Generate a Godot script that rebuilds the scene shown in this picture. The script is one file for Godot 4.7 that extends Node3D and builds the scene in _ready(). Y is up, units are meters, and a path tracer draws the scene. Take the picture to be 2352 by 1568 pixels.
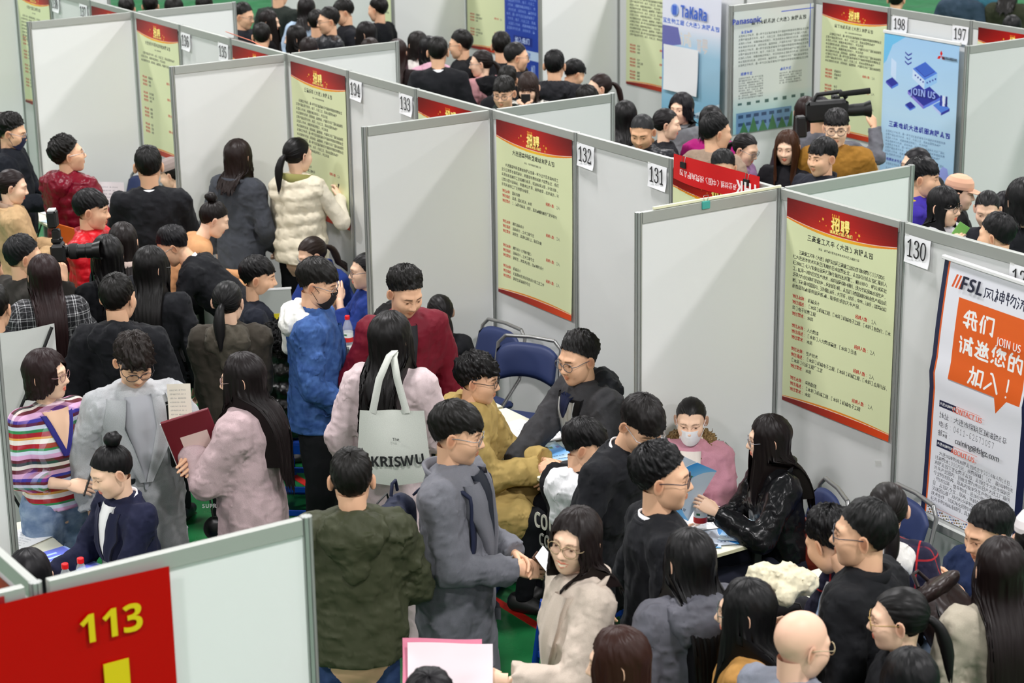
extends Node3D
# A crowded job fair seen from the stand of a sports hall: rows of white exhibition booths on a green floor.
const HW := 2.38                      # height of the booth walls in modules; a wall module is 0.9 m wide
const K := 0.9
var M := {}
var used := {}
var rng := RandomNumberGenerator.new()
var noise := FastNoiseLite.new()

func _ready() -> void:
	rng.seed = 7
	noise.seed = 11; noise.noise_type = FastNoiseLite.TYPE_SIMPLEX_SMOOTH; noise.frequency = 1.0; noise.fractal_type = FastNoiseLite.FRACTAL_FBM; noise.fractal_octaves = 2
	camera_and_light()
	make_materials()
	hall()
	var first := get_child_count()
	booths()
	signs()
	for i in range(first, get_child_count()):   # the booths are laid out in wall modules
		var o: Node3D = get_child(i)
		o.position *= K; o.scale *= K
	people()
	furniture()
	props()

func camera_and_light() -> void:
	var cam := Camera3D.new(); cam.name = "camera"
	cam.fov = rad_to_deg(2.0 * atan(784.0 / 4838.896)); cam.near = 0.2; cam.far = 200.0
	cam.transform = Transform3D(Basis(Vector3(0.54947963, -0.01449906, -0.8353813), Vector3(-0.2357854, 0.9565183, -0.17169153), Vector3(0.80154687, 0.29131171, 0.52216865)).orthonormalized(), Vector3(16.1141, 4.5323, 6.8643))
	var at := CameraAttributesPhysical.new()
	at.frustum_focal_length = 74.07; at.exposure_aperture = 4.5; at.frustum_focus_distance = 10.3
	cam.attributes = at
	add_child(cam); cam.current = true
	var env := Environment.new()
	env.background_mode = Environment.BG_COLOR; env.background_color = Color(0, 0, 0)
	env.tonemap_mode = Environment.TONE_MAPPER_LINEAR; env.tonemap_exposure = EXPOSURE
	env.sdfgi_enabled = true; env.ssao_enabled = true; env.ssil_enabled = true
	var we := WorldEnvironment.new(); we.name = "world"; we.environment = env; add_child(we)
	# the hall's ceiling floodlights: three lines of square fittings
	for ix in 5:
		for iz in 4:
			var p := Vector3(-16.0 + ix * 10.5, 10.6, -19.0 + iz * 10.5)
			var l := AreaLight3D.new(); l.name = "ceiling_floodlight_light"
			l.area_size = Vector2(1.1, 1.1); l.light_energy = LAMP; l.light_color = Color(1.0, 0.985, 0.99); l.shadow_enabled = true
			l.area_range = 60.0; l.area_attenuation = 2.0
			l.position = p - Vector3(0, 0.12, 0); l.rotation_degrees = Vector3(-90, 0, 0); add_child(l, true)
			lamp_spots.append(p)
const EXPOSURE := 1.0
const LAMP := 84.0
var lamp_spots := []

# ---------------------------------------------------------------- materials
func mat(col: Color, rough := 0.6, metal := 0.0) -> StandardMaterial3D:
	var m := StandardMaterial3D.new(); m.albedo_color = col; m.roughness = rough; m.metallic = metal
	return m
func clothm(col: Color, rough := 0.85, kind := "") -> StandardMaterial3D:
	var m := mat(col, rough)
	m.metallic_specular = 0.3
	if kind in ["wool", "knit", "fur", "denim", "tweed"]:
		m.uv1_triplanar = true
		if kind == "denim":
			m.albedo_texture = T.denim; m.uv1_scale = Vector3(3, 3, 3)
		elif kind == "wool" or kind == "tweed":
			m.albedo_texture = T.tweed if kind == "tweed" else T.wool; m.uv1_scale = Vector3(4, 4, 4)
			m.rim_enabled = true; m.rim = 0.25; m.rim_tint = 0.6
		elif kind == "knit":
			m.normal_enabled = true; m.normal_texture = T.rib; m.normal_scale = 0.6; m.uv1_scale = Vector3(6, 6, 6)
		elif kind == "fur":
			m.albedo_texture = T.fur; m.uv1_scale = Vector3(5, 5, 5); m.rim_enabled = true; m.rim = 0.5; m.rim_tint = 0.7
	return m
var T := {}
func noise_tex(freq: float, lo: Color, hi: Color, sd: int, size := 256, fractal := 3) -> NoiseTexture2D:
	var n := FastNoiseLite.new(); n.seed = sd; n.frequency = freq; n.fractal_octaves = fractal
	var t := NoiseTexture2D.new(); t.width = size; t.height = size; t.seamless = true; t.noise = n
	var g := Gradient.new(); g.set_color(0, lo); g.set_color(1, hi); g.set_offset(0, 0.25); g.set_offset(1, 0.75); t.color_ramp = g
	return t
func image_tex(im: Image) -> ImageTexture:
	return ImageTexture.create_from_image(im)
func textured(tex: Texture2D, rough := 0.6, col := Color.WHITE) -> StandardMaterial3D:
	var m := mat(col, rough); m.albedo_texture = tex
	return m
func make_materials() -> void:
	T.wool = noise_tex(0.25, Color(0.92, 0.92, 0.92), Color(1, 1, 1), 3)
	T.tweed = noise_tex(0.3, Color(0.84, 0.84, 0.84), Color(1, 1, 1), 4)
	T.fur = noise_tex(0.06, Color(0.45, 0.4, 0.35), Color(1, 1, 1), 5)
	T.denim = noise_tex(0.02, Color(0.7, 0.75, 0.82), Color(1, 1, 1), 6, 256, 5)
	var rib := Image.create(64, 64, false, Image.FORMAT_RGBA8)
	for x in 64:
		var v := 0.5 + 0.5 * sin(x * TAU / 8.0)
		rib.fill_rect(Rect2i(x, 0, 1, 64), Color(v, v, v))
	rib.bump_map_to_normal_map(2.0)
	T.rib = image_tex(rib)
	M.alu = mat(Color(0.66, 0.67, 0.66), 0.42, 0.55)
	M.rail = mat(Color(0.66, 0.67, 0.65), 0.45, 0.35)
	M.board = mat(Color(0.86, 0.865, 0.86), 0.5)
	M.paper = mat(Color(0.92, 0.92, 0.93), 0.7)
	M.ink = mat(Color(0.09, 0.09, 0.1), 0.7)
	M.black = mat(Color(0.035, 0.035, 0.04), 0.55)
	M.steel = mat(Color(0.7, 0.7, 0.7), 0.25, 0.9)
	M.white = mat(Color(0.9, 0.9, 0.9), 0.6)
	M.tape = mat(Color(0.88, 0.88, 0.86, 0.25), 0.3); M.tape.transparency = BaseMaterial3D.TRANSPARENCY_ALPHA

# ---------------------------------------------------------------- naming
func put(o: Node3D, called: String, parent: Node = null) -> Node3D:
	o.name = called
	(parent if parent else self).add_child(o, true)
	return o
func numbered(called: String) -> String:
	used[called] = used.get(called, -1) + 1
	return called if used[called] == 0 else "%s_%03d" % [called, used[called]]
func thing(called: String, label: String, category: String, at := Vector3.ZERO, turn := 0.0, group := "") -> Node3D:
	var o := Node3D.new(); o.name = numbered(called); add_child(o)
	o.position = at; o.rotation.y = turn
	o.set_meta("label", label); o.set_meta("category", category)
	if group: o.set_meta("group", group)
	return o
func part(called: String, mesh: Mesh, m: Material, parent: Node, at := Vector3.ZERO) -> MeshInstance3D:
	var o := MeshInstance3D.new(); o.mesh = mesh; o.material_override = m; o.name = called; o.position = at
	parent.add_child(o, true)
	return o
func single(called: String, mesh: Mesh, m: Material, label: String, category: String, at := Vector3.ZERO, turn := 0.0, group := "") -> MeshInstance3D:
	var o := MeshInstance3D.new(); o.mesh = mesh; o.material_override = m; o.name = numbered(called); add_child(o)
	o.position = at; o.rotation.y = turn
	o.set_meta("label", label); o.set_meta("category", category)
	if group: o.set_meta("group", group)
	return o
func struct(called: String, mesh: Mesh, m: Material, at := Vector3.ZERO) -> MeshInstance3D:
	var o := MeshInstance3D.new(); o.mesh = mesh; o.material_override = m; o.name = called; add_child(o); o.position = at
	o.set_meta("kind", "structure"); o.set_meta("label", called.replace("_", " ") + " of the sports hall"); o.set_meta("category", "structure")
	return o

# ---------------------------------------------------------------- shapes
var mesh_cache := {}
func box(w: float, h: float, d: float, bevel := 0.0) -> ArrayMesh:
	var key := "b%.4f,%.4f,%.4f,%.4f" % [w, h, d, bevel]
	if mesh_cache.has(key): return mesh_cache[key]
	var st := SurfaceTool.new(); st.begin(Mesh.PRIMITIVE_TRIANGLES)
	box_into(st, Transform3D(), w, h, d, bevel)
	mesh_cache[key] = st.commit()
	return mesh_cache[key]
func quad(st: SurfaceTool, a: Vector3, b: Vector3, c: Vector3, d: Vector3) -> void:
	# seen from outside a, b, c, d run clockwise
	var n := (c - a).cross(b - a)
	if n.length_squared() < 1e-14: n = (d - a).cross(c - a)
	n = n.normalized()
	for v in [a, b, c, a, c, d]:
		st.set_normal(n); st.add_vertex(v)
func box_into(st: SurfaceTool, t: Transform3D, w: float, h: float, d: float, bevel := 0.0) -> void:
	var e := Vector3(w, h, d) * 0.5
	var b := minf(bevel, minf(e.x, minf(e.y, e.z)) * 0.9)
	var f := []
	for ax in 3:
		for sg in [-1.0, 1.0]:
			var u := (ax + 1) % 3; var v := (ax + 2) % 3
			var pts := []
			for c in [[-1, -1], [1, -1], [1, 1], [-1, 1]]:
				var p := Vector3.ZERO
				p[ax] = sg * e[ax]; p[u] = c[0] * (e[u] - b); p[v] = c[1] * (e[v] - b)
				pts.append(t * p)
			if sg > 0: pts.reverse()
			quad(st, pts[0], pts[1], pts[2], pts[3])
	if b > 0.0:
		for ax in 3:
			var u := (ax + 1) % 3; var v := (ax + 2) % 3
			for su in [-1.0, 1.0]:
				for sv in [-1.0, 1.0]:
					var pts := []
					for c in [[-1, 0], [1, 0], [1, 1], [-1, 1]]:
						var p := Vector3.ZERO
						p[ax] = c[0] * (e[ax] - b)
						p[u] = su * (e[u] - (b if c[1] == 1 else 0.0)); p[v] = sv * (e[v] - (0.0 if c[1] == 1 else b))
						pts.append(t * p)
					if su * sv < 0: pts.reverse()
					quad(st, pts[0], pts[1], pts[2], pts[3])
func tube(path: PackedVector3Array, r0: float, r1 := -1.0, sides := 8, caps := true) -> ArrayMesh:
	var st := SurfaceTool.new(); st.begin(Mesh.PRIMITIVE_TRIANGLES)
	tube_into(st, path, r0, r1, sides, caps)
	return st.commit()
func tube_into(st: SurfaceTool, path: PackedVector3Array, r0: float, r1 := -1.0, sides := 8, caps := true, flat := 1.0, radii := PackedFloat32Array()) -> void:
	if r1 < 0.0: r1 = r0
	var n := path.size()
	var rings := []
	var nrm := []
	var up := Vector3.UP
	var t0 := (path[1] - path[0]).normalized()
	if absf(t0.dot(up)) > 0.9: up = Vector3.RIGHT
	for i in n:
		var tg := (path[mini(i + 1, n - 1)] - path[maxi(i - 1, 0)]).normalized()
		var x := up.cross(tg).normalized(); var y := tg.cross(x).normalized(); up = y
		var r := lerpf(r0, r1, float(i) / (n - 1)) if radii.is_empty() else radii[i]
		var a := PackedVector3Array(); var b := PackedVector3Array()
		for k in sides:
			var an := TAU * k / sides
			var v := x * cos(an) + y * sin(an) * flat
			a.append(path[i] + v * r); b.append((x * cos(an) * flat + y * sin(an)).normalized())
		rings.append(a); nrm.append(b)
	for i in n - 1:
		for k in sides:
			var k2 := (k + 1) % sides
			for q in [[i, k], [i + 1, k], [i + 1, k2], [i, k], [i + 1, k2], [i, k2]]:
				st.set_normal(nrm[q[0]][q[1]]); st.add_vertex(rings[q[0]][q[1]])
	if caps:
		for e in [0, n - 1]:
			var nn := (path[1] - path[0]).normalized() * -1.0 if e == 0 else (path[n - 1] - path[n - 2]).normalized()
			for k in range(1, sides - 1):
				for q in ([0, k, k + 1] if e == 0 else [0, k + 1, k]):
					st.set_normal(nn); st.add_vertex(rings[e][q])
func lathe(profile: PackedVector2Array, sides := 20) -> ArrayMesh:
	var st := SurfaceTool.new(); st.begin(Mesh.PRIMITIVE_TRIANGLES)
	for i in profile.size() - 1:
		var a := profile[i]; var b := profile[i + 1]
		var dn := Vector2(b.y - a.y, a.x - b.x).normalized()
		for k in sides:
			var c0 := Vector2(cos(TAU * k / sides), sin(TAU * k / sides)); var c1 := Vector2(cos(TAU * (k + 1) / sides), sin(TAU * (k + 1) / sides))
			var p := [Vector3(a.x * c0.x, a.y, a.x * c0.y), Vector3(b.x * c0.x, b.y, b.x * c0.y), Vector3(b.x * c1.x, b.y, b.x * c1.y), Vector3(a.x * c1.x, a.y, a.x * c1.y)]
			var nn := [Vector3(dn.x * c0.x, dn.y, dn.x * c0.y), Vector3(dn.x * c1.x, dn.y, dn.x * c1.y)]
			for q in [0, 2, 1, 0, 3, 2]:
				st.set_normal(nn[0 if q < 2 else 1]); st.set_uv(Vector2((k + (0 if q < 2 else 1)) / float(sides), 1.0 - p[q].y)); st.add_vertex(p[q])
	return st.commit()
func prism(profile: PackedVector2Array, h: float) -> ArrayMesh:
	# a closed outline in x, z, standing h tall
	var st := SurfaceTool.new(); st.begin(Mesh.PRIMITIVE_TRIANGLES)
	var n := profile.size()
	for i in n:
		var a := profile[i]; var b := profile[(i + 1) % n]
		quad(st, Vector3(a.x, 0, a.y), Vector3(a.x, h, a.y), Vector3(b.x, h, b.y), Vector3(b.x, 0, b.y))
	var tri := Geometry2D.triangulate_polygon(profile)
	for y in [0.0, h]:
		for i in range(0, tri.size(), 3):
			var p0 := profile[tri[i]]; var e1 := profile[tri[i + 1]] - p0; var e2 := profile[tri[i + 2]] - p0
			var up := e2.cross(e1) < 0.0   # whether this order faces up
			for k in ([0, 1, 2] if up == (y > 0.0) else [0, 2, 1]):
				st.set_normal(Vector3(0, 1 if y > 0 else -1, 0)); st.add_vertex(Vector3(profile[tri[i + k]].x, y, profile[tri[i + k]].y))
	return st.commit()
func slab(outline: PackedVector2Array, d: float) -> ArrayMesh:
	# an outline in x, y with thickness d along z (front face at z = 0)
	var st := SurfaceTool.new(); st.begin(Mesh.PRIMITIVE_TRIANGLES)
	var tri := Geometry2D.triangulate_polygon(outline)
	var lo := outline[0]; var hi := outline[0]
	for p in outline: lo = lo.min(p); hi = hi.max(p)
	for z in [0.0, -d]:
		for i in range(0, tri.size(), 3):
			var ccw := (outline[tri[i + 1]] - outline[tri[i]]).cross(outline[tri[i + 2]] - outline[tri[i]]) > 0.0
			for k in 3:
				var p := outline[tri[i + (k if (z < 0) == ccw else 2 - k)]]
				st.set_normal(Vector3(0, 0, 1 if z == 0.0 else -1)); st.set_uv(Vector2((p.x - lo.x) / (hi.x - lo.x), 1.0 - (p.y - lo.y) / (hi.y - lo.y))); st.add_vertex(Vector3(p.x, p.y, z))
	for i in outline.size():
		var a := outline[i]; var b := outline[(i + 1) % outline.size()]
		quad(st, Vector3(a.x, a.y, 0), Vector3(b.x, b.y, 0), Vector3(b.x, b.y, -d), Vector3(a.x, a.y, -d))
	return st.commit()
func sheet(w: float, h: float, nx: int, ny: int, f: Callable, thick := 0.0008) -> ArrayMesh:
	# paper or cloth, hung: x to the right, y up, f(u, v) = offset; v = 0 at the top edge; two faces thick apart
	var st := SurfaceTool.new(); st.begin(Mesh.PRIMITIVE_TRIANGLES)
	for side in 2:
		for j in ny + 1:
			for i in nx + 1:
				var u := float(i) / nx; var v := float(j) / ny
				var o: Vector3 = f.call(u, v)
				st.set_uv(Vector2(u, v)); st.add_vertex(Vector3((u - 0.5) * w, (0.5 - v) * h, -thick * side) + o)
		for j in ny:
			for i in nx:
				var a := side * (nx + 1) * (ny + 1) + j * (nx + 1) + i
				var q := [a, a + 1, a + nx + 2, a, a + nx + 2, a + nx + 1]
				if side == 1: q.reverse()
				for k in q: st.add_index(k)
	st.generate_normals()
	return st.commit()
func letters(s: String, height: float, bold := false, serif := false, depth := 0.002) -> TextMesh:
	var key := "t%s|%.4f|%s|%s" % [s, height, bold, serif]
	if mesh_cache.has(key): return mesh_cache[key]
	var f := SystemFont.new(); f.font_names = PackedStringArray(["Droid Serif" if serif else "Droid Sans"]); f.font_weight = 700 if bold else 400
	var t := TextMesh.new(); t.text = s; t.font = f; t.font_size = 32; t.depth = depth; t.pixel_size = height / 23.0; t.curve_step = 2.0
	mesh_cache[key] = t
	return t

# ---------------------------------------------------------------- the hall
func hall() -> void:
	var fm := mat(Color(0.11, 0.44, 0.24), 0.42)
	fm.albedo_texture = noise_tex(0.015, Color(0.86, 0.9, 0.88), Color(1, 1, 1), 21, 512, 4); fm.uv1_triplanar = true; fm.uv1_world_triplanar = true; fm.uv1_scale = Vector3(0.35, 0.35, 0.35)
	fm.roughness_texture = noise_tex(0.02, Color(0.6, 0.6, 0.6), Color(1, 1, 1), 22, 256, 4)
	struct("floor", box(60, 0.2, 50), fm, Vector3(0, -0.1, -4))
	var red := mat(Color(0.72, 0.12, 0.08), 0.5)
	var fl := get_node("floor")
	var ln := part("court_line", box(40, 0.003, 0.05), red, fl, Vector3(0, 0.1012, 5.38)); ln.set_meta("label", "red court line")
	var wm := mat(Color(0.72, 0.73, 0.74), 0.8)
	struct("wall_left", box(0.3, 12, 50), wm, Vector3(-30.15, 6, -4))
	struct("wall_right", box(0.3, 12, 50), wm, Vector3(30.15, 6, -4))
	struct("wall_back", box(60, 12, 0.3), wm, Vector3(0, 6, -29.15))
	struct("wall_front", box(60, 12, 0.3), wm, Vector3(0, 6, 21.15))
	struct("ceiling", box(60, 0.3, 50), mat(Color(0.62, 0.63, 0.65), 0.8), Vector3(0, 12.15, -4))
	var glow := mat(Color(0.9, 0.9, 0.9), 0.5); glow.emission_enabled = true; glow.emission = Color(1.0, 0.985, 0.99); glow.emission_energy_multiplier = 1.5
	for i in lamp_spots.size():
		var t := thing("ceiling_floodlight", "square white floodlight hung under the hall ceiling", "lamp", lamp_spots[i], 0.0, "ceiling floodlights")
		part("housing", box(1.2, 0.16, 1.2, 0.02), M.steel, t, Vector3(0, 0.0, 0))
		part("diffuser", box(1.1, 0.02, 1.1), glow, t, Vector3(0, -0.085, 0))
		part("hanger", box(0.03, 1.34, 0.03), M.steel, t, Vector3(0, 0.75, 0))

# ---------------------------------------------------------------- booths
func post_mesh() -> ArrayMesh:
	if mesh_cache.has("post"): return mesh_cache["post"]
	var pr := PackedVector2Array()
	for k in 8:
		var a := TAU * k / 8.0
		for o in [[-0.30, 0.021], [-0.09, 0.0215], [-0.07, 0.014], [0.07, 0.014], [0.09, 0.0215], [0.30, 0.021]]:
			pr.append(Vector2(cos(a + o[0]), sin(a + o[0])) * o[1])
	pr.reverse()
	mesh_cache["post"] = prism(pr, HW)
	return mesh_cache["post"]
func wall_panel(called: String, x0: float, z0: float, x1: float, z1: float, label: String, start_post := true, end_post := false) -> Node3D:
	var a := Vector3(x0, 0, z0); var b := Vector3(x1, 0, z1)
	var l := a.distance_to(b)
	var t := thing(called, label, "booth wall", (a + b) * 0.5, atan2(-(z1 - z0), x1 - x0))
	part("panel", box(l - 0.036, HW - 0.10, 0.012), M.board, t, Vector3(0, HW * 0.5, 0))
	part("top_rail", box(l - 0.04, 0.062, 0.03, 0.002), M.rail, t, Vector3(0, HW - 0.033, 0))
	part("bottom_rail", box(l - 0.04, 0.062, 0.03, 0.002), M.rail, t, Vector3(0, 0.06, 0))
	if start_post: part("post", post_mesh(), M.alu, t, Vector3(-l * 0.5, 0, 0))
	if end_post: part("post", post_mesh(), M.alu, t, Vector3(l * 0.5, 0, 0))
	return t
func booths() -> void:
	# row A: spine along x at z = 0, dividers every three metres to both sides
	var pa := {
		-4: "white booth panel in the picture's top left corner, cut by the edge", -3: "white booth panel under the poster in the upper left corner", -2: "white booth panel with two number sheets nearest the upper left corner", -1: "white booth panel behind the red poster top nearest the upper left corner",
		0: "white booth panel bearing the poster behind the broad suited back", 1: "white booth panel whose right number sheet hangs below the orange streamer's end", 2: "white booth panel under the orange streamer", 3: "white booth panel bearing the poster read by the cream vest",
		4: "white booth panel with two number sheets right of the cream vest's poster", 5: "white booth panel whose red poster top peeps over the maroon man's divider", 6: "white booth panel bearing the building materials poster", 7: "white booth panel with two number sheets above the interviewer",
		8: "white booth panel with the upside down red banner folded over it", 9: "white booth panel bearing the forklift maker's poster", 10: "white booth panel behind the white and orange logistics banner", 11: "white booth panel at the right edge past the logistics banner"}
	for x in range(-4, 12):
		wall_panel("booth_backboard", x, 0, x + 1, 0, pa[x], true, x == 11)
	var da := {-3: "blank white divider at the left edge beside the upper left poster", 0: "blank white divider behind the spiky haired man in dark red", 3: "blank white divider behind the women in charcoal and cream", 6: "blank white divider behind the man in maroon", 9: "blank white divider with a pale strip on its top rail"}
	var db := {-3: "back half of a divider, highest and leftmost in the picture", 0: "back half of the divider with the bespectacled man's head at its end", 3: "back half of the divider below the black suit in the far aisle", 6: "back half of the divider below the bowl cut man in glasses", 9: "back half of the divider below the young man turning left"}
	for x in [-3, 0, 3, 6, 9]:
		wall_panel("booth_divider", x, 0.02, x, 1.0, da[x], false, true)
		wall_panel("booth_divider", x, -0.02, x, -1.0, db[x], false, true)
	# row B behind the next aisle
	var zb := -5.42
	var pb := {-7: "white panel at the far left end of the next row", -6: "white panel above the man in the light blue jacket, next row", -5: "white panel behind the black haired crowd in the next row", -4: "white panel with the yellow poster above the woman in red, next row", -3: "white panel with a yellow poster beside the blue banner, next row", -2: "white panel behind the dark blue banner in the next row", -1: "white panel hidden by the divider right of the dark blue banner",
		0: "white panel carrying the yellow poster beside the pale blue banner, next row", 1: "white panel behind the pale blue laboratory banner", 2: "white panel left of the grey framed poster's divider", 3: "white panel carrying the yellow poster above the video camera", 4: "white panel above the blue illustrated banner, with two number sheets", 5: "white panel behind the red topped poster near the upper right corner", 6: "white panel at the upper right corner, next row", 7: "white panel beyond the upper right corner, next row"}
	for x in range(-7, 8):
		var o := 0.1 if x > 0 else 0.03
		var o2 := 0.1 if x + 1 > 0 else 0.03
		wall_panel("booth_backboard", x + o, zb, x + 1 + o2, zb, pb[x], true, x == 7)
	var dbb := {-6: "divider of the next row above the dark crowd at top", -3: "grey divider of the next row left of the yellow poster and dark blue banner", 0: "white divider of the next row right of the dark blue banner", 3: "divider of the next row covered by the grey framed poster", 6: "white divider of the next row right of the blue illustrated banner"}
	for x in [-6, -3, 0, 3, 6]:
		var xx: float = x + (0.1 if x > 0 else 0.03) - (0.06 if x == 6 else 0.0)
		wall_panel("booth_divider", xx, zb + 0.02, xx, zb + 1.0, dbb[x], false, true)
	# row C on this side of the aisle
	wall_panel("booth_divider", 11.89, 5.51, 11.89, 4.56, "white end divider right of the red 113 sign", false, true)
	wall_panel("booth_divider", 11.89, 5.55, 11.89, 6.5, "end divider behind the left half of the red sign", false, true)
	wall_panel("booth_backboard", 10.89, 5.53, 11.89, 5.53, "backboard meeting the red 113 sign at the lower left corner", true, true)
	wall_panel("booth_backboard", 9.89, 5.53, 10.89, 5.53, "backboard beyond the lower left edge beside the red sign")
	wall_panel("booth_divider", 8.86, 5.51, 8.86, 4.56, "divider whose grooved post stands at the left edge by the striped sweater", false, true)
# ---------------------------------------------------------------- lettering: a small stroke alphabet (points on a 10 x 10 grid, y down)
var PARTS := {
"木": "0393 5059 5308 5398", "亻": "7005 4349", "氵": "1162 0455 0966", "扌": "0393 505938 0785", "土": "1383 5059 0999", "王": "0191 1585 0999 5159",
"口": "1119 1191 9199 1898", "日": "2029 2080 8089 2484 2989", "目": "2029 2080 8089 2383 2686 2989", "月": "202609 2080 808978 2383 2686", "田": "1119 1191 9199 1595 1999 5159",
"力": "03938968 404509", "几": "202609 2070 70778999", "工": "1181 5159 0999", "禾": "7021 0393 5159 5408 5498", "讠": "1132 0444 444967", "阝": "1019 1070447758", "艹": "0494 3039 6069",
"宀": "5053 0408 0494 9487", "辶": "1022 04242608 083999", "车": "1181 402484 0696 5359", "又": "1181 8109 3399", "八": "403419 506489", "厶": "500989 6799", "夂": "402307 3383 8309 3499",
"大": "0393 504509 5499", "人": "504409 5399", "子": "208053 53593837 0595", "三": "1181 2575 0999", "一": "0595", "二": "1181 0999", "十": "0494 5059", "寸": "0393 707958 2547", "彡": "8020 8424 9909",
"专": "2181 0494 402484 8459 4769", "业": "3039 6069 1236 9174 0999", "不": "0191 5139 5159 5597", "中": "1217 1292 9297 1696 5059", "国": "0009 0090 9099 0999 2272 2575 2878 5258 6777", "门": "1021 0209 2090 909978",
"电": "1217 1282 8287 1484 1787 505999", "车t": "0191 5059", "上": "5059 5484 0999", "下": "0191 5159 5477", "式": "0292 60647999 8091 1545 3538 0949", "年": "201 0", "小": "505938 2307 7397", "水": "505938 134308 8254 5399",
"火": "504409 5399 1234 8362", "心": "1407 30375977 5153 8297", "灬": "0609 3438 6468 9599", "石": "0191 4109 3439 3484 8489 3989", "米": "0494 5059 1032 8062 5408 5498", "糹": "503263 5309 2677 0999", "贝": "1016 1080 8086 5309 6799", "页": "0090 501322 2227 2272 7277 5409 6799",
"女": "40275989 2 ", "文": "5052 0292 7409 2499", "方": "5052 0292 42458578 3409", "户": "5052 2227 1282 8285 2585 2709", "尸": "1019 1080 8084 1484", "广": "5052 1292 121709", "厂": "1191 111709", "疒": "5052 2292 222709 0213", "弓": "1080 8083 1383 1316 16868958",
"戈": "0393 50577999 8599 7082", "斤": "8020 202609 2484 6469", "攵": "301205 2383 7319 3499", "示": "2171 0494 545938 2508 7598", "礻": "3052 1272 7209 4449 6587", "衣": "5052 0292 4208 2549 5499", "立": "5052 1282 3337 7367 0999", "虫": "1216 1282 8286 1686 5059 0999",
"而": "0191 5123 1319 1393 939978 3338 6368", "酉": "0191 1319 1393 9399 1999 3135 6165 1686", "隹": "5014 1519 4060 4149 4393 4595 4797 4999", "羊": "2032 7062 1383 2676 0696 5359"
}
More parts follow.
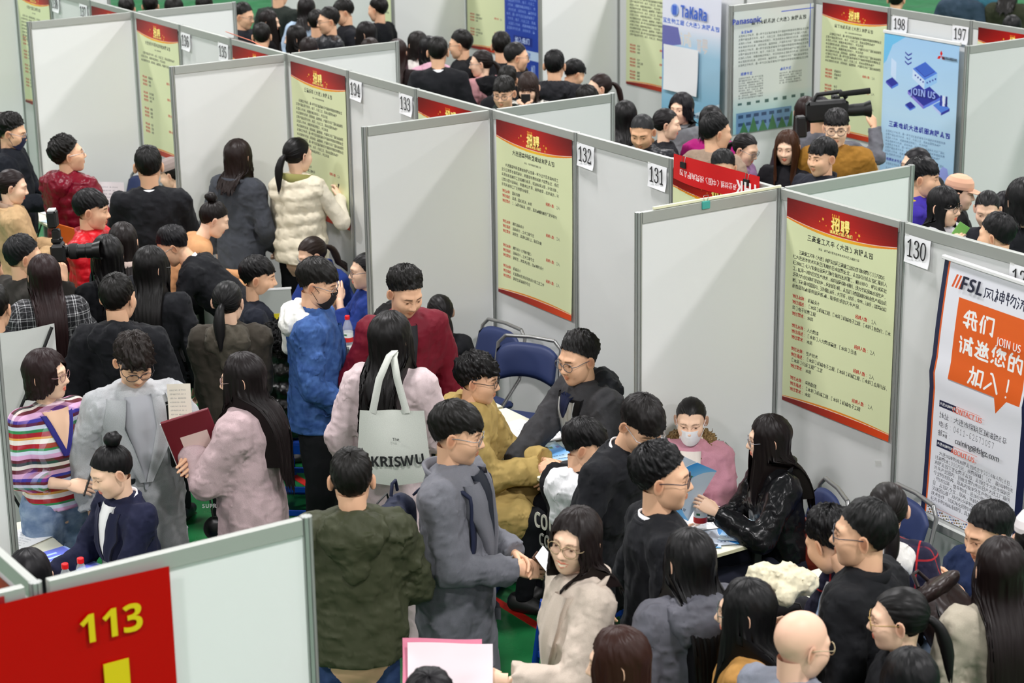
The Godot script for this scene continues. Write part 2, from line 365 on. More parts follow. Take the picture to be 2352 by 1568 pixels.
var GLYPH := {
"大": "0393 504509 5499", "连": "=q车,辶", "有": "0292 402509 3439 3484 848978 3686", "限": "=h3阝,艮", "艮": "1019 1080 8084 1283 1484 19395 ", "公": "403419 506489 551888 7799", "司": "0191 919978 1363 2526 2575 2529 7579 2979", "三": "1181 2575 0999",
"菱": "=v3艹,夌", "夌": "2171 5052 0393 4205 6284 4508 3676 7609 4699", "重": "8121 0393 1316 1383 8386 1686 2575 5059 1878 0999", "叉": "1181 8109 3399 4454", "车": "1181 402484 0696 5359", "工": "1181 5159 0999", "业": "3039 6069 1236 9174 0999",
"国": "=o王", "森": "=v5木,林", "林": "=h5木,木", "特": "=h4牛,寺", "牛": "201404 1272 5059 0585", "寺": "2171 5054 0494 0696 707978", "新": "=h5亲,斤", "亲": "5051 1181 3234 7264 0494 5459 0686 5608", "型": "=v6刑,土", "刑": "1161 1565 313409 5159 7175 909978", "建": "1141 4114 1444 440908 0699 6069 3191 9195 3393 3595 4797", "材": "=h5木,才", "才": "0393 607948 5309", "阔": "=o活", "活": "=h3氵,舌", "舌": "8021 0393 5035 2529 2575 7579 2979",
"招": "=h4扌,召", "召": "1080 808454 4005 2529 2585 8589 2989", "聘": "=h4耳,甹", "耳": "0191 2128 7179 2474 2676 0888", "甹": "2024 2080 8084 2282 2484 5055 0595 3537 378759",
"岗": "=v3山,冈", "山": "0209 5059 9299 0999", "冈": "1119 1191 919978 3278 7238", "位": "=h3亻,立", "立": "5052 1282 3337 7367 0999", "名": "402507 3383 8309 4549 4585 8589 4989", "称": "=h4禾,尔", "尔": "301204 2292 9284 535949 3417 7498", "描": "=h4扌,苗", "苗": "=v4艹,田", "述": "=q术,辶", "术": "0393 5059 5309 5398 7082", "要": "=v5覀,女", "覀": "0191 1318 1393 9398 1898 3138 6168", "女": "402758 89 0494 7249", "求": "0393 505938 1234 4508 8254 5399 7082",
"人": "504409 5399", "数": "=h6娄,攵", "娄": "=v5米,女", "本": "0393 5059 5308 5398 3777", "科": "=h5禾,斗", "斗": "2042 1333 0696 7079", "机": "=h4木,几", "械": "=h4木,戒", "戒": "0292 60667999 8599 7082 0545 2519 4549", "程": "=h4禾,呈", "呈": "=v4口,王", "电": "1217 1282 8287 1484 1787 505999", "子": "208053 535938 0595", "自": "5031 1219 1282 8289 1484 1686 1989", "动": "=h5云,力", "云": "1181 0494 501989 7799", "化": "=h4亻,匕", "匕": "8264 20288999", "信": "=h3亻,言", "言": "5051 0292 1474 1676 1819 1878 7879", "息": "=v6自,心", "力": "03938968 404509", "资": "=v4次,贝", "次": "1031 0723 502504 4292 6409 6499", "源": "=h3氵,原", "原": "1191 112609 6142 3335 3383 8386 3686 565938 3518 7798", "管": "=v4竹,官", "竹": "201204 1241 6254 6292", "官": "=v3宀,吕", "吕": "=v5口,口", "理": "=h4王,里", "里": "1114 1181 8184 1484 5159 1676 0999", "日": "2029 2080 8089 2484 2989", "语": "=h3讠,吾", "吾": "=v5五,口", "五": "1181 5039 1474 7479 0999", "生": "201404 1282 1575 0999 5059", "产": "5051 1282 2234 7264 1585 151709", "技": "=h4扌,支", "支": "0292 5054 1474 7409 3499", "采": "8021 1223 5154 8273 0595 5459 5508 5598", "购": "=h5贝,勾", "勾": "301204 22929968 4517 1767 5577", "助": "=h5且,力", "且": "2028 2070 7078 2272 2575 0999", "应": "5052 1282 121809 3447 6466 8479 1999", "用": "202709 2080 808978 2383 2686 5059", "学": "1021 4032 8062 0409 0494 2575 7558 5969 0898", "与": "2080 2024 248 8989", "艺": "=v4艹,乙", "乙": "1181 810989 ", "设": "=h3讠,殳", "殳": "302404 3070 7074 1585 8509 3599", "计": "=h3讠,十", "十": "0494 5059",
"风": "121809 1282 82879998 3468 6438", "神": "=h4礻,申", "申": "1217 1282 8287 1484 1787 5059", "物": "=h4牛,勿", "勿": "301204 22928968 42 16 6217", "流": "=h3氵,㐬", "㐬": "5051 0292 421484 7484 2508 5559 75789999", "我": "602104 0494 303928 0747 60677999 8599 7082", "们": "=h3亻,门", "门": "1021 0209 2090 909978", "诚": "=h3讠,成", "成": "0292 121709 1444 444737 60677999 8599 7082", "邀": "=q敫,辶", "敫": "=h5白,攵", "您": "=v6你,心", "你": "=h3亻,尔", "的": "=h5白,勺", "白": "4021 1219 1282 8289 1585 1989", "勺": "301204 22929968 3557", "加": "=h5力,口", "入": "304099 4509", 
"地": "=h4土,也", "也": "0474 747757 50575 2228 2898", "址": "=h4土,止", "止": "5059 5484 2429 0999", "市": "5052 0292 2428 2484 848877 5259", "保": "=h3亻,呆", "呆": "=v4口,木", "税": "=h4禾,兑", "兑": "1031 7062 1316 1383 8386 1686 361609 66688999", "区": "1090 1019 1999 3276 7236", "瑞": "=h4王,耑", "耑": "=v4山,而", "而": "0191 5123 1319 1393 939978 3338 6368", "港": "=h3氵,巷", "巷": "0292 3035 6065 0595 2509 7599 3637 3666 6668 3868 38399999", "路": "=h4足,各", "足": "1014 1080 8084 1484 5459 5686 2629 0999", "各": "=v5夂,口", "号": "2024 2070 7074 2474 0696 36286867 9", "话": "=h3讠,舌", "邮": "=h6由,阝", "由": "1219 1282 8289 1585 1989 5059", "箱": "=v4竹,相", "相": "=h5木,目",
"注": "=h3氵,主", "主": "5051 1282 1575 0999 5259", "册": "112609 1141 414938 516609 5181 818978 0595", "万": "0191 4109 44848978", "元": "1181 0494 343709 64688999", "投": "=h4扌,殳", "规": "=h5夫,见", "夫": "1181 0494 504509 5599", "见": "1016 1080 8086 5309 55588999", "模": "=h4木,莫", "莫": "=v3艹,昊", "昊": "=v5日,大", "亿": "=h3亻,乙", "是": "=v5日,疋", "疋": "0191 5159 5484 3409 2799", "属": "1191 1909 1491 2383 5358 2686 2989", "下": "0191 5159 5477", "全": "500494 501 99 2474 2676 5459 0999", "于": "1181 0494 515938", "汽": "=h3氵,气", "气": "301204 2282 2474 0666 668999", "园": "=o元", "内": "1219 1292 929978 504508 5577", "目": "2029 2080 8089 2383 2686 2989", "前": "2022 7062 0393 1419 1444 444938 1646 6468 848978", "为": "1022 03938968 401409 5567", "东": "0292 401484 5259 3508 6598", "厂": "1191 111709", "提": "=h4扌,是", "供": "=h3亻,共", "共": "2024 6064 0292 0595 3619 6699", "服": "=h5月,又", "务": "402307 2282 8209 3499 06968968 4509", "容": "5051 0203 0292 9293 3415 6485 504499 2629 2676 7679 2979", "涉": "=h3氵,步", "步": "4044 4272 1114 0494 5457 3517 8509", "及": "101404 1070 705383 8309 3399", "包": "301204 22928767 2555 5557 2527 27299989", "装": "=v5壮,衣", "壮": "=h3丬,土", "丬": "7079 1032 0727", "整": "=v6敕,正", "敕": "=h5木,攵", "正": "1181 5159 5575 2529 0999", "近": "=q斤,辶", "斤": "8020 202609 2484 6469", "立1": "5052", "注1": "1132", "月": "202609 2080 808978 2383 2686", "年": "201404 1282 2575 2327 0797 5259", "以": "1018 0848 4042 7009 6599",
"宝": "=v3宀,玉", "玉": "1171 1575 0999 5159 7587", "松": "=h4木,公", "冷": "=h2冫,令", "冫": "1143 0936", "令": "500494 3252 1676 7659 5799", "系": "8020 404263 6323 5308 5508 8599 5559", "统": "=h4糹,充", "充": "5051 0292 421484 7484 341709 64688999", "宁": "=v3宀,丁", "丁": "0191 515938", "希": "2072 7022 0494 3309 2528 2585 858877 4549", "凯": "=h6岂,几", "岂": "=v4山,己", "己": "1080 8084 1484 14198987", "中": "1217 1292 9297 1696 5059", "技1": "1181", "器": "=v5吕2,吕2", "吕2": "=h5口,口", "活1": "1162",
"研": "=h4石,开", "石": "0191 4109 3439 3484 8489 3989", "开": "0191 0595 313609 7179", "发": "3014 1484 402409 4474 7409 3499 7082", "制": "=h6缶,刂", "缶": "201203 1282 0494 5059 2628 2676 7678", "刂": "2026 808958", "造": "=q告,辶", "告": "201203 2272 5054 0494 2629 2676 7679 2979", "和": "=h5禾,口", "高": "5051 0292 2324 2373 7374 2474 0609 0696 969988 2728 7778 2777 2878", "品": "=v5口,吕2", "质": "802021 112609 2484 3538 3585 8588 6409", "经": "=h4糹,圣", "圣": "1181 8104 2494 1575 0999 5459", "济": "=h3氵,齐", "齐": "5051 0292 7204 2394 343709 6469", "现": "=h4王,见", "家": "=v3宀,豕", "豕": "1181 5034 3105 3538 6317 7497", "民": "1019 1080 8084 1484 1979 50569999", "商": "5051 0292 1214 0409 0494 949988 2636 2828 2676 7678", "多": "501404 3474 7404 705 99 6595 9509", "来": "1181 2234 7264 0494 5059 5408 5498", "项": "=h4工,页", "页": "0090 501322 2227 2272 7277 5409 6799", "心": "1407 30375977 5153 8297", "外": "301405 2343 4309 2446 7079 7497", "部": "=h6咅,阝", "咅": "=v5立,口", "总": "1022 7052 2326 2373 7376 2676 1709 37397988 8799", "团": "=o才", "实": "=v3宀,头", "头": "2042 1333 0595 505509 6799", "施": "=h4方,也", "方": "5052 0292 42458578 3409", "标": "=h4木,示", "示": "2171 0494 545938 2508 7598", "准": "=h2冫,隹", "隹": "5014 1519 4060 4149 4393 4595 4797 4999", "接": "=h4扌,妾", "妾": "=v5立,女", "具": "2027 2070 7077 2272 2474 0797 3809 6899", "合": "500494 3363 2629 2676 7679 2979", "作": "=h3亻,乍", "乍": "302404 2292 4249 4484 4686", "可": "0191 818978 1417 1454 5457 1757", "企": "500494 4449 4676 2529 0999", "美": "=v5羊,大", "羊": "2032 7062 1383 2676 0696 5359", "贸": "=v5卯,贝", "卯": "3012 1217 1747 6069 6090 9087", "英": "=v3艹,央", "央": "2226 2272 7276 0696 505609 5699", "土": "1383 5059 0999", "木": "0393 5059 5308 5398", "结": "=h4糹,吉", "吉": "=v5土,口", "构": "=h4木,勾", "销": "=h4钅,肖", "钅": "301204 1272 0474 5459 5977", "肖": "5053 1123 9172 2429 2484 848978 2686", "售": "=v5隹,口",
"0": "4060838669492623 2340", "1": "3250 5059 2979", "2": "2230507274299989", "3": "21406072634 3 6375784928", "4": "60168676 6069", "5": "8020244464 7678695929", "6": "70402427497876542", "7": "2080 8049", "8": "40607263432430 40 434326284969786563", "9": "7354243120507184785939", "，": "3948", "。": "3849", "、": "3759", "：": "4343 4848", "（": "80455889", "）": "10555819", "[": "60406080 4049 4969", "]": "3060 6069 6939", "-": "2575", ".": "4949", "\"": "3033 5053", "！": "5056 5959", ",": "5947"
}
var glyph_cache := {}
var stroke_cache := {}

func strokes_of(ch: String) -> Array:
	if stroke_cache.has(ch):
		return stroke_cache[ch]
	stroke_cache[ch] = []
	var s: String = GLYPH.get(ch, PARTS.get(ch, ""))
	if s == "" and ch.unicode_at(0) > 0x4e00:   # a character without strokes of its own: two known parts side by side
		var ks: Array = PARTS.keys()
		var n := ch.unicode_at(0)
		s = "=h%d%s,%s" % [4 + n % 2, ks[n % ks.size()], ks[(n / 7) % ks.size()]]
	var out := []
	if s.begins_with("="):
		var kind := s[1]
		if kind == "q":
			var c := s.substr(2).split(",")
			for st in strokes_of(c[0]): out.append(boxed(st, 0.33, 0.0, 0.65, 0.78))
			for st in strokes_of(c[1]): out.append(st)
		elif kind == "o":
			for st in [[0, 0, 0, 9], [0, 0, 9, 0], [9, 0, 9, 9], [0, 9, 9, 9]]: out.append(PackedVector2Array([Vector2(st[0], st[1]) / 9.0, Vector2(st[2], st[3]) / 9.0]))
			for st in strokes_of(s.substr(2)): out.append(boxed(st, 0.2, 0.2, 0.6, 0.6))
		else:
			var k := s[2].to_int() / 10.0
			var c := s.substr(3).split(",")
			var g := 0.05
			if kind == "h":
				for st in strokes_of(c[0]): out.append(boxed(st, 0.0, 0.0, k - g, 1.0))
				for st in strokes_of(c[1]): out.append(boxed(st, k + g, 0.0, 1.0 - k - g, 1.0))
			else:
				for st in strokes_of(c[0]): out.append(boxed(st, 0.0, 0.0, 1.0, k - g))
				for st in strokes_of(c[1]): out.append(boxed(st, 0.0, k + g, 1.0, 1.0 - k - g))
	else:
		for w in s.split(" ", false):
			var pl := PackedVector2Array()
			for i in range(0, w.length() - 1, 2):
				pl.append(Vector2(w[i].to_int(), w[i + 1].to_int()) / 9.0)
			if pl.size() == 1: pl.append(pl[0] + Vector2(0.06, 0.0))
			if pl.size() > 1: out.append(pl)
	stroke_cache[ch] = out
	return out

func boxed(st: PackedVector2Array, x: float, y: float, w: float, h: float) -> PackedVector2Array:
	var r := PackedVector2Array()
	for p in st: r.append(Vector2(x + p.x * w, y + p.y * h))
	return r

func glyph(ch: String, size: int, col: Color, weight: float) -> Image:
	var key := "%s|%d|%s|%.2f" % [ch, size, col.to_html(), weight]
	if glyph_cache.has(key):
		return glyph_cache[key]
	var n := size
	var buf := PackedByteArray(); buf.resize(n * n * 4)
	var r8 := int(col.r * 255.0); var g8 := int(col.g * 255.0); var b8 := int(col.b * 255.0)
	for i in n * n:
		buf[i * 4] = r8; buf[i * 4 + 1] = g8; buf[i * 4 + 2] = b8
	var hw := maxf(0.5, weight * size * 0.5)
	var m := hw + 0.6
	var sc := n - 2.0 * m
	for st in strokes_of(ch):
		for k in st.size() - 1:
			var a: Vector2 = st[k] * sc + Vector2(m, m)
			var b: Vector2 = st[k + 1] * sc + Vector2(m, m)
			var ab := b - a
			var l2 := maxf(ab.length_squared(), 0.0001)
			for y in range(maxi(0, int(minf(a.y, b.y) - m)), mini(n - 1, int(maxf(a.y, b.y) + m)) + 1):
				for x in range(maxi(0, int(minf(a.x, b.x) - m)), mini(n - 1, int(maxf(a.x, b.x) + m)) + 1):
					var p := Vector2(x + 0.5, y + 0.5)
					var d := p.distance_to(a + ab * clampf((p - a).dot(ab) / l2, 0.0, 1.0))
					var v := int(clampf(hw + 0.5 - d, 0.0, 1.0) * 255.0)
					var o := (y * n + x) * 4 + 3
					if v > buf[o]: buf[o] = v
	var im := Image.create_from_data(n, n, false, Image.FORMAT_RGBA8, buf)
	glyph_cache[key] = im
	return im

func draw_text(im: Image, s: String, x: float, y: float, size: int, col: Color, weight := 0.1, step := 1.06) -> float:
	for ch in s:
		if ch != " ":
			var narrow := ch in "0123456789.-,"
			var gim := glyph(ch, size, col, weight)
			if narrow:
				var half: Image = glyph_cache.get("n" + ch + str(size) + col.to_html() + str(weight))
				if half == null:
					half = gim.duplicate(); half.resize(maxi(2, int(size * 0.62)), size, Image.INTERPOLATE_BILINEAR)
					glyph_cache["n" + ch + str(size) + col.to_html() + str(weight)] = half
				gim = half
			im.blend_rect(gim, Rect2i(0, 0, gim.get_width(), size), Vector2i(int(x), int(y)))
			x += size * (0.66 if narrow else step)
		else:
			x += size * 0.5
	return x
# ---------------------------------------------------------------- posters, number sheets and banners
const BODY130 := ["三菱重工叉车（大连）有限公司系三菱重工业株式会社投资4500万美元", "在大连经济技术开发区兴建的日本独资企业。公司秉持做公司既是做人", "从完善工序入手提升品质缩短纳期的经营宗旨，丰富身心，培养诚实员", "工、运用一流的日式生产技术、构筑品质保证体制，致力于实现高水准生产，", "并努力为当地社会的进步、发展做贡献。公司依照各国环境标准生产相应机", "种，不仅是中国国内，同时向欧洲、大洋洲、亚洲、中东、非洲、南美等世", "界各国顾客提供品质优良、性能优异的叉车产品。"]
const BODY132 := ["大连阔森特新型建材有限公司是一家专注于民用和商用工", "业化预制组合房屋研发、制造和销售的加拿大独资企业。我们", "采用最新的建筑工艺和建筑体系，如结构保温板、薄壁轻钢、", "北美轻型木结构等，制造坚固耐用、节能环保、经济节约、可", "持续发展的工厂预制组合房屋。"]
const JOBS130 := [[0.455, "机械设计", ["[本科]机械工程,[本科]机械电子工程,[本科]自动化,[本", "科]电子信息工程"], "本科"], [0.60, "人力资源", ["[本科]人力资源管理,[本科]日语"], "本科"], [0.715, "生产技术", ["[本科]机械电子工程,[本科]机械工程,[本科]应用化学,", "[本科]化学工程与工艺"], "本科"], [0.86, "采购助理", ["[本科]机械工程,[本科]机械电子工程"], "本科"]]
const JOBS132 := [[0.385, "国际销售", ["英语、国际贸易、本科"], "1，普通话标准、流利、具备良好的沟通与表达能力"], [0.56, "建筑结构设计", ["结构设计、土木工程专业"], "研究生，英语四级以上，性格稳重"], [0.70, "建筑设计（方案方向）", ["结构设计、土木工程专业"], "研究生，有美术功底、热爱建筑设计"], [0.82, "机械设计", ["从事数控辊压设备的设计和工艺工作"], "研究生机械相关专业"]]
const FILL := ["公司成立于年月，是一家专业从事机械电子产品研发制造和销售的企业", "主要产品应用于汽车、电子、化学工业，服务全国各地客户", "公司以人为本，诚邀有志之士加入，共同发展", "本公司技术力量强，设备先进，管理科学，产品质量可以与国际标准接轨"]

func poly_fill(im: Image, pts: PackedVector2Array, col: Color) -> void:
	var lo := pts[0]; var hi := pts[0]
	for p in pts: lo = lo.min(p); hi = hi.max(p)
	for y in range(maxi(0, int(lo.y)), mini(im.get_height() - 1, int(hi.y)) + 1):
		var xs := []
		for i in pts.size():
			var a := pts[i]; var b := pts[(i + 1) % pts.size()]
			if (a.y <= y + 0.5) != (b.y <= y + 0.5): xs.append(a.x + (y + 0.5 - a.y) / (b.y - a.y) * (b.x - a.x))
		xs.sort()
		for i in range(0, xs.size() - 1, 2):
			im.fill_rect(Rect2i(int(round(xs[i])), y, maxi(1, int(round(xs[i + 1] - xs[i]))), 1).intersection(Rect2i(0, 0, im.get_width(), im.get_height())), col)
func header_art(im: Image, w: int, h: int) -> void:
	# red band with a sagging lower edge, an orange and a white line under it; the like at the foot
	for x in w:
		var u := float(x) / w
		var sag := 4.0 * u * (1.0 - u)
		var y1 := h * (0.088 + 0.03 * sag)
		var mid := 1.0 - absf(u - 0.5) * 2.0
		for k in 8:
			var v := k / 8.0
			var c := Color(0.40, 0.03, 0.03).lerp(Color(0.80, 0.10, 0.07), clampf(mid * 0.8 + v * 0.3 - 0.05, 0, 1))
			if v > 0.45: c = c.lerp(Color(0.88, 0.32, 0.09), mid * (v - 0.45) * 0.9)
			im.fill_rect(Rect2i(x, int(y1 * v), 1, int(y1 / 8.0) + 2), c)
		im.fill_rect(Rect2i(x, int(y1), 1, int(h * 0.0035)), Color(0.93, 0.75, 0.72))
		var g := Color(0.90, 0.45, 0.08).lerp(Color(0.93, 0.74, 0.16), mid)
		im.fill_rect(Rect2i(x, int(y1 + h * 0.0035), 1, int(h * (0.006 + 0.008 * sag))), g)
		var yb := h * (0.982 - 0.014 * u - 0.012 * sag)
		im.fill_rect(Rect2i(x, int(yb), 1, int(h - yb) + 1), Color(0.45, 0.05, 0.05).lerp(Color(0.84, 0.28, 0.10), clampf(u * 1.1, 0, 1)))
		im.fill_rect(Rect2i(x, int(yb - h * 0.003), 1, int(h * 0.003)), Color(0.95, 0.82, 0.75))
		im.fill_rect(Rect2i(x, int(yb - h * (0.006 + 0.006 * sag)), 1, int(h * (0.003 + 0.006 * sag))), Color(0.88, 0.52, 0.12))
	var gs := int(h * 0.062)
	var x0 := w * 0.5 - gs * 1.02
	for o in [[0.06, 0.07, Color(0.22, 0.06, 0.0), 0.26], [0.0, 0.0, Color(0.85, 0.62, 0.16), 0.2], [-0.02, -0.02, Color(1.0, 0.93, 0.55), 0.12]]:
		draw_text(im, "招聘", x0 + o[0] * gs, h * 0.034 + o[1] * gs, gs, o[2], o[3])
		draw_text(im, "诚聘英才加入我们", w * 0.5 - gs * 1.15 + o[0] * gs * 0.3, h * 0.094 + o[1] * gs * 0.3, int(gs * 0.30), o[2], o[3])
	draw_text(im, "2018", w * 0.5 - gs * 1.0, h * 0.018, int(gs * 0.36), Color(0.93, 0.70, 0.2), 0.2)
	for s in [[-0.16, 0.055, 0.3], [-0.19, 0.07, 0.18], [0.14, 0.075, 0.2], [0.17, 0.085, 0.32], [0.155, 0.105, 0.26], [-0.13, 0.082, 0.14]]:
		var pts := PackedVector2Array()
		for k in 10:
			var r: float = gs * s[2] * (0.5 if k % 2 == 0 else 0.22)
			pts.append(Vector2(w * (0.5 + s[0]) + sin(k * PI / 5) * r, h * s[1] - cos(k * PI / 5) * r * -1.0))
		poly_fill(im, pts, Color(0.93, 0.75, 0.22))
func recruit_poster(w: int, h: int, title: String, addr: String, body: Array, jobs: Array, body_at := 0.235, step := 0.0285) -> ImageTexture:
	var im := Image.create(w, h, false, Image.FORMAT_RGBA8); im.fill(Color(0.85, 0.875, 0.70))
	header_art(im, w, h)
	var ink := Color(0.1, 0.11, 0.09); var red := Color(0.72, 0.16, 0.12)
	var ts := int(h * 0.030)
	var n := title.length()
	draw_text(im, title, w * 0.5 - n * ts * 0.55, h * 0.148, ts, ink, 0.11, 1.1)
	var s2 := int(h * 0.0125)
	draw_text(im, addr, w * 0.5 - addr.length() * s2 * 0.53, h * 0.196, s2, ink, 0.1)
	var bs := int(h * 0.0205)
	var y := body_at
	for i in body.size():
		var L: String = body[i]
		var width := 0.86 * w
		var stp := minf(1.08, (width - (bs * 2.0 if i == 0 else 0.0)) / (L.length() * bs))
		draw_text(im, L, w * 0.07 + (bs * 2.0 if i == 0 else 0.0), h * y, bs, ink, 0.1, stp)
		y += step
	for j in jobs:
		y = j[0]
		var x1 := draw_text(im, "岗位名称：", w * 0.075, h * y, bs, red, 0.12, 1.0)
		draw_text(im, j[1], x1 + bs * 0.3, h * y, bs, ink, 0.1, 1.0)
		y += step
		draw_text(im, "岗位描述：", w * 0.075, h * y, bs, red, 0.12, 1.0)
		for k in j[2].size():
			draw_text(im, j[2][k], (x1 + bs * 0.3) if k == 0 else w * 0.075, h * y, bs, ink, 0.1, minf(1.02, 0.78 * w / (j[2][k].length() * bs)))
			y += step
		draw_text(im, "岗位要求：", w * 0.075, h * y, bs, red, 0.12, 1.0)
		draw_text(im, j[3], x1 + bs * 0.3, h * y, bs, ink, 0.1, minf(1.0, 0.7 * w / (j[3].length() * bs)))
		var x2 := draw_text(im, "招聘人数：", w * 0.66, h * j[0], bs, red, 0.12, 1.0)
		draw_text(im, "2人", x2 + bs * 0.3, h * j[0], bs, ink, 0.1)
	return image_tex(im)
func wave(a: float, sd: float) -> Callable:
	return func(u: float, v: float) -> Vector3: return Vector3(0, 0, a * (0.5 + 0.5 * sin(u * 5.0 + sd) * sin(v * 4.0 + sd * 2.0)) + 3.0 * a * v * v * v * (0.4 + 0.6 * u))
func poster(called: String, tex: Texture2D, x0: float, x1: float, y0: float, y1: float, z: float, label: String, cat := "poster", group := "", amp := 0.003) -> Node3D:
	var m := textured(tex, 0.38); m.metallic_specular = 0.35
	return single(called, sheet(x1 - x0, y1 - y0, 10, 14, wave(amp, x0 * 3.1)), m, label, cat, Vector3((x0 + x1) * 0.5, (y0 + y1) * 0.5 - 0.06, z + 0.0175), 0.0, group)
func number_sheet(s: String, x: float, z: float, label: String, tilt := 0.0) -> void:
	var t := thing("number_sheet", label, "sign", Vector3(x, 2.245, z + 0.0165))
	t.rotation.z = tilt
	part("paper", sheet(0.19, 0.15, 8, 6, func(u: float, v: float) -> Vector3: return Vector3(0, 0, 0.004 + 0.012 * v * v * u + 0.003 * sin(v * 7.0)), 0.0006), M.paper, t)
	var tm := letters(s, 0.086, false, true, 0.0012)
	var o := part("lettering", tm, M.ink, t, Vector3(0.0, 0.005, 0.011)); o.scale = Vector3(0.74, 1.08, 1.0)
	part("tape", box(0.03, 0.012, 0.0006), M.tape, t, Vector3(-0.08, 0.075, 0.006))

func signs() -> void:
	var f := func(i: int) -> Array: return [FILL[i % 4], FILL[(i + 1) % 4], FILL[(i + 2) % 4], FILL[(i + 3) % 4]]
	poster("recruitment_poster", recruit_poster(1024, 1366, "三菱重工叉车（大连）有限公司", "地址：辽宁省大连市经济技术开发区天港路99号", BODY130, JOBS130), 9.08, 9.972, 1.205, 2.40, 0.0, "yellow recruitment poster of the forklift maker, beside the logistics banner")
	poster("recruitment_poster", recruit_poster(768, 1024, "大连阔森特新型建材有限公司", "地址：大连市保税区港路18号", BODY132, JOBS132), 6.07, 6.965, 1.175, 2.385, 0.0, "yellow recruitment poster of the building materials maker beside the interviewer", "poster", "", 0.004)
	var j4 := [[0.66, "机械设计", ["机械工程电子"], "本科"], [0.80, "电子技术", ["电子信息工程"], "本科"]]
	poster("recruitment_poster", recruit_poster(512, 683, "樱管设备（大连）有限公司", "地址：大连市经济技术开发区", f.call(0) + f.call(1) + f.call(3), j4), 3.08, 3.965, 1.19, 2.39, 0.0, "yellow recruitment poster being read by the woman in the cream vest")
	var j6 := [[0.42, "机械设计", ["机械"], "本科"], [0.54, "生产管理", ["电子工程"], "本科"], [0.66, "采购", ["管理"], "本科"], [0.78, "电子", ["日语"], "本科"]]
	poster("recruitment_poster", recruit_poster(512, 683, "大连津仁车用树脂制造有限公司", "地址：大连市开发区", f.call(1).slice(0, 3), j6), 0.08, 0.96, 1.19, 2.39, 0.0, "yellow recruitment poster behind the broad suited back")
	poster("recruitment_poster", recruit_poster(384, 512, "大连产业重工有限公司", "地址：大连市", f.call(2) + f.call(3), j6), -2.92, -2.05, 1.19, 2.39, 0.0, "yellow recruitment poster in the picture's upper left corner")
	var top := recruit_poster(384, 512, "大连机械制造有限公司", "地址：大连市", f.call(3), j4)
	for k in [[-0.96, "red topped poster nearest the upper left corner, peeping over a divider"], [2.04, "red topped poster under the orange streamer"], [5.04, "red topped poster peeping over the maroon man's divider"], [8.03, "yellow poster half covered by the upside down red banner"]]:
		poster("recruitment_poster", top, k[0], k[0] + 0.89, 1.2, 2.39, 0.0, k[1])
	var nums := [["138", -1.87, "right of the upper left corner poster"], ["137", -1.16, "left of the uppermost red poster top"], ["136", 1.13, "right of the poster behind the suited back"], ["135", 1.87, "below the orange streamer's end"], ["134", 4.13, "right of the cream vest's poster"], ["133", 4.87, "left of the red poster top over the middle divider"],
		["132", 7.12, "right of the building materials poster"], ["131", 7.875, "left of the upside down red banner"], ["130", 10.125, "right of the forklift poster"], ["129", 10.87, "above the logistics banner, cut by the edge"]]
	for q in nums: number_sheet(q[0], q[1], 0.0, "white number sheet " + q[2], -0.02)
	number_sheet("198", 4.245, -5.42, "white number sheet above the blue illustrated banner's left end")
	number_sheet("197", 4.985, -5.42, "white number sheet above the blue illustrated banner's right end")
	# row B
	poster("recruitment_poster", recruit_poster(512, 683, "松下冷机系统（大连）有限公司", "地址：大连市经济技术开发区松岚街", f.call(0) + f.call(2) + f.call(3).slice(0, 1), [[0.50, "机械设计", ["机械电子"], "本科"], [0.62, "电子", ["电子信息"], "本科"], [0.74, "管理", ["管理"], "本科"]], 0.22, 0.026), 3.22, 4.08, 1.2, 2.395, -5.42, "yellow recruitment poster above the video camera")
	poster("recruitment_poster", top, 5.19, 6.05, 1.2, 2.395, -5.42, "red topped poster of the next row near the upper right corner")
	poster("recruitment_poster", recruit_poster(512, 683, "宝生物工程（大连）有限公司", "地址：大连市", f.call(0) + f.call(1) + f.call(2), [[0.64, "技术", ["化学"], "本科"], [0.76, "生产", ["生物工程"], "本科"], [0.87, "管理", ["管理"], "本科"]]), 0.18, 1.06, 1.22, 2.42, -5.42, "yellow recruitment poster left of the pale blue laboratory banner")
	poster("recruitment_poster", recruit_poster(384, 512, "大连电子有限公司", "地址：大连市", f.call(1), j4), -2.94, -2.06, 1.22, 2.42, -5.42, "yellow poster left of the dark blue banner in the next row")
	poster("recruitment_poster", top, -5.1, -4.2, 1.22, 2.42, -5.42, "yellow poster over the woman in red at the top of the picture")
	# dark blue banner
	var im := Image.create(256, 512, false, Image.FORMAT_RGBA8); im.fill(Color(0.13, 0.25, 0.62))
	for k in 16: draw_text(im, FILL[k % 4].substr(k % 7, 14), 14 + (k % 3) * 6, 20 + k * 18, 13, Color(0.62, 0.72, 0.92), 0.08)
	im.fill_rect(Rect2i(60, 322, 130, 34), Color(0.1, 0.18, 0.5)); draw_text(im, "加入我们", 70, 326, 24, Color(0.8, 0.87, 0.97), 0.12)
	im.fill_rect(Rect2i(0, 372, 256, 36), Color(0.72, 0.8, 0.9)); draw_text(im, "专业技术管理", 40, 378, 22, Color(0.2, 0.35, 0.7), 0.1)
	for k in 6: draw_text(im, "公司机械"[k % 4], 20 + (k % 3) * 80, 425 + int(k / 3) * 42, 30, Color(0.75, 0.83, 0.95), 0.09)
	poster("banner", image_tex(im), -2.05, -1.3, 0.95, 2.42, -5.36, "dark blue recruitment banner with pale lettering in the next row", "banner")
	# pale blue laboratory banner with a sheet pinned over it
	im = Image.create(384, 768, false, Image.FORMAT_RGBA8)
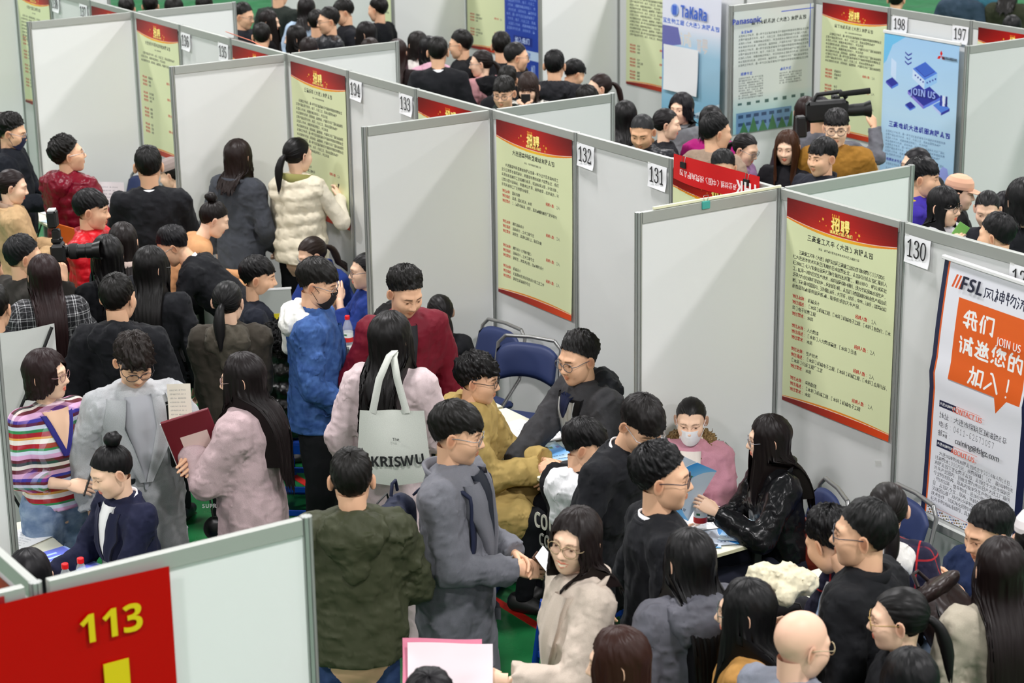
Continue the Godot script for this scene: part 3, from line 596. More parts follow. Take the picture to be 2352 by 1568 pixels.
	for y in 768:
		var v := y / 768.0
		im.fill_rect(Rect2i(0, y, 384, 1), Color(0.88, 0.89, 0.94).lerp(Color(0.62, 0.77, 0.86), clampf((v - 0.28) * 6.0, 0, 1)).lerp(Color(0.35, 0.62, 0.75), clampf((v - 0.6) * 2.0, 0, 1)))
	poly_fill(im, PackedVector2Array([Vector2(0, 216), Vector2(105, 216), Vector2(128, 300), Vector2(0, 330)]), Color(0.42, 0.43, 0.68))
	poly_fill(im, PackedVector2Array([Vector2(0, 330), Vector2(210, 350), Vector2(190, 400), Vector2(0, 392)]), Color(0.36, 0.42, 0.75))
	draw_text(im, "大连生物技术", 30, 352, 26, Color(0.16, 0.2, 0.4), 0.12)
	draw_text(im, "诚", 118, 230, 76, Color(0.86, 0.84, 0.82), 0.11); draw_text(im, "聘", 228, 250, 76, Color(0.82, 0.80, 0.80), 0.11)
	draw_text(im, "宝生物工程（大连）有限公司", 4, 176, 27, Color(0.22, 0.38, 0.78), 0.13)
	poly_fill(im, PackedVector2Array([Vector2(220, 640), Vector2(384, 560), Vector2(384, 600), Vector2(230, 665)]), Color(0.75, 0.83, 0.88))
	draw_text(im, "国际销售技术", 150, 640, 20, Color(0.1, 0.2, 0.3), 0.16)
	var tk := poster("banner", image_tex(im), 0.92, 1.86, 0.85, 2.36, -5.33, "pale blue laboratory company banner with a white sheet stuck on it", "banner", "", 0.006)
	var lt := part("lettering", letters("TaKaRa", 0.12, true), mat(Color(0.2, 0.38, 0.78), 0.5), tk, Vector3(0.06, 0.5, 0.02)); lt.scale = Vector3(0.72, 1, 1)
	part("emblem", tube(PackedVector3Array([Vector3(-0.26, 0.5, 0.008), Vector3(-0.26, 0.5, 0.012)]), 0.062, -1, 24), mat(Color(0.55, 0.66, 0.88), 0.5), tk)
	part("emblem", box(0.06, 0.09, 0.004), mat(Color(0.25, 0.4, 0.8), 0.5), tk, Vector3(-0.26, 0.5, 0.015))
	single("notice_sheet", sheet(0.56, 0.46, 6, 6, wave(0.006, 1.0)), M.paper, "white notice sheet stuck on the pale blue laboratory banner", "paper", Vector3(1.26, 1.46, -5.285))
	# grey framed poster on the divider: it faces +x
	im = Image.create(512, 640, false, Image.FORMAT_RGBA8)
	for y in 640:
		var v := y / 640.0
		im.fill_rect(Rect2i(0, y, 512, 1), Color(0.80, 0.82, 0.80).lerp(Color(0.55, 0.72, 0.74), clampf((v - 0.68) * 4.0, 0, 1)))
	draw_text(im, "松下冷机系统（大连）有限公司", 110, 54, 24, Color(0.1, 0.12, 0.14), 0.13)
	im.fill_rect(Rect2i(300, 22, 212, 5), Color(0.22, 0.34, 0.75)); im.fill_rect(Rect2i(488, 0, 5, 230), Color(0.22, 0.34, 0.75))
	draw_text(im, "企业简介", 46, 100, 17, Color(0.2, 0.3, 0.7), 0.14)
	for k in 9: draw_text(im, (FILL[k % 4] + FILL[(k + 1) % 4]).substr(0, 33), 30, 122 + k * 19, 13, Color(0.25, 0.28, 0.27), 0.09)
	draw_text(im, "招聘专业", 46, 318, 18, Color(0.2, 0.3, 0.7), 0.14); draw_text(im, "联系方式", 300, 318, 17, Color(0.2, 0.3, 0.7), 0.14)
	for k in 9: draw_text(im, FILL[k % 4].substr(k, 15), 34, 344 + k * 13, 10, Color(0.3, 0.32, 0.32), 0.09)
	for k in 5: draw_text(im, FILL[k % 4].substr(k + 2, 14), 296, 344 + k * 13, 10, Color(0.3, 0.32, 0.32), 0.09)
	for k in 8: im.fill_rect(Rect2i(30 + k * 58, 478 - k, 26, 12 + (k * 5) % 9), Color(0.25, 0.36, 0.36))
	im.fill_rect(Rect2i(20, 530, 360, 110), Color(0.38, 0.52, 0.66))
	for k in 7:
		for r in 2: im.fill_rect(Rect2i(34 + k * 50, 542 + r * 42, 32, 18), Color(0.16, 0.27, 0.40))
	for k in 6:
		poly_fill(im, PackedVector2Array([Vector2(40 + k * 62, 640), Vector2(70 + k * 62, 580 - (k % 2) * 26), Vector2(100 + k * 62, 640)]), Color(0.22, 0.42, 0.27))
	im.fill_rect(Rect2i(384, 560, 128, 80), Color(0.55, 0.66, 0.66))
	var gl := textured(image_tex(im), 0.18); gl.metallic_specular = 0.6
	var pz := thing("framed_poster", "grey green refrigeration company poster under clear film on the divider", "poster", Vector3(3.122, 1.76, -4.91), PI / 2)
	part("print", sheet(0.94, 1.12, 10, 10, wave(0.004, 2.0)), gl, pz)
	part("lettering", letters("Panasonic", 0.05, true), mat(Color(0.16, 0.25, 0.65), 0.5), pz, Vector3(-0.33, 0.47, 0.012))
	# blue illustrated banner
	im = Image.create(512, 1024, false, Image.FORMAT_RGBA8)
	for y in 1024: im.fill_rect(Rect2i(0, y, 512, 1), Color(0.75, 0.87, 0.96).lerp(Color(0.62, 0.78, 0.93), clampf(absf(y - 420.0) / 500.0, 0, 1)))
	poly_fill(im, PackedVector2Array([Vector2(0, 0), Vector2(160, 0), Vector2(60, 60), Vector2(20, 150), Vector2(0, 170)]), Color(0.45, 0.75, 0.92))
	var iso := func(cx: float, cy: float, rx: float, hgt: float, top_c: Color, left_c: Color, right_c: Color) -> void:
		var ry := rx * 0.58
		poly_fill(im, PackedVector2Array([Vector2(cx - rx, cy), Vector2(cx, cy + ry), Vector2(cx, cy + ry + hgt), Vector2(cx - rx, cy + hgt)]), left_c)
		poly_fill(im, PackedVector2Array([Vector2(cx + rx, cy), Vector2(cx, cy + ry), Vector2(cx, cy + ry + hgt), Vector2(cx + rx, cy + hgt)]), right_c)
		poly_fill(im, PackedVector2Array([Vector2(cx - rx, cy), Vector2(cx, cy - ry), Vector2(cx + rx, cy), Vector2(cx, cy + ry)]), top_c)
	var navy := Color(0.22, 0.24, 0.62); var mid := Color(0.35, 0.52, 0.88); var pale := Color(0.80, 0.88, 0.98)
	iso.call(290.0, 290.0, 112.0, 16.0, navy, Color(0.55, 0.5, 0.85), Color(0.4, 0.5, 0.9))
	iso.call(290.0, 168.0, 84.0, 50.0, mid, pale, Color(0.60, 0.78, 0.95))
	iso.call(290.0, 160.0, 66.0, 4.0, Color(0.28, 0.42, 0.80), navy, navy)
	for k in 4:
		im.fill_rect(Rect2i(222 + k * 18, 196 + k * 9, 9, 9), navy); im.fill_rect(Rect2i(358 - k * 18, 196 + k * 9, 9, 9), navy)
	iso.call(66.0, 260.0, 44.0, 12.0, navy, Color(0.35, 0.35, 0.75), mid); poly_fill(im, PackedVector2Array([Vector2(55, 130), Vector2(92, 150), Vector2(92, 245), Vector2(55, 225)]), pale)
	iso.call(410.0, 340.0, 56.0, 14.0, mid, Color(0.75, 0.8, 0.97), navy); iso.call(200.0, 366.0, 36.0, 8.0, navy, mid, mid)
	for k in 3:
		poly_fill(im, PackedVector2Array([Vector2(400 + k * 18, 280), Vector2(412 + k * 18, 280), Vector2(414 + k * 18, 335), Vector2(398 + k * 18, 335)]), [navy, Color(0.9, 0.9, 0.97), Color(0.2, 0.2, 0.5)][k])
		poly_fill(im, PackedVector2Array([Vector2(150, 84 + k * 24), Vector2(172, 98 + k * 24), Vector2(196, 84 + k * 24), Vector2(196, 92 + k * 24), Vector2(172, 106 + k * 24), Vector2(150, 92 + k * 24)]), navy)
	for a in [0.0, 120.0, 240.0]:
		var dv := Vector2(0, -15).rotated(deg_to_rad(a)); var cc := Vector2(394, 76) + dv
		var pp := PackedVector2Array([cc - dv, cc + Vector2(dv.y, -dv.x) * 0.58, cc + dv, cc - Vector2(dv.y, -dv.x) * 0.58])
		poly_fill(im, pp, Color(0.85, 0.12, 0.1))
	draw_text(im, "三菱电机大连机器有限公司", 52, 470, 33, Color(0.2, 0.22, 0.6), 0.15, 1.08)
	for k in 8: draw_text(im, FILL[k % 4].substr(0, 28), 34, 522 + k * 18, 14, Color(0.32, 0.42, 0.56), 0.08)
	for k in 14: draw_text(im, FILL[k % 4].substr(k % 9, 12), 44 if k % 2 == 0 else 286, 700 + int(k / 2) * 26, 13, Color(0.36, 0.45, 0.58), 0.08)
	draw_text(im, "招聘技术专业", 44, 674, 18, navy, 0.14); draw_text(im, "福利", 290, 650, 18, navy, 0.14)
	poly_fill(im, PackedVector2Array([Vector2(410, 690), Vector2(440, 655), Vector2(470, 662), Vector2(482, 700), Vector2(455, 728), Vector2(420, 722)]), Color(0.62, 0.66, 0.93))
	var bb := poster("banner", image_tex(im), 4.13, 5.05, 0.55, 2.235, -5.35, "light blue illustrated banner with isometric buildings behind the purple shirt", "banner")
	part("top_bar", box(0.95, 0.028, 0.02, 0.003), M.white, bb, Vector3(0, 0.85, 0.0))
	part("lettering", letters("JOIN US", 0.06, true), mat(Color(0.62, 0.7, 0.95), 0.5), bb, Vector3(0.06, 0.37, 0.012))
	part("lettering", letters("MITSUBISHI", 0.022, true), mat(Color(0.2, 0.2, 0.22), 0.5), bb, Vector3(0.36, 0.71, 0.012))
	# the logistics banner beside number 130
	im = Image.create(1024, 2048, false, Image.FORMAT_RGBA8); im.fill(Color(0.90, 0.90, 0.93))
	im.fill_rect(Rect2i(0, 0, 44, 2048), Color(0.13, 0.15, 0.27)); im.fill_rect(Rect2i(44, 0, 16, 2048), Color(0.86, 0.38, 0.16)); im.fill_rect(Rect2i(952, 0, 72, 2048), Color(0.07, 0.10, 0.25))
	for k in 3: poly_fill(im, PackedVector2Array([Vector2(104 + k * 36, 190), Vector2(142 + k * 36, 84), Vector2(162 + k * 36, 84), Vector2(124 + k * 36, 190)]), Color(0.86, 0.35, 0.16))
	draw_text(im, "风神物流", 430, 90, 104, Color(0.14, 0.15, 0.24), 0.09, 1.06)
	var og := Color(0.88, 0.38, 0.12)
	poly_fill(im, PackedVector2Array([Vector2(198, 250), Vector2(930, 250), Vector2(930, 902), Vector2(800, 902), Vector2(688, 1032), Vector2(676, 902), Vector2(198, 902)]), og)
	poly_fill(im, PackedVector2Array([Vector2(198, 902), Vector2(676, 902), Vector2(678, 912), Vector2(206, 912)]), Color(0.62, 0.62, 0.66))
	var wh := Color(0.95, 0.95, 0.95)
	draw_text(im, "我们", 268, 318, 148, wh, 0.125, 1.12)
	draw_text(im, "诚邀您的", 256, 520, 148, wh, 0.125, 1.12)
	draw_text(im, "加入", 392, 730, 148, wh, 0.125, 1.12); draw_text(im, "！", 704, 730, 148, wh, 0.11)
	for k in 2:
		im.fill_rect(Rect2i(116, 1100 + k * 328, 176, 54), Color(0.13, 0.15, 0.27)); draw_text(im, "大连风神物流", 120, 1112 + k * 328, 27, wh, 0.12, 1.04)
		im.fill_rect(Rect2i(292, 1100 + k * 328, 250, 3), Color(0.85, 0.4, 0.3)); im.fill_rect(Rect2i(292, 1152 + k * 328, 250, 3), Color(0.85, 0.4, 0.3))
	var dk := Color(0.2, 0.2, 0.23)
	draw_text(im, "地址：大连市保税区瑞港路8号", 124, 1190, 50, dk, 0.075, 1.03)
	draw_text(im, "电话：0411-62673057", 122, 1264, 50, dk, 0.075, 1.03)
	draw_text(im, "邮箱：", 120, 1338, 50, dk, 0.075, 1.03)
	var about := ["　大连风神物流有限公司成立于2014年4月18日，", "注册资本1000万元，投资规模1.1亿，是风神物流", "有限公司下属全资子公司。公司位于大连市保税区", "汽车产业园内，目前主要为东风日产大连工厂提供", "专业物流服务，服务内容涉及生产物流、流通加工", "、物流包装、整车物流、近地化物流等业务项", "目。公司以专业、服务、共创为宗旨，与公司", "同集团总部与境内外多家物流企业建立合作", "技术合作，可实施全球物流管理，服务与国", "际汽车物流标准接轨，具有综合物流能", "力。"]
	for k in about.size(): draw_text(im, about[k], 112 - k * 2, 1512 + k * 43, 35, dk, 0.075, 1.03)
	for k in 60: im.fill_rect(Rect2i(70 + (k * 37) % 430, 1996 + (k * 13) % 46, 14, 9), [Color(0.3, 0.32, 0.2), Color(0.75, 0.7, 0.55), Color(0.2, 0.35, 0.6), Color(0.6, 0.4, 0.2)][k % 4])
	im.fill_rect(Rect2i(60, 1984, 890, 3), Color(0.85, 0.4, 0.3))
	var fb := thing("roll_up_banner", "white and orange logistics company banner at the right edge", "banner", Vector3(10.69, 1.56, 0.085))
	fb.rotation = Vector3(-0.04, 0, -0.035)
	part("print", sheet(0.70, 1.38, 8, 16, func(u: float, v: float) -> Vector3: return Vector3(-0.01 * sin(v * 3.0), 0, 0.012 * sin(v * 5.0) + (0.012 if absf(v - 0.46) < 0.035 else 0.0))), textured(image_tex(im), 0.42), fb)
	part("top_bar", box(0.73, 0.02, 0.025, 0.003), M.white, fb, Vector3(0, 0.70, 0.0))
	part("base", box(0.73, 0.06, 0.10, 0.01), M.alu, fb, Vector3(0, -0.725, -0.02))
	var o2 := part("lettering", letters("FSL", 0.072, true), mat(Color(0.13, 0.14, 0.22), 0.5), fb, Vector3(-0.136, 0.601, 0.012)); o2.transform.basis = Basis(Vector3(1, 0, 0), Vector3(0.22, 1, 0), Vector3(0, 0, 1))
	var o3 := part("lettering", letters("JOIN US", 0.042), mat(Color(0.95, 0.95, 0.95), 0.5), fb, Vector3(0.135, 0.372, 0.02)); o3.scale = Vector3(0.78, 0.92, 1); o3.position.x += 0.025
	part("lettering", letters("CONTACT US", 0.026), mat(Color(0.85, 0.38, 0.28), 0.5), fb, Vector3(-0.066, -0.067, 0.02))
	part("lettering", letters("ABOUT US", 0.026), mat(Color(0.85, 0.38, 0.28), 0.5), fb, Vector3(-0.066, -0.288, 0.02))
	part("lettering", letters("cuining@fslgz.com", 0.027), mat(Color(0.2, 0.2, 0.23), 0.5), fb, Vector3(0.026, -0.228, 0.02))
	# the red banner folded over the wall upside down
	im = Image.create(512, 96, false, Image.FORMAT_RGBA8); im.fill(Color(0.80, 0.10, 0.12))
	draw_text(im, "希业技凯（中国）投资有限公司", 130, 22, 24, Color(0.95, 0.9, 0.9), 0.11, 1.02)
	im.rotate_180()
	var rb := thing("folded_banner", "red company banner hung upside down over the wall, held by black clips", "banner", Vector3(8.45, 2.345, 0.03))
	part("print", sheet(0.80, 0.15, 12, 4, func(u: float, v: float) -> Vector3: return Vector3(0, -0.02 * v * sin(u * 4.0), 0.006 * sin(u * 9.0) * v)), textured(image_tex(im), 0.35), rb)
	var lg := part("lettering", letters("THK", 0.075, true), mat(Color(0.95, 0.9, 0.9), 0.5), rb, Vector3(0.31, -0.01, 0.014)); lg.rotation.z = PI
	for k in [[-0.3, "left"], [0.29, "right"]]:
		var cl := thing("bulldog_clip", "black bulldog clip on the %s end of the upside down red banner" % k[1], "clip", Vector3(8.45 + k[0], 2.37, 0.0))
		part("body", prism(PackedVector2Array([Vector2(-0.024, 0.03), Vector2(0.024, 0.03), Vector2(0.024, 0.042), Vector2(-0.024, 0.042)]), 0.035), M.black, cl, Vector3(0, -0.02, 0))
		part("handle", tube(PackedVector3Array([Vector3(-0.012, 0.01, 0.036), Vector3(-0.014, 0.05, 0.03), Vector3(0.014, 0.05, 0.03), Vector3(0.012, 0.01, 0.036)]), 0.0018, -1, 5), M.steel, cl)
	# the strip and clip on the divider
	single("wooden_strip", box(0.014, 0.016, 0.90, 0.002), mat(Color(0.90, 0.89, 0.76), 0.5), "pale cream strip lying along the divider's top rail beside the forklift poster", "strip", Vector3(9.0, HW + 0.008, 0.45))
	var tc := thing("bulldog_clip", "turquoise bulldog clip gripping the pale strip on the divider", "clip", Vector3(9.017, HW - 0.02, 0.55))
	part("body", box(0.012, 0.045, 0.055, 0.003), mat(Color(0.25, 0.62, 0.58), 0.4), tc)
	part("handle", tube(PackedVector3Array([Vector3(0, 0.02, -0.012), Vector3(0.0, 0.055, -0.016), Vector3(0, 0.055, 0.016), Vector3(0, 0.02, 0.012)]), 0.0018, -1, 5), M.steel, tc)
	# the big red sign on the end of row C
	var red := mat(Color(0.66, 0.012, 0.012), 0.32); red.metallic_specular = 0.3
	var sg := thing("aisle_sign", "large red fabric sign with yellow lettering at the lower left", "sign", Vector3(11.925, 1.66, 5.70), PI / 2)
	part("cloth", sheet(1.22, 1.36, 12, 10, func(u: float, v: float) -> Vector3: return Vector3(0, 0.008 * sin(u * 3.0), 0.006 * sin(u * 8.0 + v) + 0.004)), red, sg)
	var yel := mat(Color(0.80, 0.72, 0.02), 0.4)
	for q in [["113", 0.395], ["180", -0.13]]:
		var nn := part("lettering", letters(q[0], 0.098, true), yel, sg, Vector3(q[1], 0.535, 0.016)); nn.scale = Vector3(1.0, 1.0, 1)
	part("lettering", box(0.088, 0.28, 0.003), yel, sg, Vector3(0.40, 0.26, 0.016))
	single("red_tag", box(0.004, 0.04, 0.20), mat(Color(0.55, 0.05, 0.08), 0.5), "small dark red tag stuck on the rail above the red sign", "tag", Vector3(11.908, 2.345, 5.74))
	poster("recruitment_poster", top, 10.95, 11.83, 1.2, 2.36, 5.53, "dark red poster seen behind the rail at the lower left corner")
	# tape scraps left on the walls
	for k in [[7.86, 2.02, 0.5, "below the number sheet left of the red banner"], [9.88, 1.05, 0.3, "under the forklift poster"], [6.95, 1.05, 0.4, "under the building materials poster"]]:
		var tp := single("tape_scrap", box(0.05, 0.03, 0.0008), M.tape, "scrap of clear tape on the wall " + k[3], "tape", Vector3(k[0], k[1] - 0.06, 0.0075)); tp.rotation.z = k[2]
# ---------------------------------------------------------------- people: fields, meshes, heads, hair, hands
func prim(a: Vector3, b: Vector3, ra: float, rb: float, k := 0.04, n := Vector3.ZERO, q := 1.0, cut := false) -> Array:
	return [a, b, ra, rb, k, n, q, cut]
func field_at(prims: Array, p: Vector3) -> float:
	var g := 1.0
	for pr in prims:
		var n: Vector3 = pr[5]
		var pa: Vector3 = p - pr[0]; var ba: Vector3 = pr[1] - pr[0]
		if pr[6] != 1.0:
			pa += n * (pa.dot(n) * (pr[6] - 1.0)); ba += n * (ba.dot(n) * (pr[6] - 1.0))
		var h := clampf(pa.dot(ba) / maxf(ba.length_squared(), 1e-9), 0.0, 1.0)
		var d: float = (pa - ba * h).length() - lerpf(pr[2], pr[3], h)
		var k: float = pr[4]
		var m := maxf(k - absf(g - d), 0.0) / k
		g = minf(g, d) - m * m * k * 0.25
	return g
func run_job(job: Dictionary) -> void:
	# fills a grid with the smooth union of tapered capsules and meshes it as surface nets
	var prims: Array = job.prims; var cell: float = job.cell
	var lo := Vector3(1e9, 1e9, 1e9); var hi := -lo
	for pr in prims:
		var r: float = maxf(pr[2], pr[3])
		lo = lo.min(pr[0] - Vector3(r, r, r)).min(pr[1] - Vector3(r, r, r)); hi = hi.max(pr[0] + Vector3(r, r, r)).max(pr[1] + Vector3(r, r, r))
	var pad := 0.02 + cell * 2.0
	lo -= Vector3(pad, pad, pad); hi += Vector3(pad, pad, pad)
	for c in job.get("cuts", []):
		if c[1].y < -0.99: lo.y = maxf(lo.y, c[0].y - cell * 2.5)
		elif c[1].y > 0.99: hi.y = minf(hi.y, c[0].y + cell * 2.5)
	var nx := int((hi.x - lo.x) / cell) + 2; var ny := int((hi.y - lo.y) / cell) + 2; var nz := int((hi.z - lo.z) / cell) + 2
	var g := PackedFloat32Array(); g.resize(nx * ny * nz); g.fill(0.25)
	var nxy := nx * ny
	for pr in prims:
		var a: Vector3 = pr[0]; var b: Vector3 = pr[1]; var ra: float = pr[2]; var rb: float = pr[3]; var k: float = pr[4]; var n: Vector3 = pr[5]; var q: float = pr[6]; var cut: bool = pr[7]
		var rr := maxf(ra, rb) + maxf(k, cell * 2.0)
		var l1 := a.min(b) - Vector3(rr, rr, rr) - lo; var h1 := a.max(b) + Vector3(rr, rr, rr) - lo
		var x0 := maxi(0, int(l1.x / cell)); var x1 := mini(nx - 1, int(h1.x / cell) + 1)
		var y0 := maxi(0, int(l1.y / cell)); var y1 := mini(ny - 1, int(h1.y / cell) + 1)
		var z0 := maxi(0, int(l1.z / cell)); var z1 := mini(nz - 1, int(h1.z / cell) + 1)
		var ba := b - a
		var sx := Vector3(cell, 0, 0); var sy := Vector3(0, cell, 0); var sz := Vector3(0, 0, cell)
		var p0 := lo - a
		if q != 1.0:
			ba += n * (ba.dot(n) * (q - 1.0)); p0 += n * (p0.dot(n) * (q - 1.0))
			sx += n * (sx.dot(n) * (q - 1.0)); sy += n * (sy.dot(n) * (q - 1.0)); sz += n * (sz.dot(n) * (q - 1.0))
		var ln := ba.length()
		var inv := 1.0 / maxf(ln * ln, 1e-9)
		var dr := rb - ra
		for zi in range(z0, z1 + 1):
			for yi in range(y0, y1 + 1):
				var p := p0 + sz * zi + sy * yi + sx * x0
				var idx := zi * nxy + yi * nx + x0
				for xi in range(x0, x1 + 1):
					var t := p.dot(ba) * inv
					var h := clampf(t, 0.0, 1.0)
					var d := (p - ba * h).length() - (ra + dr * h)
					if cut: d = maxf(d, (t - 1.0) * ln)
					var o := g[idx]
					var df := o - d
					if df > k: g[idx] = d
					elif df > -k:
						var m := (k - absf(df)) / k
						g[idx] = minf(o, d) - m * m * k * 0.25
					p += sx; idx += 1
	var wr: float = job.get("wr", 0.0); var quilt: Array = job.get("quilt", [])
	var cuts: Array = job.get("cuts", [])
	var ws: Vector3 = job.get("ws", Vector3(9, 5, 9)); var off: float = job.get("seed", 0) * 7.3
	for zi in nz:
		for yi in ny:
			var idx := zi * nxy + yi * nx
			for xi in nx:
				var v := g[idx]
				if v < 0.06 and v > -0.06:
					var p := lo + Vector3(xi, yi, zi) * cell
					if wr > 0.0:
						v += noise.get_noise_3d(p.x * ws.x + off, p.y * ws.y, p.z * ws.z) * wr
						var cr := noise.get_noise_3d((p.x + p.y * 0.5) * 6.0 - off, (p.y - p.x * 0.35 + p.z * 0.3) * 11.0, p.z * 6.0)
						v -= maxf(0.0, 1.0 - absf(cr) * 5.0) * wr * 0.42
					if quilt: v -= quilt[0] * (absf(sin(PI * (p.y + 0.02 * sin(p.x * 9.0)) / quilt[1])) - 0.5)
					for c in cuts: v = maxf(v, (p - c[0]).dot(c[1]))
					g[idx] = v
				elif v <= -0.06 and cuts:
					var p := lo + Vector3(xi, yi, zi) * cell
					for c in cuts: v = maxf(v, (p - c[0]).dot(c[1]))
					g[idx] = v
				idx += 1
	var vid := PackedInt32Array(); vid.resize(nx * ny * nz); vid.fill(-1)
	var V := PackedVector3Array(); var N := PackedVector3Array(); var I := PackedInt32Array()
	var lim := cell * 3.2
	for zi in nz - 1:
		for yi in ny - 1:
			var idx := zi * nxy + yi * nx - 1
			for xi in nx - 1:
				idx += 1
				var g0 := g[idx]
				if g0 > lim or g0 < -lim: continue
				var g1 := g[idx + 1]; var g2 := g[idx + nx]; var g3 := g[idx + nx + 1]
				var g4 := g[idx + nxy]; var g5 := g[idx + nxy + 1]; var g6 := g[idx + nxy + nx]; var g7 := g[idx + nxy + nx + 1]
				var s := int(g0 < 0.0) + int(g1 < 0.0) + int(g2 < 0.0) + int(g3 < 0.0) + int(g4 < 0.0) + int(g5 < 0.0) + int(g6 < 0.0) + int(g7 < 0.0)
				if s == 0 or s == 8: continue
				var c := Vector3.ZERO; var m := 0
				if (g0 < 0.0) != (g1 < 0.0): c += Vector3(g0 / (g0 - g1), 0, 0); m += 1
				if (g2 < 0.0) != (g3 < 0.0): c += Vector3(g2 / (g2 - g3), 1, 0); m += 1
				if (g4 < 0.0) != (g5 < 0.0): c += Vector3(g4 / (g4 - g5), 0, 1); m += 1
				if (g6 < 0.0) != (g7 < 0.0): c += Vector3(g6 / (g6 - g7), 1, 1); m += 1
				if (g0 < 0.0) != (g2 < 0.0): c += Vector3(0, g0 / (g0 - g2), 0); m += 1
				if (g1 < 0.0) != (g3 < 0.0): c += Vector3(1, g1 / (g1 - g3), 0); m += 1
				if (g4 < 0.0) != (g6 < 0.0): c += Vector3(0, g4 / (g4 - g6), 1); m += 1
				if (g5 < 0.0) != (g7 < 0.0): c += Vector3(1, g5 / (g5 - g7), 1); m += 1
				if (g0 < 0.0) != (g4 < 0.0): c += Vector3(0, 0, g0 / (g0 - g4)); m += 1
				if (g1 < 0.0) != (g5 < 0.0): c += Vector3(1, 0, g1 / (g1 - g5)); m += 1
				if (g2 < 0.0) != (g6 < 0.0): c += Vector3(0, 1, g2 / (g2 - g6)); m += 1
				if (g3 < 0.0) != (g7 < 0.0): c += Vector3(1, 1, g3 / (g3 - g7)); m += 1
				c /= m
				vid[idx] = V.size()
				V.append(lo + (Vector3(xi, yi, zi) + c) * cell)
				N.append(Vector3(g1 + g3 + g5 + g7 - g0 - g2 - g4 - g6, g2 + g3 + g6 + g7 - g0 - g1 - g4 - g5, g4 + g5 + g6 + g7 - g0 - g1 - g2 - g3).normalized())
				if yi > 0 and zi > 0 and (g0 < 0.0) != (g1 < 0.0):
					face_into(I, vid[idx], vid[idx - nx], vid[idx - nx - nxy], vid[idx - nxy], g0 < 0.0)
				if xi > 0 and zi > 0 and (g0 < 0.0) != (g2 < 0.0):
					face_into(I, vid[idx], vid[idx - nxy], vid[idx - 1 - nxy], vid[idx - 1], g0 < 0.0)
				if xi > 0 and yi > 0 and (g0 < 0.0) != (g4 < 0.0):
					face_into(I, vid[idx], vid[idx - 1], vid[idx - 1 - nx], vid[idx - nx], g0 < 0.0)
	job.V = V; job.N = N; job.I = I
func face_into(I: PackedInt32Array, a: int, b: int, c: int, d: int, flip: bool) -> void:
	if a < 0 or b < 0 or c < 0 or d < 0: return
	if not flip:
		I.append(a); I.append(b); I.append(c); I.append(a); I.append(c); I.append(d)
	else:
		I.append(a); I.append(c); I.append(b); I.append(a); I.append(d); I.append(c)
func arrays_mesh(V: PackedVector3Array, N: PackedVector3Array, I: PackedInt32Array, C := PackedColorArray()) -> ArrayMesh:
	var ar := []; ar.resize(Mesh.ARRAY_MAX)
	ar[Mesh.ARRAY_VERTEX] = V; ar[Mesh.ARRAY_NORMAL] = N; ar[Mesh.ARRAY_INDEX] = I
	if not C.is_empty(): ar[Mesh.ARRAY_COLOR] = C
	var m := ArrayMesh.new(); m.add_surface_from_arrays(Mesh.PRIMITIVE_TRIANGLES, ar)
	return m

# ---- heads: a star-shaped surface found by marching towards the centre of a field of soft shapes
var heads := {}
var EYE := Vector3(0.031, 0.008, 0.0)
func smin(a: float, b: float, k: float) -> float:
	var m := maxf(k - absf(a - b), 0.0) / k
	return minf(a, b) - m * m * k * 0.25
func ell(p: Vector3, c: Vector3, r: Vector3) -> float:
	var q := (p - c) / r
	var l := q.length()
	return (l - 1.0) * minf(r.x, minf(r.y, r.z)) * (0.55 + 0.45 * l)
func cap(p: Vector3, a: Vector3, b: Vector3, ra: float, rb: float) -> float:
	var ba := b - a; var pa := p - a
	var h := clampf(pa.dot(ba) / ba.length_squared(), 0.0, 1.0)
	return (pa - ba * h).length() - lerpf(ra, rb, h)
func head_field(p0: Vector3, jaw: float, fem: bool, smile: bool) -> float:
	var p := Vector3(absf(p0.x), p0.y, p0.z)
	var d := ell(p, Vector3(0, 0.030, -0.014), Vector3(0.0745, 0.088, 0.093))
	d = smin(d, ell(p, Vector3(0, -0.035, 0.020), Vector3(0.060 * jaw, 0.072, 0.068)), 0.035)
	d = smin(d, ell(p, Vector3(0.030, -0.058, 0.022), Vector3(0.028 * jaw, 0.040, 0.042)), 0.03)
	d = smin(d, (p - Vector3(0, -0.094 if not fem else -0.090, 0.060)).length() - 0.019, 0.035)
	d = smin(d, (p - Vector3(0.036, -0.020, 0.054)).length() - 0.030, 0.03)
	d = smin(d, cap(p, Vector3(0.012, 0.030, 0.078), Vector3(0.045, 0.030, 0.062), 0.011, 0.010), 0.02)
	d = -smin(-d, (p - Vector3(0.031, 0.009, 0.100)).length() - 0.0165, 0.018)
	d = smin(d, (p - Vector3(0.031, 0.008, 0.0695)).length() - 0.0145, 0.006)
	d = smin(d, cap(p, Vector3(0, 0.014, 0.084), Vector3(0, -0.022, 0.102), 0.0070, 0.0115), 0.012)
	d = smin(d, (p - Vector3(0.0115, -0.027, 0.093)).length() - 0.0085, 0.008)
	var my := -0.057
	var w := 0.026 if smile else 0.020
	d = smin(d, cap(p, Vector3(0, my + 0.006, 0.0885), Vector3(w, my + (0.006 if smile else 0.001), 0.078), 0.0068, 0.0035), 0.006)
	d = smin(d, cap(p, Vector3(0, my - (0.012 if smile else 0.006), 0.0865), Vector3(w * 0.8, my - (0.006 if smile else 0.003), 0.078), 0.0078, 0.004), 0.006)
	return d
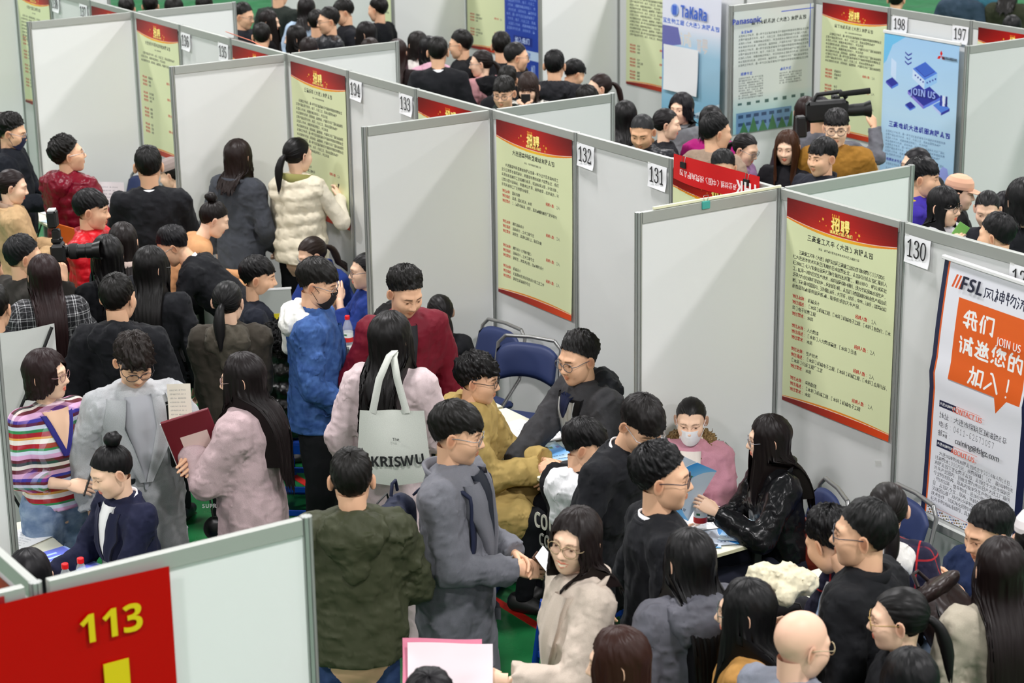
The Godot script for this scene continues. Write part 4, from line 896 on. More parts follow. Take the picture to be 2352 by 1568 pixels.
func head_template(fem: bool, jaw: float, fine: bool, smile := false, stub := true) -> Dictionary:
	var key := "%s%.2f%s%s%s" % [fem, jaw, fine, smile, stub]
	if heads.has(key): return heads[key]
	var na := 64 if fine else 36; var ne := 60 if fine else 34
	var V := PackedVector3Array(); var C := PackedColorArray(); var I := PackedInt32Array()
	var ctr := Vector3(0, -0.012, 0.0)
	var skin := Color(1, 1, 1); var lip := Color(0.95, 0.40, 0.36) if fem else Color(0.84, 0.56, 0.50)
	var brow := Color(0.10, 0.075, 0.06)
	for j in ne + 1:
		var e := -1.0 + 2.0 * j / ne
		var el := (0.62 * e + 0.38 * e * e * e) * PI * 0.497
		for i in na:
			var u := -1.0 + 2.0 * i / na
			var az := signf(u) * PI * (0.5 * absf(u) + 0.5 * absf(u) * absf(u))
			var dir := Vector3(sin(az) * cos(el), sin(el), cos(az) * cos(el))
			var r := 0.165
			for k in 16:
				var d := head_field(ctr + dir * r, jaw, fem, smile)
				r -= d * 0.9
				if absf(d) < 0.0004: break
			var p := ctr + dir * r
			V.append(p)
			var c := skin
			var ax := absf(p.x)
			if not fem and p.z < 0.055 and p.y > -0.075:
				var dd := (p - SKULL_AT).normalized()
				var tt := rad_to_deg(acos(clampf(dd.y * 0.883 - dd.z * 0.469, -1, 1)))
				var aa := rad_to_deg(absf(atan2(dd.x, dd.y * 0.469 + dd.z * 0.883)))
				var lim := pick5([70, 82, 95, 112, 117], aa)
				if stub: c = skin.lerp(Color(0.12, 0.09, 0.075), 0.8 * smoothstep(lim + 7.0, lim - 5.0, tt))
			if p.z > 0.03:
				var ey := Vector2((ax - 0.031) / 0.0150, (p.y - 0.008 - (ax - 0.031) * 0.10) / 0.0046)
				if ey.length() < 1.0:
					c = Color(0.10, 0.07, 0.06) if ey.y > 0.35 or absf(ax - 0.031) < 0.0062 else Color(1.05, 1.12, 1.2)
				elif ey.length() < 1.5 and ey.y > 0: c = Color(0.42, 0.32, 0.28)
				var bx := (ax - 0.031) / 0.0190
				if absf(bx) < 1.0:
					var by := 0.0275 + 0.004 * (1.0 - bx * bx) - 0.001 * bx
					var bw := (0.0042 if not fem else 0.0030) * (1.15 - 0.5 * maxf(bx, 0.0))
					if absf(p.y - by) < bw: c = skin.lerp(brow, 0.85 if not fem else 0.6)
				var w := 0.026 if smile else 0.0205
				var lx := ax / w
				if lx < 1.0 and p.z > 0.06:
					var ly := p.y + 0.057 - (0.004 * lx * lx if smile else 0.0)
					if smile and absf(ly + 0.004) < 0.0052 * (1.0 - lx * lx): c = Color(1.35, 1.5, 1.6)
					elif ly < 0.0105 * (1.0 - lx * lx * 0.8) and ly > -0.0145 * (1.0 - lx * lx): c = lip if absf(ly) > 0.0012 or smile else lip * 0.55
				if ax < 0.014 and ax > 0.004 and p.y < -0.0275 and p.y > -0.035 and p.z > 0.085: c = skin * 0.5
			C.append(c)
	for j in ne:
		for i in na:
			var a := j * na + i; var b := j * na + (i + 1) % na
			for q in [a, b, b + na, a, b + na, a + na]: I.append(q)
	var N := smooth_normals(V, I)
	# ears
	for sd in [-1.0, 1.0]:
		var base := V.size()
		var rows := 7; var cols := 12
		for j in rows:
			var t := float(j) / (rows - 1)
			for i in cols:
				var an := TAU * i / cols
				var rad := [0.30, 1.0, 1.08, 1.0, 0.80, 0.55, 0.0][j] as float
				var prj := [-0.004, 0.004, 0.010, 0.014, 0.009, 0.006, 0.006][j] as float
				var yy := sin(an) * 0.030 * rad; var zz := -cos(an) * (0.0165 + 0.004 * maxf(0.0, sin(an))) * rad
				V.append(Vector3(sd * (0.0735 + prj - zz * 0.55), yy - 0.004, zz - 0.012))
				N.append(Vector3(sd, sin(an) * 0.5 * (1.0 - t), -cos(an) * 0.5 * (1.0 - t)).normalized())
				C.append(Color(0.98, 0.90, 0.87) if j < 5 else Color(0.75, 0.6, 0.55))
		for j in rows - 1:
			for i in cols:
				var a := base + j * cols + i; var b := base + j * cols + (i + 1) % cols
				for q in ([a, b, b + cols, a, b + cols, a + cols] if sd < 0 else [a, b + cols, b, a, a + cols, b + cols]): I.append(q)
	heads[key] = {"V": V, "N": N, "C": C, "I": I}
	return heads[key]
func smooth_normals(V: PackedVector3Array, I: PackedInt32Array) -> PackedVector3Array:
	var N := PackedVector3Array(); N.resize(V.size())
	for k in range(0, I.size(), 3):
		var n := (V[I[k + 2]] - V[I[k]]).cross(V[I[k + 1]] - V[I[k]])
		N[I[k]] += n; N[I[k + 1]] += n; N[I[k + 2]] += n
	for k in N.size(): N[k] = N[k].normalized()
	return N

# ---- hands: a lofted palm, four fingers of different lengths and a thumb from the side of the palm
var hand_cache := {}
func hand_template(side: float, curl: float) -> Dictionary:
	var key := "%d%.2f" % [int(side), curl]
	if hand_cache.has(key): return hand_cache[key]
	var st := SurfaceTool.new(); st.begin(Mesh.PRIMITIVE_TRIANGLES)
	var rings := [[-0.02, 0.027, 0.020, 0.0], [0.0, 0.026, 0.019, 0.0], [0.028, 0.034, 0.017, -0.001], [0.06, 0.041, 0.0145, -0.001], [0.086, 0.041, 0.0115, 0.0], [0.096, 0.034, 0.006, -0.001]]
	var n := 12
	for j in rings.size() - 1:
		for i in n:
			for q in [[j, i], [j + 1, i], [j + 1, i + 1], [j, i], [j + 1, i + 1], [j, i + 1]]:
				var R: Array = rings[q[0]]; var an: float = TAU * (q[1] % n) / n
				st.set_normal(Vector3(cos(an) / R[1], sin(an) / R[2], 0.0).normalized()); st.add_vertex(Vector3(cos(an) * R[1], sin(an) * R[2] + R[3], R[0]))
	for fi in 4:
		var ln: float = [0.070, 0.079, 0.073, 0.056][fi]
		var x: float = -side * [0.031, 0.0105, -0.0105, -0.0305][fi]
		var c := curl * [0.85, 1.0, 1.08, 1.15][fi] as float
		var p := Vector3(x, 0.0, 0.084); var an := 0.12 * curl
		var path := PackedVector3Array([p]); var rad := PackedFloat32Array([0.0098])
		for sgm in 3:
			an += c * [0.62, 0.85, 0.55][sgm]
			var L: float = ln * [0.46, 0.30, 0.24][sgm]
			p += Vector3(x * 0.06, -sin(an), cos(an)) * L
			path.append(p); rad.append([0.0088, 0.0080, 0.0060][sgm])
		p += Vector3(0, -sin(an), cos(an)) * 0.005; path.append(p); rad.append(0.0022)
		tube_into(st, path, 0.009, 0.006, 8, true, 1.0, rad)
	var tp := PackedVector3Array([Vector3(-side * 0.020, -0.004, 0.012), Vector3(-side * 0.036, -0.012, 0.042), Vector3(-side * (0.046 - 0.014 * curl), -0.020 - 0.006 * curl, 0.070), Vector3(-side * (0.045 - 0.025 * curl), -0.026 - 0.010 * curl, 0.094), Vector3(-side * (0.043 - 0.027 * curl), -0.028 - 0.011 * curl, 0.099)])
	tube_into(st, tp, 0.012, 0.008, 8, true, 1.0, PackedFloat32Array([0.0145, 0.0130, 0.0105, 0.0080, 0.003]))
	st.index()
	var ar := st.commit_to_arrays()
	hand_cache[key] = {"V": ar[Mesh.ARRAY_VERTEX], "N": ar[Mesh.ARRAY_NORMAL], "I": ar[Mesh.ARRAY_INDEX]}
	return hand_cache[key]

# ---- hair: strands that run from a crown over the skull to the hairline and then hang
const SKULL := Vector3(0.0785, 0.0935, 0.0985)
const SKULL_AT := Vector3(0, 0.028, -0.013)
const HAIR := {
	# crown tilt, lift, noise, reach at 0/45/90/135/180 degrees, hang likewise, wave
	"crop": [30, 0.020, 0.007, [83, 86, 92, 106, 110], [0, 0, 0, 0, 0], 0.0],
	"buzz": [28, 0.008, 0.002, [80, 84, 92, 108, 110], [0, 0, 0, 0, 0], 0.0],
	"spiky": [30, 0.028, 0.018, [82, 85, 92, 105, 109], [0, 0, 0, 0, 0], 0.0],
	"bowl": [27, 0.022, 0.008, [94, 93, 92, 103, 109], [0.022, 0.013, 0.0, 0, 0], 0.0],
	"curly": [26, 0.030, 0.017, [92, 93, 95, 106, 111], [0.022, 0.014, 0, 0, 0], 0.0],
	"thin": [28, 0.009, 0.004, [72, 84, 94, 108, 112], [0, 0, 0, 0, 0], 0.0],
	"long": [4, 0.014, 0.003, [63, 80, 96, 104, 106], [0, 0.34, 0.40, 0.42, 0.44], 0.0],
	"longer": [4, 0.015, 0.003, [63, 80, 96, 104, 106], [0, 0.40, 0.50, 0.54, 0.56], 0.0],
	"longb": [4, 0.017, 0.003, [82, 84, 96, 104, 106], [0.03, 0.035, 0.36, 0.40, 0.42], 0.0],
	"wavy": [4, 0.020, 0.004, [63, 80, 96, 104, 106], [0, 0.36, 0.46, 0.50, 0.52], 0.020],
	"mid": [6, 0.017, 0.003, [63, 80, 96, 104, 106], [0, 0.17, 0.21, 0.22, 0.22], 0.008],
	"bob": [6, 0.019, 0.003, [66, 82, 96, 104, 106], [0, 0.10, 0.13, 0.13, 0.12], 0.0],
	"pony": [88, 0.010, 0.0025, [148, 133, 107, 80, 58], [0, 0, 0, 0, 0], 0.0],
	"lowpony": [104, 0.010, 0.0025, [163, 145, 110, 66, 42], [0, 0, 0, 0, 0], 0.0],
	"bun": [30, 0.009, 0.0025, [89, 92, 97, 111, 113], [0, 0, 0, 0, 0], 0.0],
	"tied": [100, 0.010, 0.0025, [159, 142, 109, 70, 45], [0, 0, 0, 0, 0], 0.0]}
func pick5(a: Array, deg: float) -> float:
	var t := clampf(deg / 45.0, 0.0, 3.999)
	return lerpf(a[int(t)], a[int(t) + 1], t - int(t))
func hair_mesh(style: String, sd: int, grav: Vector3, fine: bool, tors: Transform3D, pad := 0.01) -> ArrayMesh:
	var blobs := [[Vector3(0, -0.335, -0.012), Vector3(0.232 + pad, 0.215 + pad, 0.128 + pad)], [Vector3(0, -0.62, -0.012), Vector3(0.20 + pad, 0.42, 0.142 + pad)]]
	var P: Array = HAIR[style]
	var ct := deg_to_rad(P[0]); var Cc := Vector3(0, cos(ct), -sin(ct)); var U := Vector3(0, sin(ct), cos(ct)); var W := Vector3(1, 0, 0)
	var na := 88 if fine else 52; var ns := 14 if fine else 9; var nh := 0
	for v in P[4]: nh = maxi(nh, (11 if fine else 7) if v > 0.08 else (4 if v > 0.0 else 0))
	var V := PackedVector3Array(); var I := PackedInt32Array()
	var rows := ns + nh + 1
	var tinv := tors.affine_inverse()
	for i in na:
		var a := TAU * i / na
		var ad := absf(rad_to_deg(a if a <= PI else a - TAU))
		var jag := noise.get_noise_2d(i * 0.83 * 72.0 / na + sd * 13.7, 5.0)
		var jag2 := noise.get_noise_2d(i * 2.9 + sd * 3.1, 9.0)
		var te := deg_to_rad(pick5(P[3], ad) + jag * 4.0 + jag2 * 2.0)
		var hang: float = pick5(P[4], ad) * (1.0 + jag * 0.16 + jag2 * 0.10)
		if P[4][1] > 0.08 and ad < 30.0 and P[4][0] == 0: hang = 0.0
		if hang < 0.012: hang = 0.0
		var p := Vector3.ZERO; var prev := Vector3.ZERO
		for j in ns + 1:
			var f := float(j) / ns
			var t := te * f
			var d := Cc * cos(t) + (U * cos(a) + W * sin(a)) * sin(t)
			var r := 1.0 / sqrt((d / SKULL).length_squared())
			var lift: float = P[1] * (1.0 - 0.45 * f)
			if hang == 0.0: lift = P[1] * lerpf(1.0, 0.16, smoothstep(0.35, 0.95, f))
			elif P[4][1] > 0.08: lift = P[1]
			var gr: float = noise.get_noise_3d(cos(a) * 9.0 * sqrt(f + 0.02) * 3.0 + sd * 5.0, sin(a) * 27.0 * sqrt(f + 0.02), f * 2.5) * P[2] * (1.0 if f < 0.85 else 0.5)
			if style == "curly": gr = noise.get_noise_3d(d.x * 9.0 + sd, d.y * 9.0, d.z * 9.0) * P[2] * 1.3
			var strand := noise.get_noise_2d(i * 1.7 * 72.0 / na + sd * 11.0, f * 1.6) * 0.0035 * minf(1.0, f * 3.0)
			prev = p
			p = SKULL_AT + d * (r + lift + gr + strand)
			V.append(p)
		var dir := (p - prev).normalized()
		var ds := hang / maxi(nh, 1)
		var base_p := p
		for j in nh:
			if hang > 0.0:
				dir = dir.lerp(grav, 0.42).normalized()
				p += dir * ds
				var er := Vector3(0.083 if P[4][1] < 0.08 else 0.097, 0.112, 0.096)
				var q := (p - Vector3(0, -0.015, -0.004)) / er
				if q.length() < 1.0 and q.length() > 0.01: p = Vector3(0, -0.015, -0.004) + q.normalized() * er
				p = tors * drape(tinv * p, blobs, ad > 72.0)
				var fr := float(j + 1) / nh
				var wv: float = P[5] * sin(fr * 11.0 + jag * 6.0 + a * 3.0) * fr
				var side := dir.cross(Vector3(d_out(p).x, 0, d_out(p).z)).normalized()
				V.append(p + d_out(p) * (wv * 0.6 + noise.get_noise_2d(i * 2.3 * 72.0 / na + sd, fr * 2.0) * 0.007) + side * wv)
			else:
				V.append(base_p)
	for i in na:
		var i2 := (i + 1) % na
		for j in rows - 1:
			var a := i * rows + j; var b := i2 * rows + j
			if j >= ns and (V[a].distance_to(V[a + 1]) < 1e-6 and V[b].distance_to(V[b + 1]) < 1e-6): continue
			if j >= ns and (V[a].distance_to(V[a + 1]) < 1e-6) != (V[b].distance_to(V[b + 1]) < 1e-6) and j > ns: continue
			for q in [a, b, b + 1, a, b + 1, a + 1]: I.append(q)
	var N := smooth_normals(V, I)
	var inward := 0
	for k in N.size():
		if k % rows <= ns: inward += 1 if N[k].dot(V[k] - SKULL_AT) < 0 else -1
	if inward > 0:
		I.reverse()
		for k in N.size(): N[k] = -N[k]
	for k in N.size():
		if N[k].length() < 0.5: N[k] = d_out(V[k])
	# tails and buns
	if style in ["pony", "lowpony", "bun"]:
		var root := SKULL_AT + Cc * (1.0 / sqrt((Cc / SKULL).length_squared()) + 0.004)
		if style == "bun":
			var nb := 14
			var bc := root + Cc * 0.030
			var b0 := V.size()
			for j in nb + 1:
				for k in 20:
					var th := PI * j / nb; var ph := TAU * k / 20
					var dd := Vector3(sin(th) * cos(ph), cos(th), sin(th) * sin(ph))
					V.append(bc + dd * Vector3(0.044, 0.034, 0.042) * (1.0 + 0.09 * sin(ph * 3.0 + th * 5.0 + sd) + 0.05 * noise.get_noise_3d(dd.x * 5 + sd, dd.y * 5, dd.z * 5)))
					N.append(dd)
			for j in nb:
				for k in 20:
					var a := b0 + j * 20 + k; var b := b0 + j * 20 + (k + 1) % 20
					for q in [a, b + 20, b, a, a + 20, b + 20]: I.append(q)
		else:
			var L := 0.27; var p := root - Cc * 0.01; var dir := (Cc + Vector3(0, 0.2, 0)).normalized()
			var b0 := V.size(); var nr := 12; var sides := 20
			for j in nr + 1:
				var f := float(j) / nr
				var x := dir.cross(Vector3.RIGHT).normalized(); var y := dir.cross(x).normalized()
				var rad := 0.015 + 0.022 * sin(minf(1.0, f * 1.5) * PI * 0.5) - 0.030 * f * f * f
				for k in sides:
					var an := TAU * k / sides
					var g := 1.0 + 0.22 * noise.get_noise_2d(k * 3.1 + sd * 7.0, f * 2.0)
					V.append(p + (x * cos(an) * 0.8 + y * sin(an)) * rad * g + dir * (noise.get_noise_2d(k * 2.2 + sd, 3.0) * 0.05 * f * f))
					N.append((x * cos(an) + y * sin(an)))
				dir = dir.lerp(grav, 0.30).normalized()
				p += dir * L / nr
				p = tors * drape(tinv * p, blobs, true)
			var flip := (V[b0 + sides * 4 + 1] - V[b0 + sides * 3]).cross(V[b0 + sides * 3 + 1] - V[b0 + sides * 3]).dot(N[b0 + sides * 3]) > 0.0
			for j in nr:
				for k in sides:
					var a := b0 + j * sides + k; var b := b0 + j * sides + (k + 1) % sides
					for q in ([a, b, b + sides, a, b + sides, a + sides] if flip else [a, b + sides, b, a, a + sides, b + sides]): I.append(q)
	return arrays_mesh(V, N, I)
func drape(t: Vector3, blobs: Array, back: bool) -> Vector3:
	# keeps hanging hair on the back or the chest
	if t.y < -0.07:
		t.x *= 0.972
		t.z += -0.002 if back else 0.002
	for e in blobs:
		var k: float = 1.0 - pow(t.x / e[1].x, 2.0) - pow((t.y - e[0].y) / e[1].y, 2.0)
		if k > 0.0:
			var zl: float = sqrt(k) * e[1].z
			if back: t.z = minf(t.z, e[0].z - zl)
			else: t.z = maxf(t.z, e[0].z + zl)
	return t
func d_out(p: Vector3) -> Vector3:
	var v := Vector3(p.x, p.y * 0.3, p.z + 0.01)
	return v.normalized() if v.length() > 1e-5 else Vector3.UP

# ---- small worn things
func ring_band(rx: float, rz: float, h: float, th: float, gap: float, drop: float, flare := 0.0) -> ArrayMesh:
	# a collar: stands round the neck (origin at the neck's base), open in front by gap radians, the front lowered by drop
	var st := SurfaceTool.new(); st.begin(Mesh.PRIMITIVE_TRIANGLES)
	var n := 28
	for i in n + 1:
		var a := gap * 0.5 + (TAU - gap) * i / n
		var c := Vector3(sin(a), 0, cos(a))
		var front := (cos(a) + 1.0) * 0.5
		var y0 := -drop * front * front - 0.008; var hh := h * (1.0 - 0.35 * front)
		var base := Vector3(c.x * rx, 0, c.z * rz)
		for q in [[1.0, y0], [1.0 + flare, y0 + hh], [1.0 + flare - th / rx, y0 + hh], [1.0 - th / rx, y0]]:
			st.add_vertex(base * q[0] + Vector3(0, q[1], 0))
	for i in n:
		for k in 4:
			var a := i * 4 + k; var b := i * 4 + (k + 1) % 4
			for q in [a, b, b + 4, a, b + 4, a + 4]: st.add_index(q)
	st.generate_normals()
	return st.commit()
func surface_z(prims: Array, F: Transform3D, x: float, y: float, front: float) -> Vector3:
	# where a line along the torso's forward axis meets the clothing
	var p := F * Vector3(x, y, 0.45 * front); var dir := F.basis * Vector3(0, 0, -front)
	for k in 14:
		var d := field_at(prims, p)
		p += dir * d * 0.72
		if d < 0.001: break
	return p
func strip_patch(prims: Array, F: Transform3D, rows: Array, off: float, front: float, cols := 3) -> ArrayMesh:
	# a flat piece laid on the clothing: rows of [y, x left, x right] in the torso's frame
	var st := SurfaceTool.new(); st.begin(Mesh.PRIMITIVE_TRIANGLES)
	var fine := []
	for k in rows.size() - 1:
		for s in 3: fine.append([lerpf(rows[k][0], rows[k + 1][0], s / 3.0), lerpf(rows[k][1], rows[k + 1][1], s / 3.0), lerpf(rows[k][2], rows[k + 1][2], s / 3.0)])
	fine.append(rows[-1])
	var fw := F.basis * Vector3(0, 0, front)
	for side in 2:
		for r in fine:
			for c in cols + 1:
				var x := lerpf(r[1], r[2], float(c) / cols)
				st.set_uv(Vector2(float(c) / cols, r[0]))
				st.add_vertex(surface_z(prims, F, x, r[0], front) + fw * (off if side == 0 else -0.004))
	var n := fine.size() * (cols + 1)
	for side in 2:
		for j in fine.size() - 1:
			for c in cols:
				var a := side * n + j * (cols + 1) + c
				var q := [a, a + 1, a + cols + 2, a, a + cols + 2, a + cols + 1]
				if (side == 1) != (front < 0): q.reverse()
				for k in q: st.add_index(k)
	for j in fine.size() - 1:
		for c in [0, cols]:
			var a := j * (cols + 1) + int(c)
			for k in [a, a + cols + 1, a + cols + 1 + n, a, a + cols + 1 + n, a + n]: st.add_index(k)
	st.generate_normals()
	return st.commit()
func glasses_mesh(r := 0.0225, th := 0.0013) -> ArrayMesh:
	var key := "gl%.4f%.4f" % [r, th]
	if mesh_cache.has(key): return mesh_cache[key]
	var st := SurfaceTool.new(); st.begin(Mesh.PRIMITIVE_TRIANGLES)
	for sd in [-1.0, 1.0]:
		var ring := PackedVector3Array()
		for k in 25:
			var a := TAU * k / 24
			ring.append(Vector3(sd * 0.0325 + cos(a) * r * 1.12, 0.006 + sin(a) * r * 0.92, 0.1 - absf(sd * 0.0325 + cos(a) * r) * 0.13))
		tube_into(st, ring, th, th, 6, false)
		tube_into(st, PackedVector3Array([Vector3(sd * (0.0325 + r * 1.1), 0.012, 0.092), Vector3(sd * 0.0745, 0.012, 0.075), Vector3(sd * 0.079, 0.012, 0.02), Vector3(sd * 0.079, 0.008, -0.012)]), th, th, 6)
	tube_into(st, PackedVector3Array([Vector3(-0.010, 0.012, 0.1), Vector3(0, 0.015, 0.103), Vector3(0.010, 0.012, 0.1)]), th, th, 6)
	mesh_cache[key] = st.commit()
	return mesh_cache[key]
func lens_mesh(r := 0.0225) -> ArrayMesh:
	var key := "ln%.4f" % r
	if mesh_cache.has(key): return mesh_cache[key]
	var st := SurfaceTool.new(); st.begin(Mesh.PRIMITIVE_TRIANGLES)
	for sd in [-1.0, 1.0]:
		for k in 20:
			for q in [0.0, TAU * k / 20, TAU * (k + 1) / 20]:
				var rr := 0.0 if q == 0.0 and true else r
				var ax := cos(q) * rr
				st.set_normal(Vector3(sd * 0.13, 0.05, 1).normalized())
				st.add_vertex(Vector3(sd * 0.0325 + ax * 1.1, 0.006 + sin(q) * rr * 0.9, 0.1 - absf(sd * 0.0325 + ax) * 0.13))
	mesh_cache[key] = st.commit()
	return mesh_cache[key]
func mask_mesh() -> ArrayMesh:
	if mesh_cache.has("mask"): return mesh_cache["mask"]
	var st := SurfaceTool.new(); st.begin(Mesh.PRIMITIVE_TRIANGLES)
	var nu := 18; var nv := 10
	for j in nv + 1:
		var v := float(j) / nv
		for i in nu + 1:
			var u := -1.0 + 2.0 * i / nu
			var y := lerpf(0.0 - 0.016 * u * u, -0.110 + 0.036 * u * u, v)
			var az := u * 1.22
			var dir := Vector3(sin(az), 0, cos(az))
			var bulge := (1.0 - u * u) * (0.010 + 0.018 * sin(PI * (1.0 - v) * 0.75)) 
			st.add_vertex(Vector3(dir.x * 0.074 * (1.02 - 0.14 * v), y, dir.z * (0.088 - 0.008 * v) + bulge - 0.003 + 0.0015 * sin(v * 22.0) * (1.0 - u * u)))
	for j in nv:
		for i in nu:
			var a := j * (nu + 1) + i
			for q in [a, a + 1, a + nu + 2, a, a + nu + 2, a + nu + 1]: st.add_index(q)
	for sd in [0, nu]:
		pass
	st.generate_normals()
	mesh_cache["mask"] = st.commit()
	return mesh_cache["mask"]
var shoe_cache: ArrayMesh
func shoe_mesh() -> ArrayMesh:
	if shoe_cache: return shoe_cache
	var job := {"cell": 0.012, "prims": [prim(Vector3(0, 0.038, -0.05), Vector3(0, 0.034, 0.12), 0.040, 0.036, 0.03, Vector3(0, 1, 0), 1.1), prim(Vector3(0, 0.07, -0.04), Vector3(0, 0.05, 0.04), 0.042, 0.036, 0.04)], "cuts": [[Vector3(0, 0.002, 0), Vector3(0, -1, 0)], [Vector3(0, 0.10, 0), Vector3(0, 1, 0)]]}
	run_job(job)
	shoe_cache = arrays_mesh(job.V, job.N, job.I)
	return shoe_cache

# ---- one person
var jobs := []
var folk := []
const ARM := {"d": Vector3(0.07, -0.51, 0.03), "f": Vector3(-0.05, -0.27, 0.31), "h": Vector3(-0.07, -0.10, 0.29), "k": Vector3(-0.11, -0.30, 0.24), "m": Vector3(-0.13, 0.03, 0.20), "t": Vector3(-0.06, -0.25, 0.36), "b": Vector3(0.10, -0.47, -0.08), "p": Vector3(0.10, -0.43, 0.06), "x": Vector3(-0.20, -0.25, 0.20), "u": Vector3(0.0, 0.16, 0.22)}
func C(hex: String) -> Color: return Color.html(hex)
func body_of(sp: Dictionary) -> Dictionary:
	var s: float = sp.get("h", 1.70) / 1.70
	var fem: bool = sp.get("f", 0) == 1
	var seat: float = sp.get("sit", 0.0)
	var hipy := seat + 0.10 if seat > 0.0 else 0.905 * s
	var lean := deg_to_rad(sp.get("lean", 0.0)); var tw := deg_to_rad(sp.get("tw", 0.0))
	var P := Vector3(0, hipy, 0)
	var Bt := Basis(Vector3.UP, tw) * Basis(Vector3.RIGHT, lean)
	var F := Transform3D(Bt * Basis.from_scale(Vector3(s, s, s)), P)
	var sw: float = (0.152 if fem else 0.172) * sp.get("wide", 1.0)
	var hp := deg_to_rad(sp.get("hp", 8.0))
	var nb := F * Vector3(0, 0.50, -0.012)
	var hc := nb + Basis(Vector3.UP, tw) * Basis(Vector3.RIGHT, lean * 0.6 + hp * 0.35) * Vector3(0, 0.150, 0.022) * s
	var Bh := Basis(Vector3.UP, deg_to_rad(sp.get("hy", 0.0))) * Basis(Vector3.RIGHT, hp) * Basis(Vector3.BACK, deg_to_rad(sp.get("hr", 0.0)))
	var b := {"s": s, "fem": fem, "seat": seat, "hipy": hipy, "F": F, "nb": nb, "hc": hc, "Bh": Bh, "sw": sw, "tw": tw}
	for e in [[1.0, "la"], [-1.0, "ra"]]:
		var sd: float = e[0]
		var S := F * Vector3(sd * sw, 0.440, -0.008)
		var want = sp.get(e[1], "d")
		var v: Vector3 = ARM[want] if want is String else want
		if want is String or sp.get("mirror", true): v.x *= sd
		v = Basis(Vector3.UP, tw) * v * s
		var la := 0.285 * s; var lb := 0.255 * s
		var L := v.length(); var mx := (la + lb) * 0.995
		if L > mx: v *= mx / L; L = mx
		var ca := (la * la + L * L - lb * lb) / (2.0 * la * L)
		var dirv := v / L
		var hint := Basis(Vector3.UP, tw) * Vector3(sd * 0.55, -0.75, -0.5)
		if want is String and want == "u": hint = Basis(Vector3.UP, tw) * Vector3(sd * 0.9, -0.4, 0.1)
		var perp := (hint - dirv * hint.dot(dirv)).normalized()
		var E := S + dirv * la * ca + perp * la * sqrt(maxf(0.0, 1.0 - ca * ca))
		b["S" + e[1]] = S; b["E" + e[1]] = E; b["W" + e[1]] = S + v
	for e in [[1.0, "L"], [-1.0, "R"]]:
		var sd: float = e[0]
		var st: float = sp.get("step", 0.0) * sd
		if seat > 0.0:
			b["H" + e[1]] = P + Vector3(sd * 0.085, -0.02, 0.0) * s
			b["K" + e[1]] = Vector3(sd * 0.13, seat + 0.07, 0.43 * s); b["A" + e[1]] = Vector3(sd * 0.13, 0.09, 0.40 * s + sd * 0.03)
		else:
			b["H" + e[1]] = P + Vector3(sd * 0.085, -0.03, 0.0) * s
			b["K" + e[1]] = Vector3(sd * 0.095 * s, 0.49 * s, 0.015 + st * 0.5); b["A" + e[1]] = Vector3(sd * 0.10 * s, 0.09, -0.02 + st)
	return b
func torso_prims(b: Dictionary, th: float, fem: bool, wide: float, hip := true) -> Array:
	var F: Transform3D = b.F; var s: float = b.s; var fw := F.basis.z.normalized()
	var w := (0.90 if fem else 1.0) * wide
	var pr := []
	pr.append(prim(F * Vector3(0, 0.06, 0), F * Vector3(0, 0.23, 0.004), (0.148 * w + th) * s, (0.142 * w + th) * s, 0.06 * s, fw, 1.36))
	pr.append(prim(F * Vector3(0, 0.24, 0.004), F * Vector3(0, 0.37, 0.0), (0.146 * w + th) * s, (0.150 * w + th) * s, 0.08 * s, fw, 1.30))
	if fem: pr.append(prim(F * Vector3(-0.065, 0.30, 0.055), F * Vector3(0.065, 0.30, 0.055), (0.052 + th) * s, (0.052 + th) * s, 0.06 * s))
	pr.append(prim(F * Vector3(-b.sw / 1.0 + 0.02, 0.428, -0.012), F * Vector3(b.sw - 0.02, 0.428, -0.012), (0.056 + th * 0.8) * s, (0.056 + th * 0.8) * s, 0.07 * s))
	pr.append(prim(F * Vector3(0, 0.395, -0.012), F * Vector3(0, 0.452, -0.013), (0.096 + th * 0.8) * s, (0.060 + th * 0.4) * s, 0.05 * s))
	if hip: pr.append(prim(F * Vector3(0, -0.06, -0.01), F * Vector3(0, 0.06, 0.0), (0.158 * w + th) * s, (0.150 * w + th) * s, 0.06 * s, fw, 1.32))
	return pr
